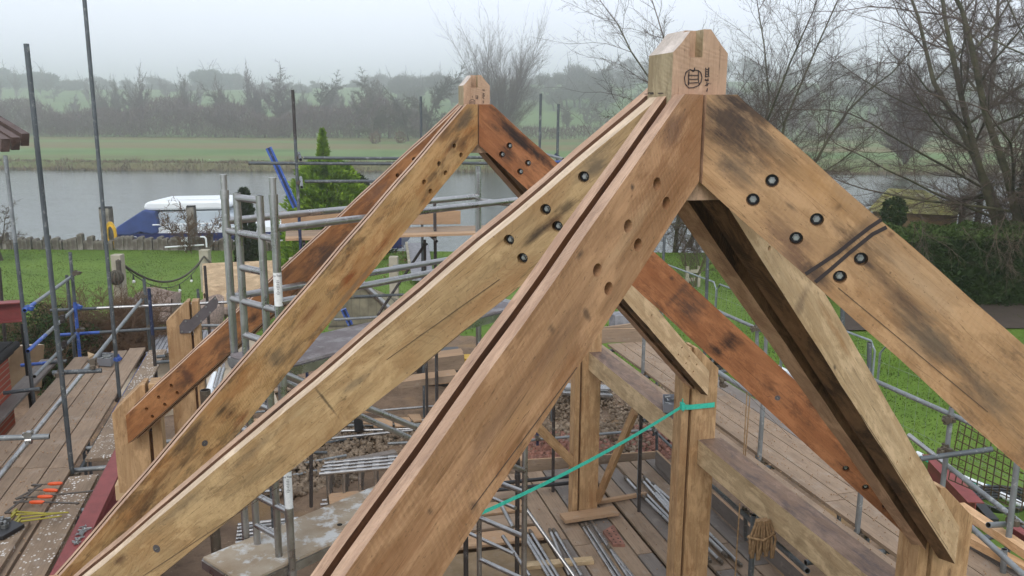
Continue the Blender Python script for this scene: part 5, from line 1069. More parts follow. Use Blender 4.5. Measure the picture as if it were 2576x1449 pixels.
for px, w_, lb_ in ((486, 35.4, 'brown dead climber wrapped round the foot of the mooring post'),):
    tr = Tree(300); root = empty('dead_climber', atw((px, 630), w_), lb_, 'shrub'); root.location.z = 0
    for j in range(3): a = tr.r.uniform(0, 6.28); tr.grow(Vector((math.cos(a)*.3, math.sin(a)*.3, 0)), Vector((math.cos(a)*.35, math.sin(a)*.35, 1)).normalized(), 1.3, .02, 1, 4, dict(up=[.1], wob=.16, kids=[2, 2, 1.8, 1], ang=[(20, 60)], len=[.55], rmin=.012, thick=0, nseg=4))
    tr.meshes('s', M['bark'], M['bramble'], root)
M['stone'] = plain('paving_stone', srgb(168, 154, 134), .85, 0, .12, 3, .01); M['sleeper'] = twig_mat('sleeper_wall', srgb(120, 98, 76), srgb(148, 126, 100), 2)
mb = MB(); P_ = [atw((230, 905), 17.8), atw((300, 860), 21.5), atw((640, 850), 21.5), atw((700, 1000), 16.), atw((330, 1000), 15.5)]; mb.prism([Vector((p.x, p.y, .15)) for p in P_], (0, 0, -.3)); tag(mb.build('patio', M['stone']), kind='structure')
obeam(at(ZA(40, 965), y=15.2), at(ZA(330, 940), y=15.8), .16, .75, 'low retaining wall of weathered sleepers behind the left walkway', 'sleeper', 'stone', 'garden_wall', 'wall'); 
# wicker tub chairs and slatted tables
M['wicker'] = twig_mat('wicker_grey_brown', srgb(124, 110, 102), srgb(160, 144, 134), 30); M['slat'] = twig_mat('grey_slats', srgb(120, 120, 124), srgb(146, 146, 150), 8)
def tub(label):
    e = empty('tub_chair', (0, 0, 0), label, 'chair', 'wicker tub chairs on the patio'); mb = MB(); n = 16; R1 = .34
    rows_ = []
    for (z, rr_, hh) in ((.18, .27, 0), (.45, .33, 0), (.70, .36, 1), (.72, .33, 1), (.45, .29, 0)):
        rows_.append([(math.cos(math.pi*(-.12+1.24*j/n))*rr_, math.sin(math.pi*(-.12+1.24*j/n))*rr_, z+(.16*math.sin(math.pi*j/n)**2 if hh else 0)) for j in range(n+1)])
    vs = [v for r_ in rows_ for v in r_]; mb.add(vs, [(i*(n+1)+j, i*(n+1)+j+1, (i+1)*(n+1)+j+1, (i+1)*(n+1)+j) for i in range(4) for j in range(n)], 0, True); mb.build('shell', M['wicker'], e)
    mb = MB(); mb.tube([(0, 0, .33), (0, 0, .43)], .30, 18); mb.build('seat', M['wicker'], e)
    for x, y in ((-.2, -.16), (.2, -.16), (-.18, .2), (.18, .2)): mb = MB(); mb.tube([(x*1.2, y*1.2, 0), (x, y, .34)], .02, 6); mb.build('leg', M['bark'], e)
    return e
ch = tub('wicker tub chair on the patio'); cs = [((348, 872), 1.2, 'wicker tub chair nearest the left walkway'), ((362, 826), 1.9, 'wicker tub chair behind the blue-topped pole, second row'), ((416, 796), 2.6, 'wicker tub chair with its back to the lawn'), ((392, 822), .8, 'wicker tub chair left of the slatted table'), ((560, 800), -.6, 'wicker tub chair seen between the ladder frame and the steel plate'), ((520, 835), -1.0, 'wicker tub chair right of the slatted table')]
for i, (q, rz, lb_) in enumerate(cs):
    o = ch if i == 0 else copy_tree(ch); p = at(q, z=.4); o.location = (p.x, p.y, .15); o.rotation_euler = (0, 0, rz); o.scale = (1.3,)*3; o['label'] = lb_
for q, rz, lb_ in (((432, 862), .3, 'grey slatted patio table beside the oak stub post, left end'), ((520, 850), .3, 'grey slatted patio table seen through the steel plate post, right end')):
    p = at(q, z=.75); e = empty('patio_table', (p.x, p.y, .05), lb_, 'table', 'slatted patio tables'); e.rotation_euler = (0, 0, 0); mb = MB()
    for k in range(9): mb.box((p.x-.34+k*.085, p.y, .74), (.07, 1.5, .03))
    mb.box((p.x, p.y-.6, .70), (.9, .06, .05)); mb.box((p.x, p.y+.6, .70), (.9, .06, .05)); mb.build('tabletop', M['slat'], e)
    for x in (-.38, .38):
        for y in (-.65, .65): mb = MB(); mb.box((p.x+x, p.y+y, .4), (.06, .06, .66)); mb.build('leg', M['slat'], e)
# neighbouring house corner, its rafter feet, red steel
s = NT('brick_wall', .85); P = s.coord('Object', rnd=False); mp_ = s.n('Mapping'); s.l(P, mp_.inputs[0]); mp_.inputs['Rotation'].default_value = (R(90), 0, 0); bk = s.n('TexBrick'); s.l(mp_.outputs[0], bk.inputs[0]); bk.inputs['Color1'].default_value = (*srgb(176, 84, 58), 1); bk.inputs['Color2'].default_value = (*srgb(148, 66, 46), 1); bk.inputs['Mortar'].default_value = (*srgb(150, 130, 112), 1); bk.inputs['Scale'].default_value = 1; bk.inputs['Brick Width'].default_value = .225; bk.inputs['Row Height'].default_value = .075; bk.inputs['Mortar Size'].default_value = .008
s.l(bk.outputs[0], s.b.inputs['Base Color']); M['brick'] = s.mat
hy = 11.6; c0 = at(ZA(75, 950), y=hy); ztop = at(ZA(70, 815), y=hy).z; he = empty('brick_house', (c0.x-1, hy, 0), 'corner of a brick and white rendered house at the left edge', 'house')
mb = MB(); mb.box((c0.x-2, hy-3.5, (ztop-.05)/2), (4, 7, ztop-.05)); mb.build('wall', M['brick'], he)
mb = MB(); mb.box((c0.x-2.0, hy-3.5, ztop+.03), (4.12, 7.12, .16)); mb.tube([(c0.x+.08, hy-7, ztop+.05), (c0.x+.08, hy+.1, ztop+.05)], .05, 8); mb.build('gutter', M['gap'], he, bevel=.01)
mb = MB(); mb.box((c0.x-2.12, hy-3.45, ztop+.52), (4, 6.9, .80)); s = plain('white_render', srgb(206, 208, 208), .9, 0, .08, 8, .005); mb.build('upper_wall', s, he)
def ibeam(a, b, h_, w_, label, upv=(0, 0, 1), t=.014):
    a = Vector(a); b = Vector(b); d = (b-a).normalized(); sd_ = d.cross(Vector(upv)).normalized(); u_ = sd_.cross(d); mb = MB()
    for o_ in (u_*(h_/2-t/2), -u_*(h_/2-t/2)): mb.beam(a+o_, b+o_, w_, t, 0, u_)
    mb.beam(a, b, t, h_-2*t-.002, 0, u_); return tag(mb.build('steel_beam', M['red'], None, frame((a+b)/2, d, u_)), label, 'steel beam')
q = at(ZA(185, 480), y=12.6); ibeam(q, (q.x-2.2, q.y-.1, q.z-.02), .27, .2, 'red oxide steel beam poking out above the left shrubs')
q1 = at(ZC(970, 480), z=2.60); ibeam((REDX, 3.0, 2.39), (REDX, 10.9, 2.39), .22, .15, 'long red oxide steel beam lying under the stub posts on the left')
M['rafterfeet'] = oak('rafter_feet', srgb(92, 76, 68), srgb(112, 94, 84), stain=.4, orange=.2)
for k, (qa, D_) in enumerate((((64, 352), 7.2), ((40, 362), 7.0), ((14, 366), 6.8))):
    a = at(qa, D=D_); b = at((qa[0]-150, qa[1]-92), D=D_+.5)
    obeam(a, b, .07, .11, 'brown rafter foot of the neighbouring roof, %s' % ('rightmost of three', 'middle of three', 'leftmost of three')[k], 'rafterfeet', 'rafterfeet', 'eaves_timber', 'rafter')
# flitch plate on the far left stub post
a = at(ZB(790, 650), y=YN+2.5*BS-.13); mb = MB(); pts = [ZB(790, 640), ZB(838, 575), ZB(908, 575), ZB(1180, 318), ZB(1215, 380), ZB(1195, 450), ZB(908, 722), ZB(795, 728)]; A_ = [at(q, y=10.33) for q in pts]; mb.prism(A_, (0, .012, 0))
fp = mb.build('flitch_plate', M['plate'], None, frame(A_[0])); tag(fp, 'grey cranked steel plate bolted to the far left stub post', 'steel plate')
for q in (ZB(858, 592), ZB(818, 705), ZB(905, 710), ZB(985, 535), ZB(1080, 435), ZB(1180, 345), ZB(1028, 590), ZB(1125, 497)):
    c_ = at(q, y=10.33); mb = MB(); mb.tube([c_, c_-Vector((0, .012, 0))], .012, 8); mb.build('bolt', M['bolt'], fp)
# ------------------------------------------------------------ left walkway clutter
M['grit'] = twig_mat('grit', srgb(98, 84, 70), srgb(150, 134, 116), 5)
def onz(q, z): return at(q, z=z)
M['orange'] = plain('orange_handle', srgb(214, 84, 36), .45, 0, .05); M['olive'] = plain('olive_tool', srgb(150, 140, 50), .5, .2); M['tool'] = metal('tool_steel', srgb(96, 88, 80), .5, .5, srgb(160, 150, 140), .3)
M['plastic'] = plain('black_plastic', (.018, .019, .022), .45)
zt_ = 2.30
def clamp(h1, h2, tip, jaw, label):
    a, b, c_, d = [onz(ZC(*q), zt_+.03) for q in (h1, h2, tip, jaw)]; e = empty('bar_clamp', (a.x, a.y, zt_), label, 'clamp', 'bar clamps with orange handles')
    dd = (b-a); mb = MB(); mb.tube([a, a.lerp(b, .15), a.lerp(b, .5), a.lerp(b, .85), b], [.010, .0165, .0185, .0165, .009], 10); mb.build('handle', M['orange'], e)
    mb = MB(); mb.tube([b, b+(b-a).normalized()*.14], .006, 8); mb.beam(d, c_, .022, .008, 0); mb.beam(b+(b-a).normalized()*.14, d, .03, .014, 0); mb.beam(c_, c_+(b-d)*.5, .026, .012, 0); mb.build('bar', M['tool'], e)
clamp((515, 685), (395, 692), (130, 815), (335, 705), 'bar clamp with orange handle, topmost of the four'); clamp((475, 745), (358, 742), (45, 930), (275, 745), 'bar clamp with orange handle, second from the top')
clamp((433, 795), (310, 797), (710, 755), (175, 808), 'bar clamp with orange handle, third from the top'); clamp((367, 840), (243, 842), (625, 850), (200, 835), 'bar clamp with orange handle, lowest of the four')
for k, (a, b, lb_) in enumerate((((140, 920), (410, 935), 'top'), ((135, 945), (565, 925), 'second'), ((170, 975), (540, 925), 'third'), ((175, 1000), (510, 955), 'lowest'))):
    p, q = onz(ZC(*a), zt_+.015), onz(ZC(*b), zt_+.015); mb = MB(); mb.tube([p, p.lerp(q, .1), q], [.011, .008, .007], 8); mb.beam(p-(q-p).normalized()*.02+Vector((0, .05, 0)), p-(q-p).normalized()*.03-Vector((0, .05, 0)), .018, .018)
    tag(mb.build('drift_pin', M['olive'], None, frame(p)), 'olive painted drift pin, %s of the four lying by the orange clamps' % lb_, 'tool', 'olive drift pins')
P_ = [onz(ZC(*q), zt_) for q in ((-60, 1010), (40, 1000), (205, 1050), (30, 1150), (-80, 1170))]; e = empty('socket_tray', P_[1], 'black plastic tray of shiny sockets at the left edge', 'tool tray'); mb = MB(); mb.prism(P_, (0, 0, .035)); mb.build('tray', M['plastic'], e, bevel=.004)
rg2 = random.Random(9)
for i in range(16):
    c_ = P_[1].lerp(P_[3], rg2.uniform(.1, .7)).lerp(P_[2] if i % 2 else P_[0], rg2.uniform(.05, .4)); mb = MB(); mb.tube([c_+Vector((0, 0, .036)), c_+Vector((0, 0, .07))], rg2.uniform(.010, .016), 10); mb.build('socket', M['bolt'], e)
zbm = 2.50
for i in range(22):
    q = (rg2.uniform(610, 705), 0); yy = 1190-(q[0]-610)*1.45+rg2.uniform(-22, 22); c_ = onz(ZC(q[0], yy), zbm+.012); a = rg2.uniform(0, 6.28); d = Vector((math.cos(a), math.sin(a), 0)); mb = MB(); mb.tube([c_, c_+d*.045], .005, 6); mb.tube([c_, c_-d*.009], .0105, 6, smooth=False)
    o = mb.build('loose_bolt', M['bolt'], None, frame(c_)); tag(o, 'small shiny bolt in the heap on the red steel beam', 'bolt', 'heap of bolts on the red steel beam')
def carton(P4, z, h, label, mat_out, items=0):
    P_ = [onz(q, z) for q in P4]; e = empty('open_box', P_[0], label, 'box'); mb = MB(); c_ = sum(P_, Vector())/4
    mb.prism(P_, (0, 0, .004))
    for i in range(4): a, b = P_[i], P_[(i+1) % 4]; mb.prism([a, b, b+Vector((0, 0, h)), a+Vector((0, 0, h))], tuple((c_-(a+b)/2).normalized()*.004))
    mb.build('carton', mat_out, e)
    for i in range(items):
        q = P_[0].lerp(P_[1], rg2.uniform(.1, .9)).lerp(P_[3].lerp(P_[2], rg2.uniform(.1, .9)), rg2.uniform(.1, .9))+Vector((0, 0, h*.7+.02*rg2.random())); a = rg2.uniform(0, 6.28); mb = MB(); d = Vector((math.cos(a), math.sin(a), .2)); mb.tube([q, q+d*.05], .009, 6); mb.tube([q-d*.008, q], .016, 6); mb.build('bolt', M['bolt'], e)
    return e
M['card_grey'] = plain('grey_card', srgb(120, 122, 128), .7, 0, .08); M['card'] = plain('brown_card', srgb(184, 156, 120), .8, 0, .08)
carton([ZA(815, 940), ZA(930, 948), ZA(965, 895), ZA(855, 885)], 2.26, .11, 'open grey box of bolts at the far end of the left walkway', M['card_grey'], 14)
carton([ZD(800, 925), ZD(925, 945), ZD(925, 850), ZD(795, 850)], 2.69, .10, 'open grey and tan box of fixings on the heavy beam beside the strapped post', M['card_grey'], 6)
mb = MB(); P_ = [onz(ZA(735, 850), 2.3), onz(ZA(790, 870), 2.27), onz(ZA(745, 905), 2.27)]; mb.prism(P_, (0, 0, .05)); tag(mb.build('card_flap', M['card']), 'torn tan card flap beside the open box of bolts', 'card')
mb = MB(); a = onz(ZC(1050, 720), 2.6); mb.box(a, (.16, .2, .14)); tag(mb.build('carton', M['card'], bevel=.003), 'plain tan carton below the short stub post', 'box')
# ------------------------------------------------------------ strap, ropes, battens on the right
pA, pB, pC_ = at(ZD(1200, 865), y=YN+1.5*BS-.115), at(ZD(1000, 885), y=YN+1.5*BS-.115), at(ZD(945, 880), y=YN+1.5*BS-.13)
end_ = at((1190, 1300), D=6.6); mb = MB()
def ribbon(mb, pts, wd, th=.003):
    for a, b in zip(pts, pts[1:]): mb.beam(a, b, th, wd, 0, (0, 0, 1))
ribbon(mb, [pA, pB, pC_], .05); ribbon(mb, [pA+Vector((0, .002, .0)), pA+Vector((0, .23, .0))], .05); sg = [pC_.lerp(end_, k/10)-Vector((0, 0, .05*4*(k/10)*(1-k/10))) for k in range(11)]; ribbon(mb, sg, .032)
mb.box(pC_+Vector((0, -.01, .01)), (.03, .05, .07)); mb.tube([pC_+Vector((-.01, -.03, .09)), pC_+Vector((.01, -.02, -.04))], .006, 6); tag(mb.build('ratchet_strap', M['teal'], None, frame(pC_)), 'turquoise ratchet strap tied round the middle post and pulled to lower left', 'strap')
for k, (qa, qb, ya, yb_, lb_) in enumerate((((ZJ(1315, 405)), ZJ(1080, 965), 9.1, 10.36, 'long oak brace from the heavy beam down to the foot of the far post'), (ZJ(690, 495), ZJ(930, 740), 10.3, 10.4, 'slim diagonal batten nailed to the left of the far post'))):
    obeam(at(qa, y=ya), at(qb, y=yb_), .05, .12, lb_, 'oak_post', 'oak_post', 'brace_batten', 'batten', bev=.003)
M['sisal'] = twig_mat('sisal_rope', srgb(120, 96, 70), srgb(150, 124, 94), 30)
mb = MB(); a = at(ZD(1452, 765), y=7.3); b = at(ZD(1425, 1255), y=7.2); mb.tube([a, b], .006, 6); c_ = at(ZD(1475, 790), y=7.3); mb.tube([c_, c_.lerp(b, .5)+Vector((.01, 0, 0)), b+Vector((.02, 0, 0)), b+Vector((.03, 0, -.05)), b-Vector((0, 0, .06))], .006, 6); tag(mb.build('hanging_rope', M['sisal']), 'thin doubled rope hanging from the guard rail right of the middle post', 'rope')
mb = MB(); mb.tube([at(ZH(1745, 745), y=5.9), at(ZH(1700, 1449), y=5.9)], .006, 6); tag(mb.build('hanging_rope', M['sisal']), 'thin rope hanging straight down below the heavy beam', 'rope')
mb = MB(); top = at(ZH(1960, 915), y=5.75); bot = at(ZH(1960, 1300), y=5.75); h_ = top.z-bot.z
for i in range(9): x = -.10+.026*i; yy = .01*((i*7) % 5); hh = h_*(.78+.05*((i*3) % 5)); mb.tube([top+Vector((x*.5, yy, 0)), top+Vector((x, yy, -hh*.5)), top+Vector((x+.008, yy, -hh)), top+Vector((x+.03, yy+.01, -hh*1.02)), top+Vector((x+.035, yy, -hh*.5)), top+Vector((x*.5+.02, yy, 0))], .0115, 7)
mb.tube([top+Vector((-.12, 0, -.13)), top+Vector((0, -.03, -.16)), top+Vector((.13, 0, -.13)), top+Vector((0, .05, -.12)), top+Vector((-.12, 0, -.13))], .012, 7)
tag(mb.build('rope_hank', M['sisal'], None, frame(top)), 'hank of brown rope hanging under the heavy beam', 'rope')
ftube(SR, 'standard', at(ZH(1880, 860), y=6.2), at(ZH(1850, 1449), y=6.2), ('galvd',))
# timber, steel and hoses on the right
def lay(q1, q2, z1, z2=None): return onz(q1, z1), onz(q2, z1 if z2 is None else z2)
M['newpine'] = oak('new_pine', srgb(226, 178, 122), srgb(240, 198, 146), stain=.1, orange=.25, orange_c=srgb(220, 160, 100), fresh=True, saw=0)
a, b = lay(ZX(440, 985), ZX(960, 1335), 2.42); obeam(a, b, .10, .075, 'fresh pale timber lying along the outer edge of the right walkway', 'newpine', 'newpine', 'timber_baulk', 'timber')
a, b = lay(ZX(500, 1195), ZX(960, 1440), 2.33); obeam(a, b, .09, .07, 'second fresh timber lower down on the right walkway', 'newpine', 'newpine', 'timber_baulk', 'timber')
mb = MB(); P_ = [onz(ZX(500, 1195), 2.32), onz(ZX(720, 1300), 2.32), onz(ZX(820, 1340), 2.30)]; mb.tube(P_, .02, 8); M['hose'] = plain('blue_hose', srgb(40, 110, 160), .4); tag(mb.build('water_pipe', M['hose']), 'blue water pipe beside the fresh timber', 'pipe')
a, b = lay(ZX(235, 705), ZX(545, 1035), .35, .35); ibeam(a, b, .36, .22, 'big red oxide steel beam lying on the grass beside the right scaffold')
a, b = lay(ZX(790, 1160), ZX(960, 1270), 1.2, 1.2); ibeam(a, b, .26, .2, 'short red oxide steel beam at the right edge beyond the outer pole')
mb = MB(); a, b = lay(ZX(470, 860), ZX(670, 1088), .25); mb.beam(a, b, .14, .1); tag(mb.build('gutter_length', M['plastic'], None, frame(a)), 'black gutter length lying on the grass beyond the red beam', 'gutter')
for k, (pts, r_, m_, lb_) in enumerate((([ZX(160, 628), ZX(420, 770), ZX(600, 845), ZX(900, 990)], .05, 'white', 'white plastic pipe running over the grass past the right scaffold'), ([ZX(400, 740), ZX(520, 820), ZX(680, 860), ZX(760, 905)], .035, 'hose', 'blue pipe lying across the white one on the grass'), ([ZX(190, 650), ZX(330, 740), ZX(470, 810), ZX(620, 850)], .03, 'teal', 'thin green hose beside the white pipe'), ([ZG(930, 1030), ZG(1060, 1110), ZG(1160, 1220)], .05, 'white', 'white and blue pipes glimpsed between the two right rafters'))):
    mb = MB(); mb.tube([onz(q, .12) for q in pts], r_, 8); tag(mb.build('site_pipe', M[m_]), lb_, 'pipe')
mb = MB(); q = onz(ZX(720, 970), .1); 
for i in range(5): mb.tube([q+Vector((math.cos(t)*(.35+.05*i), math.sin(t)*(.25+.03*i), .03*i)) for t in [k*.5 for k in range(14)]], .022, 6)
tag(mb.build('cable_coil', M['plastic']), 'loose coil of black cable on the grass at the right', 'cable')
# reinforcing mesh leaning against the outer scaffold
M['rust'] = plain('rusty_rod', srgb(74, 60, 40), .8)
c00, c10, c11, c01 = [at(q, x=7.2) for q in (ZX(455, 370), ZX(900, 620), ZX(860, 1010), ZX(370, 800))]; mb = MB()
for i in range(11): t = i/10; mb.tube([c00.lerp(c10, t), c01.lerp(c11, t)], .007, 5)
for i in range(9): t = i/8; mb.tube([c00.lerp(c01, t), c10.lerp(c11, t)], .007, 5)
tag(mb.build('steel_mesh', M['rust'], None, frame(c00)), 'rusty reinforcing mesh standing outside the right scaffold', 'wire mesh')
# welded fence panels across the right lawn
M['fence'] = metal('fence_wire', srgb(140, 148, 152), .5, .4)
def heras(a, b, zt, label):
    a = Vector(a); b = Vector(b); e = empty('wire_fence', (a.x, a.y, 0), label, 'fence', 'temporary fence panels across the right lawn'); mb = MB(); d = (b-a).normalized()
    mb.tube([Vector((a.x, a.y, 0)), Vector((a.x, a.y, zt-.15)), Vector((a.x, a.y, zt))+d*.12, Vector((b.x, b.y, zt))-d*.12, Vector((b.x, b.y, zt-.15)), Vector((b.x, b.y, 0))], .02, 8); mb.build('frame', M['fence'], e)
    mb = MB(); n = int((b-a).length/.22)
    for i in range(1, n): p = a.lerp(b, i/n); mb.tube([(p.x, p.y, .2), (p.x, p.y, zt-.02)], .0022, 3, cap=False)
    for z in (.25, .8, 1.35, zt-.3): mb.tube([(a.x, a.y, z), (b.x, b.y, z)], .0026, 3, cap=False)
    mb.build('mesh_panel', M['fence'], e)
    for p in (a, b): mb = MB(); mb.box((p.x, p.y, .06), (.22, .6, .12)); mb.build('foot', M['plastic'], e)
f1, f2 = onz(ZG(165, 338), 2.0), onz(ZG(1585, 868), 2.0); f1.z = f2.z = 0
for k in range(3): heras(f1.lerp(f2, k/3+.002), f1.lerp(f2, (k+1)/3-.002), 2.0, 'grey wire fence panel on the right lawn, %s' % ('farthest of four', 'second farthest of four', 'third farthest of four, with curved corner')[k])
dd = (f2-f1).normalized(); heras(f2+dd*.12, f2+dd*3.6, 2.0, 'grey wire fence panel on the right lawn, nearest of four')
# young tree with stakes on the right lawn, thin saplings
Ty = bare('young_tree', 71, 4.2, dict(WILLP, rad=.011, rmin=.006, up=[.05, .05, .05], thick=0), M['bark_green'], M['twig'], 'slender young tree with a timber guard on the right lawn', lev=3); p = onz((1742, 722), 0); place(Ty, (p.x, p.y, 0), 1., 0)
mb = MB()
for dx in (-.22, .22): mb.box((dx, 0, .35), (.09, .09, .75)); 
mb.box((0, 0, .55), (.5, .04, .12)); mb.box((0, .06, .25), (.5, .04, .12)); o = mb.build('tree_guard', M['ptimber']); o.location = (p.x, p.y, 0); tag(o, 'short timber guard posts round the young tree', 'tree guard')
Tl = bare('bare_tree', 73, 6, dict(OAKP, rmin=.012), M['bark'], M['twig'], 'thin bare tree at the left edge of the lawn by the river', lev=4); p = at((6, 655), z=0); place(Tl, (p.x, p.y, 0), .62, 0)
To = bare('bare_tree', 75, 7, dict(OAKP, rmin=.012), M['bark'], M['twig'], 'low spreading bare tree by the river behind the nearest rafters', lev=4); p = at((1735, 610), z=0); place(To, (p.x, p.y, 0), .8, 0)
# clipped hedge, bare soil below it, shingled hut with mossy roof
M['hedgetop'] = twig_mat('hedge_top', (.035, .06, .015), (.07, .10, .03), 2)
hw0, hw1 = 25.2, 28.6; hA = atw((2150, 700), hw0); hB = atw((2900, 700), hw0+1.); rg = np.random.RandomState(12); n = 46000
t_ = rg.rand(n); dep = rg.rand(n)**1.5*3.2; hz2 = rg.rand(n)*2.15; tp = rg.rand(n) < .3; hz2[tp] = 2.05+.15*rg.rand(tp.sum()); dep[tp] = rg.rand(tp.sum())*3.2
hz2 = hz2*(1+.04*np.sin(t_*40)+.03*np.sin(t_*97)); dep = dep+.1*np.sin(t_*60+hz2*3)
base = np.array([hA.x, hA.y])[None, :]+t_[:, None]*np.array([hB.x-hA.x, hB.y-hA.y])[None, :]; P_ = np.stack([base[:, 0]+dep*math.sin(YAW), base[:, 1]+dep*math.cos(YAW), hz2], 1)
def quads(P_, size, rg):
    n = len(P_); a = rg.normal(size=(n, 3)); b = rg.normal(size=(n, 3)); a /= np.linalg.norm(a, axis=1)[:, None]; b /= np.linalg.norm(b, axis=1)[:, None]; sz = size*rg.uniform(.5, 1.3, n)[:, None]
    return np.stack([P_-a*sz, P_+b*sz*.5, P_+a*sz, P_-b*sz*.5], 1).reshape(-1, 3), np.arange(4*n).reshape(n, 4)
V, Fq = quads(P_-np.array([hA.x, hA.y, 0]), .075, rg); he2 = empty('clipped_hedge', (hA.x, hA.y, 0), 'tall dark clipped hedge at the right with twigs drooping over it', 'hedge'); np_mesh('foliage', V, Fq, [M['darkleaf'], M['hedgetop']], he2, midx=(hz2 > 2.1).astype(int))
mb = MB(); L2_ = (hB-hA); L2_.z = 0; mb.prism([aw*.35, L2_+aw*.35, L2_+aw*2.9, aw*2.9], (0, 0, 2.0)); o = mb.build('inner_growth', M['darkleaf'], None); o.parent = he2; o.matrix_local = Matrix()
s = NT('bare_soil', .95); P = s.coord('Object', rnd=False); s.base(s.mix(s.noise(P, 3, 5), (.03, .02, .015), (.075, .052, .04))); mb = MB(); A_ = [atw((2130, 700), 22.6), atw((2900, 700), 23.2), atw((2900, 700), 29.5), atw((2130, 700), 28.6)]; mb.add([(p.x, p.y, .035) for p in A_], [(0, 1, 2, 3)]); tag(mb.build('soil_bed', s.mat), kind='structure')
Zh = Zf(3100, 500, 2.415); hw = 33.; R0, R1, E0, E1, E2 = atw(Zh(560, 497), hw+1.6), atw(Zh(885, 515), hw+1.6), atw(Zh(360, 705), hw), atw(Zh(1165, 745), hw), atw(Zh(1240, 690), hw+3.2); E3 = E0+(E2-E1)
M['mossroof'] = None; s = NT('mossy_shingles', .9); P = s.coord('Object', rnd=False); wv = s.n('TexWave', wave_type='BANDS', bands_direction='Z', wave_profile='SAW'); s.l(P, wv.inputs[0]); wv.inputs['Scale'].default_value = 3.2; c = s.mix(s.ramp(s.noise(P, 2, 5), [(.35, 0.), (.65, 1.)]), srgb(118, 112, 80), srgb(150, 148, 78)); c = s.mix(s.ramp(wv.outputs['Fac'], [(.0, .75), (.18, 0.)]), c, (.03, .028, .02)); c = s.mix(s.ramp(s.noise(P, 5, 4), [(.55, 0.), (.7, .7)]), c, srgb(176, 172, 150)); s.base(c); M['mossroof'] = s.mat
hut = empty('summer_house', ((E0.x+E1.x)/2, (E0.y+E1.y)/2, 0), 'riverside hut with a mossy shingled hipped roof behind the hedge', 'hut'); mb = MB(); mb.add([E0, E1, E2, E3, R0, R1], [(0, 1, 5, 4), (1, 2, 5), (2, 3, 4, 5), (3, 0, 4), (3, 2, 1, 0)]); mb.build('roof', M['mossroof'], hut)
mb = MB(); P_ = [E0, E1, E2, E3]; cc = sum(P_, Vector())/4; mb.prism([Vector((p.x+(cc.x-p.x)*.12, p.y+(cc.y-p.y)*.12, E0.z-.02)) for p in P_], (0, 0, -2.4)); mb.build('wall', M['sleeper'], hut)
rootd = empty('round_bush', atw(Zh(610, 705), 30), 'dark rounded bush in front of the hut roof', 'shrub'); leafball('foliage', (0, 0, -.1), (.45, .45, .6), 3000, .06, M['darkleaf'], 5, parent=rootd)
for k, (x_, y1_, y2_) in enumerate(((1250, 560, 660), (1395, 570, 680))):
    a, b = atw(Zh(x_, y1_), 35), atw(Zh(x_, y2_), 35); mb = MB(); mb.tube([(a.x, a.y, -1.5), a], .13, 8); tag(mb.build('river_post', M['pile']), 'wooden post standing in the river right of the hut, %s of two' % ('left', 'right')[k], 'post')
# ------------------------------------------------------------ shingled shed roof and landing stage beyond the far rafters
s = NT('cedar_shingles', .9); P = s.coord('Object', rnd=False); wv = s.n('TexWave', wave_type='BANDS', bands_direction='Y', wave_profile='SAW'); s.l(P, wv.inputs[0]); wv.inputs['Scale'].default_value = .52*1.0
wx = s.n('TexWave', wave_type='BANDS', bands_direction='X', wave_profile='SAW'); s.l(P, wx.inputs[0]); wx.inputs['Scale'].default_value = 1.8; wx.inputs['Distortion'].default_value = 2
c = s.mix(s.ramp(s.noise(P, 3, 5), [(.35, 0.), (.65, 1.)]), srgb(104, 100, 84), srgb(140, 134, 112)); c = s.mix(s.ramp(wx.outputs['Fac'], [(.85, 0.), (1., .35)]), c, (.05, .045, .035)); c = s.mix(s.ramp(wv.outputs['Fac'], [(.0, .9), (.1, 0.)]), c, (.02, .018, .015)); s.base(c); M['shingle'] = s.mat
q = [at(ZU(80, 860), y=17.2), at(ZU(520, 800), y=17.2)]; sh = empty('garden_shed', (q[0].x, 18, 0), 'low shed with weathered cedar shingle roof beyond the far rafters', 'shed')
zl_, zr_ = 1.25, 2.2; x0_, x1_ = at(ZU(60, 800), z=zl_).x, at(ZU(760, 560), z=zr_).x; ya_, yb_ = at(ZU(300, 830), z=zl_).y, at(ZU(600, 460), z=zr_).y
sl = math.hypot(yb_-ya_, zr_-zl_); fr_ = frame((x0_, ya_, zl_), (1, 0, 0), Vector((0, -(zr_-zl_), (yb_-ya_))).normalized()); mb = MB(); mb.prism([(x0_, ya_, zl_), (x1_, ya_, zl_), (x1_-.9, yb_, zr_), (x0_+.5, yb_, zr_)], (0, 0, -.06)); mb.build('roof', M['shingle'], sh, fr_)
mb = MB(); mb.prism([(x1_, ya_, zl_), (x1_+.6, yb_+1.2, zl_), (x1_-.9, yb_, zr_)], (0, 0, -.05)); mb.build('roof_hip', M['shingle'], sh); mb = MB(); mb.tube([(x1_, ya_, zl_+.02), (x1_-.9, yb_, zr_+.03)], .07, 6); mb.build('hip_flashing', M['alu'], sh)
mb = MB(); mb.box(((x0_+x1_)/2, (ya_+yb_)/2+.1, zl_/2-.05), (x1_-x0_-.3, yb_-ya_-.1, zl_)); mb.build('wall', M['sleeper'], sh)
ly0, ly1 = 24.0, 37.; js = empty('landing_stage', (5.5, 30, 0), 'grey boarded landing stage with steps leading to the river', 'jetty'); mb = MB()
for i in range(30):
    a = onz(ZU(725, 145), .2).lerp(onz(ZU(770, 440), .2), i/29); b = onz(ZU(905, 145), .2).lerp(onz(ZU(950, 440), .2), i/29); mb.beam(a, b, .26, .05)
mb.build('deck_boards', M['slat'], js); mb = MB(); mb.beam(onz(ZU(722, 140), .26), onz(ZU(745, 300), .26), .1, .14); mb.build('kerb', M['ptimber'], js)
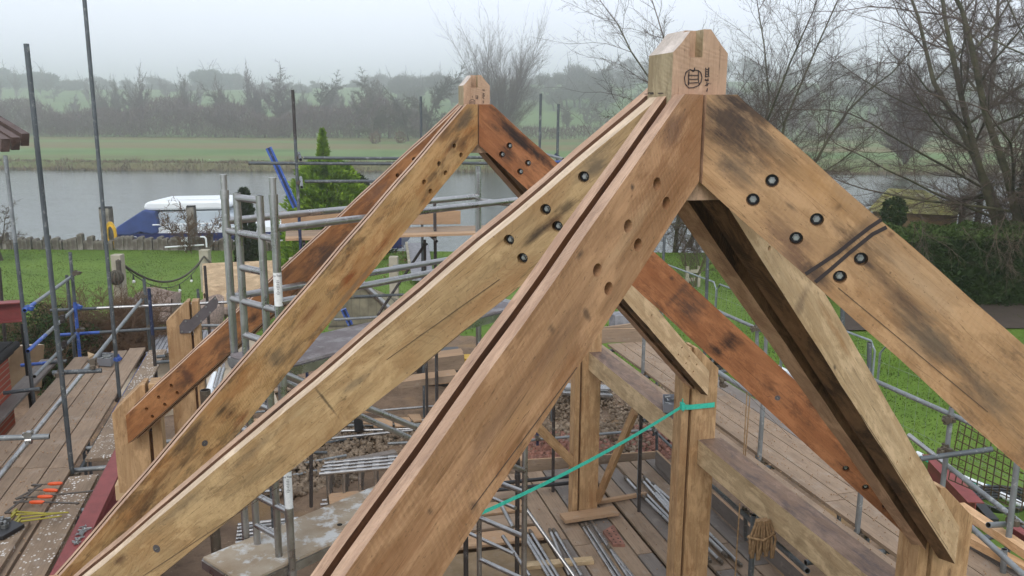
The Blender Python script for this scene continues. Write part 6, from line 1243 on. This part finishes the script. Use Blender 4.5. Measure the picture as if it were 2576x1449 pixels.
# white boat side seen past the landing stage is the river itself; brown leaves along the edge
n = 500; rg = np.random.RandomState(2); a = onz(ZU(715, 160), .05); b = onz(ZU(735, 470), .05); tt = rg.rand(n)[:, None]; P_ = np.array(a)[None]*(1-tt)+np.array(b)[None]*tt+rg.normal(size=(n, 3))*np.array([.35, .3, .03]); V, Fq = quads(P_, .05, rg); tag(np_mesh('leaf_litter', V, Fq, M['bramble']), kind='stuff')
# blue ladder-like struts
for qa, qb, ya, lb_ in ((ZN(635, 318), ZN(845, 780), 14.6, 'bright blue steel channel leaning in front of the river beside the pole'), (ZU(195, 690), ZU(255, 820), 15.2, 'short bright blue strut over the shed roof')):
    mb = MB(); a, b = at(qa, y=ya), at(qb, y=ya); mb.beam(a, b, .10, .07, 0, (0, 1, 0)); mb.beam(a+Vector((0, -.036, 0)), b+Vector((0, -.036, 0)), .04, .003, 1, (0, 1, 0)); tag(mb.build('steel_channel', [M['blue'], M['dblue']], None, frame(a, b-a)), lb_, 'steel channel')
# ------------------------------------------------------------ lower floor
zf_ = .32; rg3 = random.Random(6)
xs_ = [3.02, 3.30, 3.58, 4.02, 4.28, 4.54, 4.80, 5.06, 5.32, 5.56]
ordn = ['first', 'second', 'third', 'fourth', 'fifth', 'sixth', 'seventh', 'eighth', 'ninth']
for i in range(9):
    cut = 9.2 if i % 2 else 8.6; ys = [4.2, cut, 12.0] if i > 2 else [4.2, 9.8 if i < 2 else 9.5, 11.98]
    for k in range(2):
        if i in (1, 2) and k == 0: ys[1] = 9.6
        board(xs_[i]+.012, xs_[i+1]-.014-(.03 if i in (3, 5) else 0), ys[k], ys[k+1]-.015, zf_, 'board' if (i+k) % 3 else 'board_grey', '%s lower floor board counted from the left, %s length' % (ordn[i], ('near', 'far')[k]), 'boards of the lower floor behind the posts')
for k, (x0_, x1_, y0_, y1_) in enumerate(((.2, 3.0, 8.1, 9.75), (.4, 2.98, 6.4, 8.06), (.6, 3.2, 4.4, 6.36))):
    mb = MB(); mb.box(((x0_+x1_)/2, (y0_+y1_)/2, zf_-.012), (x1_-x0_, y1_-y0_, .018)); tag(mb.build('ply_sheet', plymat('floor_ply', srgb(112, 94, 70), srgb(136, 116, 90), .05) if k == 0 else bpy.data.materials['floor_ply']), 'dull brown plywood floor sheet under the props, %s' % ('farthest of three', 'middle of three', 'nearest of three')[k], 'plywood')
for k in range(5): board(.3, 3.0, 9.9+k*.42, 10.12+k*.42+.12, zf_+.0, 'board' if k % 2 else 'board_new', 'crosswise board left of the far post, %s from the front' % ordn[k], 'crosswise boards left of the far post')
obeam(at(ZJ(520, 765), y=12.12), at(ZJ(1445, 705), y=12.12), .04, .24, 'board on edge closing the far side of the lower floor', 'board', 'board_new', 'toe_board', 'board'); obeam(onz(ZH(935, 300), .45)+Vector((.0, 0, 0)), onz(ZH(1120, 480), .45), .04, .24, 'board on edge at the far right corner of the lower floor', 'board_grey', 'board_new', 'toe_board', 'board'); obeam((5.6, 10.2, .42), (5.6, 4.4, .42), .04, .22, 'long board on edge along the right side of the lower floor', 'board_grey', 'board_new', 'toe_board', 'board')
a, b = onz(ZH(350, 735), .36), onz(ZH(835, 650), .36); obeam(a, b, .06, .05, 'slim pale batten lying across the lower boards right of the far post', 'board_new', 'board_new', 'batten', 'batten', bev=.002); a, b = onz(ZJ(620, 1385), .34), onz(ZJ(1050, 1350), .34); obeam(a, b, .12, .05, 'batten lying on the plywood floor under the props', 'oak_beam', 'oak_beam', 'batten', 'batten', bev=.002)
mb = MB(); c_ = Vector((3.74, 10.46, .31)); mb.box(c_, (.36, .3, .02)); mb.box(c_+Vector((0, -.02, -.12)), (.26, .2, .2)); tag(mb.build('post_shoe', M['plate']), 'steel shoe under the foot of the far post', 'steel plate')
obeam((3.35, 10.2, .40), (4.15, 10.25, .40), .22, .05, 'short plank packed at the foot of the far post', 'board_new', 'board_new', 'packing_plank', 'board')
def prop(qa, qb, za, zb_, label, r_=.024, caps=True, m_='alu', grp='loose aluminium tubes on the lower floor'):
    a, b = onz(qa, za), onz(qb, zb_); e = empty('loose_tube', a, label, 'tube', grp); d = (b-a).normalized(); mb = MB(); mb.tube([a, b], r_, 12); mb.build('tube', M[m_], e, frame(a, d))
    mb = MB(); mb.tube([a-d*.02, a+d*.05], r_*1.18, 12)
    mb.box(a-d*.03, (.03, .05, .04)); mb.build('end_hook', M['coupler'], e)
k_ = 0
bund = [('left pile', [(ZJ(600, 1170), ZJ(800, 1500)), (ZJ(628, 1180), ZJ(830, 1500)), (ZJ(657, 1172), ZJ(860, 1500))]), ('middle pile', [(ZJ(782, 1165), ZJ(905, 1449)), (ZJ(808, 1165), ZJ(980, 1449))]),
        ('pile at the post foot', [(ZH(222, 965), ZH(560, 1500)), (ZH(258, 955), ZH(610, 1500)), (ZH(292, 900), ZH(690, 1500)), (ZH(480, 1180), ZH(740, 1500))]),
        ('long bundle behind the middle post', [(ZH(640, 500), ZH(745, 615)), (ZH(802, 525), ZH(1130, 905)), (ZH(828, 498), ZH(1200, 900)), (ZH(905, 560), ZH(1130, 760)), (ZH(880, 610), ZH(1300, 1060)), (ZH(915, 630), ZH(1180, 900)), (ZH(830, 650), ZH(1180, 1010)), (ZH(820, 690), ZH(1120, 985))]),
        ('bundle end right of the middle post', [(ZH(1740, 1330), ZH(1440, 1030)), (ZH(1600, 1240), ZH(1440, 1085)), (ZH(1555, 1305), ZH(1430, 1180)), (ZH(1445, 1290), ZH(1400, 1250))])]
nmz = ['first', 'second', 'third', 'fourth', 'fifth', 'sixth', 'seventh', 'eighth']
for nm_, L_ in bund:
    for i, (qa, qb) in enumerate(L_): prop(qa, qb, zf_+.03+.012*(i % 2), zf_+.03, '%s aluminium tube of the %s on the lower floor' % (nmz[i], nm_))
e = empty('tower_section', at(ZJ(575, 1100), y=8.3), 'upright tower standard with slanting stays standing on the lower floor', 'scaffold tower'); u0_ = at(ZJ(575, 700), y=8.3); u1_ = Vector((u0_.x, u0_.y, zf_))
mb = MB(); mb.tube([u1_, u0_], AR*1.0, 12); mb.tube([u0_.lerp(u1_, .1), u0_.lerp(u1_, .13)], AR*1.3, 12); mb.build('standard', M['steel'], e)
for qa, qb in ((ZJ(605, 995), ZJ(930, 1449)), (ZJ(270, 1180), ZJ(550, 1310)), (ZJ(400, 950), ZJ(560, 1020)), (ZJ(330, 1080), ZJ(560, 1185)), (ZJ(470, 1000), ZJ(545, 1140)), (ZJ(480, 1195), ZJ(650, 1449))):
    mb = MB(); a = at(qa, D=(u0_-CAM).dot(fw)-(.0 if qa[0] > 1390 else .0)); b = at(qb, D=(u0_-CAM).dot(fw)-.35); mb.tube([a, b], AR*.85, 10); mb.build('stay', M['alu'], e)
mb = MB(); a = at(ZJ(247, 1200), y=7.7); mb.tube([(a.x, a.y, zf_), a], AR, 12); mb.build('short_standard', M['steel'], e)
# the air brick
q = [onz(ZH(*p), zf_+.04) for p in ((415, 1010), (520, 950), (630, 1140), (520, 1140))]; mb = MB(); mb.prism(q, (0, 0, -.04)); M['clay'] = plain('red_clay', srgb(132, 92, 78), .85, 0, .5, 9)
o = mb.build('air_brick', M['clay']); tag(o, 'red perforated brick lying on the lower floor by the tubes', 'brick'); mb = MB()
for i in range(5):
    for j in range(2): c_ = q[0].lerp(q[1], .3+.42*j).lerp(q[3].lerp(q[2], .3+.42*j), .12+.19*i)+Vector((0, 0, .001)); mb.tube([c_, c_+Vector((0, 0, .001))], .013, 8)
mb.build('brick_holes', M['gap'], o)
# standing tubes and low rails around the lower floor
SI = empty('scaffold', (3, 12, 0), 'inner tube scaffold with dark poles and low rails round the lower floor', 'scaffold', 'tube scaffolds round the building')
ftube(SI, 'standard', at(ZJ(797, 980), y=11.2), at(ZJ(802, 330), y=11.2), ('steel',)); ftube(SI, 'standard', at(ZH(765, 840), y=10.3), at(ZH(790, -200), y=10.3), ('steel',)); ftube(SI, 'standard', at(ZJ(700, 745), y=13.2), at(ZJ(700, 530), y=13.2), ('dblue',)); mb = MB(); mb.ball(at(ZJ(700, 752), y=13.2), .06, 10, 7); mb.build('foot_cup', M['coupler'], SI)
for qa, qb, y in ((ZJ(720, 460), ZJ(1310, 412), 15.2), (ZJ(640, 592), ZJ(1450, 522), 13.2)): ftube(SI, 'ledger', at(qa, y=y), at(qb, y=y), ('galv',))
ftube(SI, 'standard', at(ZH(940, 280), y=12.5), at(ZH(938, 50), y=12.5), ('galvd',)); ftube(SI, 'ledger', at(ZH(925, 50), y=12.9), at(ZH(1150, 260), y=11.2), ('galvd',)); ftube(SI, 'ledger', at(ZH(1460, 560), y=9.2), at(ZH(2400, 1400), y=5.4), ('galvd',)); ftube(SI, 'standard', at(ZH(1800, 1090), y=8.0), at(ZH(1800, 860), y=7.7), ('galvd',))
coupler(SI, at(ZJ(700, 580), y=13.15), Zd, Xd); coupler(SI, at(ZH(1800, 830), y=7.6), Zd, Xd); coupler(SI, at(ZJ(1437, 530), y=13), Zd, Xd)
ftube(SI, 'standard', at(ZV(805, 880), y=10.8), at(ZV(805, 430), y=10.8), ('steel',))
for qa, qb, y, m_ in ((ZV(1230, 100), ZV(1730, 60), 16.2, 'alu'), (ZV(960, 318), ZV(1640, 248), 14.2, 'alu'), (ZV(320, 760), ZV(560, 745), 12, 'alu')): ftube(SI, 'ledger', at(qa, y=y), at(qb, y=y), (m_,))
# dark ladder lying left of the far post
e = empty('dark_ladder', at(ZJ(480, 880), z=.45), 'dark green steel ladder lying left of the far post', 'ladder'); mb = MB()
for qa, qb in ((ZJ(470, 862), ZJ(930, 815)), (ZJ(440, 905), ZJ(930, 858))): mb.tube([onz(qa, .5), onz(qb, .5)], .03, 8)
mb.build('stile', M['plastic'], e)
# stack of aluminium frames on the ground, seen below the long rafter
for k in range(4):
    y = 11.9+.24*k; e = empty('ladder_frame', (1.2, y, 0), 'aluminium ladder frame in the upright stack on the mud, %s from the front' % ordn[k], 'ladder frame', 'aluminium ladder frames stacked on the mud'); yo = 30*k
    za_ = at(ZV(870, 610-28*k), y=y).z; x0_, x1_ = at(ZV(870+16*k, 610), y=y).x, at(ZV(1560, 500), y=y).x; zz_ = max(.5, za_); mb = MB(); mb.tube([(x0_, y, zz_), (x1_, y, zz_)], .026, 10); mb.build('side_tube', M['alu'], e); mb = MB(); mb.tube([(x0_, y, zz_-.48), (x1_, y, zz_-.48)], .022, 8); mb.build('side_tube', M['alu'], e)
    for j in range(5): x = x0_+.12+(x1_-x0_-.3)*j/4; mb = MB(); mb.tube([(x, y, zz_+.0), (x, y, max(.06, zz_-.9))], .024, 8); mb.tube([(x-.05, y, zz_), (x+.05, y, zz_)], .034, 10); mb.build('rung', M['alu'], e)
for k in range(7):
    a = at(ZR(60+8*k, 690+10*(k % 4)-5*k), y=10.8+.05*k); e = MB(); yy = 10.8+.06*k; zz_ = .18+.05*(k % 3)+.02*k; xa = at(ZR(60, 700), z=zz_).x; xb = at(ZR(790, 640), z=zz_).x; e.tube([(xa, yy, zz_), (xb-.03*k, yy, zz_)], .024, 8); tag(e.build('loose_pole', M['alu']), 'shiny aluminium pole in the low pile left of the dark pole, %s from the front' % nmz[k], 'tube', 'low pile of aluminium poles')
# rubble, offcuts, timbers on the ground
def chips(cx, cy, rx, ry, n, size, mat, name, seed, zc=.08, zh=.12):
    rg = np.random.RandomState(seed); r_ = np.sqrt(rg.rand(n)); t = rg.rand(n)*6.283; X = cx+rx*r_*np.cos(t); Y = cy+ry*r_*np.sin(t); Z = zc+zh*(1-r_)*rg.rand(n)+.02*rg.rand(n)
    cube = np.array([(x, y, z) for x in (-1, 1) for y in (-1, 1) for z in (-1, 1)])*.5; fcs = np.array([(0,1,3,2),(4,6,7,5),(0,4,5,1),(2,3,7,6),(0,2,6,4),(1,5,7,3)])
    V = []; q = rg.normal(size=(n, 3, 3)); Q = np.linalg.qr(q)[0]; dims = size*rg.uniform(.3, 1.2, (n, 3)); V = np.einsum('nij,nkj->nki', Q, cube[None]*dims[:, None, :]*(1+.25*rg.normal(size=(n, 8, 1))))+np.stack([X, Y, Z], 1)[:, None, :]
    Fc = (fcs[None]+np.arange(n)[:, None, None]*8).reshape(-1, 4); return tag(np_mesh(name, V.reshape(-1, 3), Fc, mat), kind='stuff')
c_ = onz(ZJ(760, 650), .1); chips(c_.x, c_.y, 1.2, .7, 1300, .10, M['clay'], 'brick_rubble', 1); chips(c_.x+.3, c_.y+.2, 1.7, 1.0, 900, .08, M['grit'], 'gravel', 11); c_ = onz(ZH(900, 160), .1); chips(c_.x, c_.y, .7, .9, 420, .09, M['clay'], 'brick_rubble', 2, .05, .08)
c_ = onz(ZJ(1150, 380), .05); chips(c_.x, c_.y, 2.6, 1.3, 3200, .05, M['grit'], 'gravel', 3, .06, .08); c_ = onz(ZV(1200, 340), .05); chips(c_.x, c_.y, 2.4, .9, 2600, .07, M['grit'], 'gravel', 4, .06, .1); c_ = onz(ZV(740, 600), .1); chips(c_.x, c_.y, 1.0, .8, 1500, .07, M['grit'], 'gravel', 5, .08, .15)
c_ = onz(ZB(600, 1100), .1); chips(c_.x, c_.y, 2., 2., 1500, .06, M['grit'], 'gravel', 6, .06, .05)
for k, (P4, lb_) in enumerate((([ZV(1240, 145), ZV(1320, 150), ZV(1320, 190), ZV(1235, 190)], 'first'), ([ZV(1325, 150), ZV(1475, 150), ZV(1475, 212), ZV(1318, 215)], 'second'), ([ZV(1475, 145), ZV(1610, 140), ZV(1642, 205), ZV(1500, 215)], 'third'), ([ZV(1600, 120), ZV(1700, 115), ZV(1720, 165), ZV(1650, 175)], 'fourth'))):
    mb = MB(); mb.prism([onz(q, .22+.01*k) for q in P4], (0, 0, -.03)); tag(mb.build('ply_offcut', M['board_new']), 'pale plywood offcut lying on the mud, %s from the left' % lb_, 'offcut', 'plywood offcuts on the mud')
P4 = [at(ZV(*q), y=14.6) for q in ((1155, 150), (1225, 130), (1240, 255), (1165, 270))]; mb = MB(); mb.prism(P4, (0, .12, 0)); o = mb.build('rubber_block', M['plastic'], bevel=.02); tag(o, 'black rubber fence foot standing on end on the mud', 'rubber block')
for qa, qb, y, h_, w_, lb_ in ((ZU(930, 1085), ZU(1190, 1052), 16.5, .1, .3, 'upper timber of the far baulks below the landing stage'), (ZU(860, 1160), ZU(1200, 1120), 15.8, .3, .2, 'dark wide timber below the upper far baulk'), (ZU(640, 1305), ZU(1140, 1240), 14.6, .12, .35, 'grey plank platform end nearest of the far baulks'), (ZJ(860, 250), ZJ(1150, 262), 15.6, .05, .3, 'stack of grey metal lengths behind the far post')):
    obeam(at(qa, y=y), at(qb, y=y), w_, h_, lb_, 'board' if 'metal' not in lb_ else 'alu', 'board_new' if 'metal' not in lb_ else 'alu', 'timber_baulk' if 'metal' not in lb_ else 'metal_lengths', 'timber' if 'metal' not in lb_ else 'metal')
obeam(at(ZJ(850, 285), y=15.4), at(ZJ(1160, 300), y=15.4), .3, .05, 'lower layer of grey metal lengths behind the far post', 'alu', 'alu', 'metal_lengths', 'metal')
obeam(at(ZD(300, 300)[:] if False else ZD(300, 330), y=13.0), at(ZD(600, 290), y=13.0), .05, .28, 'brown board on edge beyond the end of the right walkway', 'board', 'board', 'toe_board', 'board')
mb = MB(); q = at(ZD(490, 200), y=13.6); mb.box(q+Vector((0, 0, -.1)), (.42, .3, .42)); tag(mb.build('grey_crate', M['slat'], bevel=.01), 'grey slatted crate standing beyond the end of the right walkway', 'crate')

# bare twigs hanging over the hedge face
tr = Tree(401); root = empty('hanging_twigs', (hA.x, hA.y, 2.6), 'tangle of bare twigs drooping over the dark hedge', 'branches')
for j in range(20):
    t = tr.r.uniform(.02, .6); p = Vector((hA.x+(hB.x-hA.x)*t, hA.y+(hB.y-hA.y)*t, tr.r.uniform(2.2, 3.1)))-aw*tr.r.uniform(.1, .5)-Vector((hA.x, hA.y, 2.6)); tr.grow(p, Vector((tr.r.gauss(0, .5), -.4, -.7)).normalized(), 1.2, .009, 1, 3, dict(up=[-.1], wob=.16, kids=[1.6, 1.4, 1.0], ang=[(20, 55)], len=[.55], rmin=.004, thick=0, nseg=4))
tr.meshes('s', M['bark'], M['twig'], root)
# more site clutter in the middle of the frame
def vtube(q, D_, down, r_, m_, label, nm='upright_pipe'):
    a = at(q, D=D_); mb = MB(); e_ = empty(nm, (a.x, a.y, a.z-down), label, 'pipe'); ftube(e_, 'tube', a-Vector((0, 0, down)), a, (m_,), r_)
vtube(ZB(1070, 1340), 8.2, 2.2, .05, 'coupler', 'short wide brownish pipe standing upright behind the far left rafter'); vtube(ZM(640, 1240), 7.6, 2.2, .04, 'galvd', 'open grey pipe end standing upright between the two left rafters')
vtube(ZM(735, 1090), 6.9, 3.0, .03, 'galv', 'grey upright tube seen between the two left rafters')
for k, (qa, qb, D1, D2, m_, lb_) in enumerate(((ZB(1180, 1180), ZB(1105, 1400), 9.5, 8.6, 'white', 'white plastic pipe slanting behind the far left rafter'), (ZB(1270, 1110), ZB(1205, 1330), 9.6, 8.8, 'alu', 'aluminium ladder rail slanting beside the white pipe'), (ZB(1230, 1110), ZB(1165, 1330), 9.6, 8.8, 'alu', 'second aluminium ladder rail slanting beside the white pipe'))):
    mb = MB(); mb.tube([at(qa, D=D1), at(qb, D=D2)], .045 if k == 0 else .022, 10); tag(mb.build('slanting_pipe', M[m_]), lb_, 'pipe')
rg4 = random.Random(21)
for k in range(16):       # tubes lying across the mud
    x = rg4.uniform(-.6, 2.6); y = rg4.uniform(12.6, 16.5); L_ = rg4.uniform(1., 2.6); a = rg4.uniform(-.25, .25); p = Vector((x, y, .16+.03*rg4.random())); d = Vector((math.cos(a), math.sin(a), 0)); mb = MB(); mb.tube([p-d*L_/2, p+d*L_/2], .024, 8)
    tag(mb.build('loose_pole', M[('galv', 'alu', 'galvd')[k % 3]], None, frame(p, d)), 'scaffold tube lying across the mud below the long rafters', 'tube', 'scaffold tubes scattered on the mud')
for k in range(14):
    x = rg4.uniform(-1., 4.4); y = rg4.uniform(12.8, 18.5); a = rg4.uniform(-.5, .5); L_ = rg4.uniform(.5, 1.8); p = Vector((x, y, .17)); d = Vector((math.cos(a), math.sin(a), .02)); mb = MB(); mb.beam(p-d*L_/2, p+d*L_/2, rg4.choice([.1, .15, .22]), .035)
    tag(mb.build('plank_offcut', M[('board', 'board_new', 'board_grey')[k % 3]], None, frame(p, d)), 'plank offcut lying on the mud in the middle of the site', 'offcut', 'plank offcuts scattered on the mud')
for k, (x, y, w_, d_, h_, m_, lb_) in enumerate(((2.9, 17.6, .9, .6, .7, 'plastic', 'black crate in the shade beyond the grey plank platform'), (3.6, 17.9, .35, .35, .5, 'yellow', 'yellow drum standing beyond the grey plank platform'), (1.9, 18.0, .5, .4, .6, 'card_grey', 'grey box standing beyond the grey plank platform'), (4.1, 18.1, .3, .3, .5, 'yellow', 'second yellow drum at the right of the first'))):
    mb = MB()
    if 'drum' in lb_: mb.tube([(x, y, 0), (x, y, h_*.3), (x, y, h_*.32), (x, y, h_*.68), (x, y, h_*.7), (x, y, h_)], [.19, .19, .2, .2, .19, .19], 16)
    else: mb.box((x, y, h_/2), (w_, d_, h_)); mb.box((x, y, h_+.02), (w_*1.05, d_*1.05, .05))
    tag(mb.build('storage_drum' if 'drum' in lb_ else 'storage_box', M[m_], bevel=.015), lb_, 'drum' if 'drum' in lb_ else 'box')
for y in (5.91, 7.55, 10.69): coupler(SR, Vector((4.64, y, 2.17)), Zd, Yd); coupler(SR, Vector((4.69, y, 2.19)), Zd, Xd)
for y in (8.94, 11.39): coupler(SL, Vector((-2.30, y, 2.17)), Zd, Yd)
# sawdust and chips on the walkways
chips(4.9, 8, .55, 4.0, 900, .010, M['board_new'], 'sawdust', 31, 2.252, .0); chips(-2.7, 9, .5, 3.8, 500, .010, M['board_new'], 'sawdust', 32, 2.252, .0); chips(3.8, 7.5, 1.4, 4.2, 500, .012, M['board_new'], 'sawdust', 33, .325, .0)
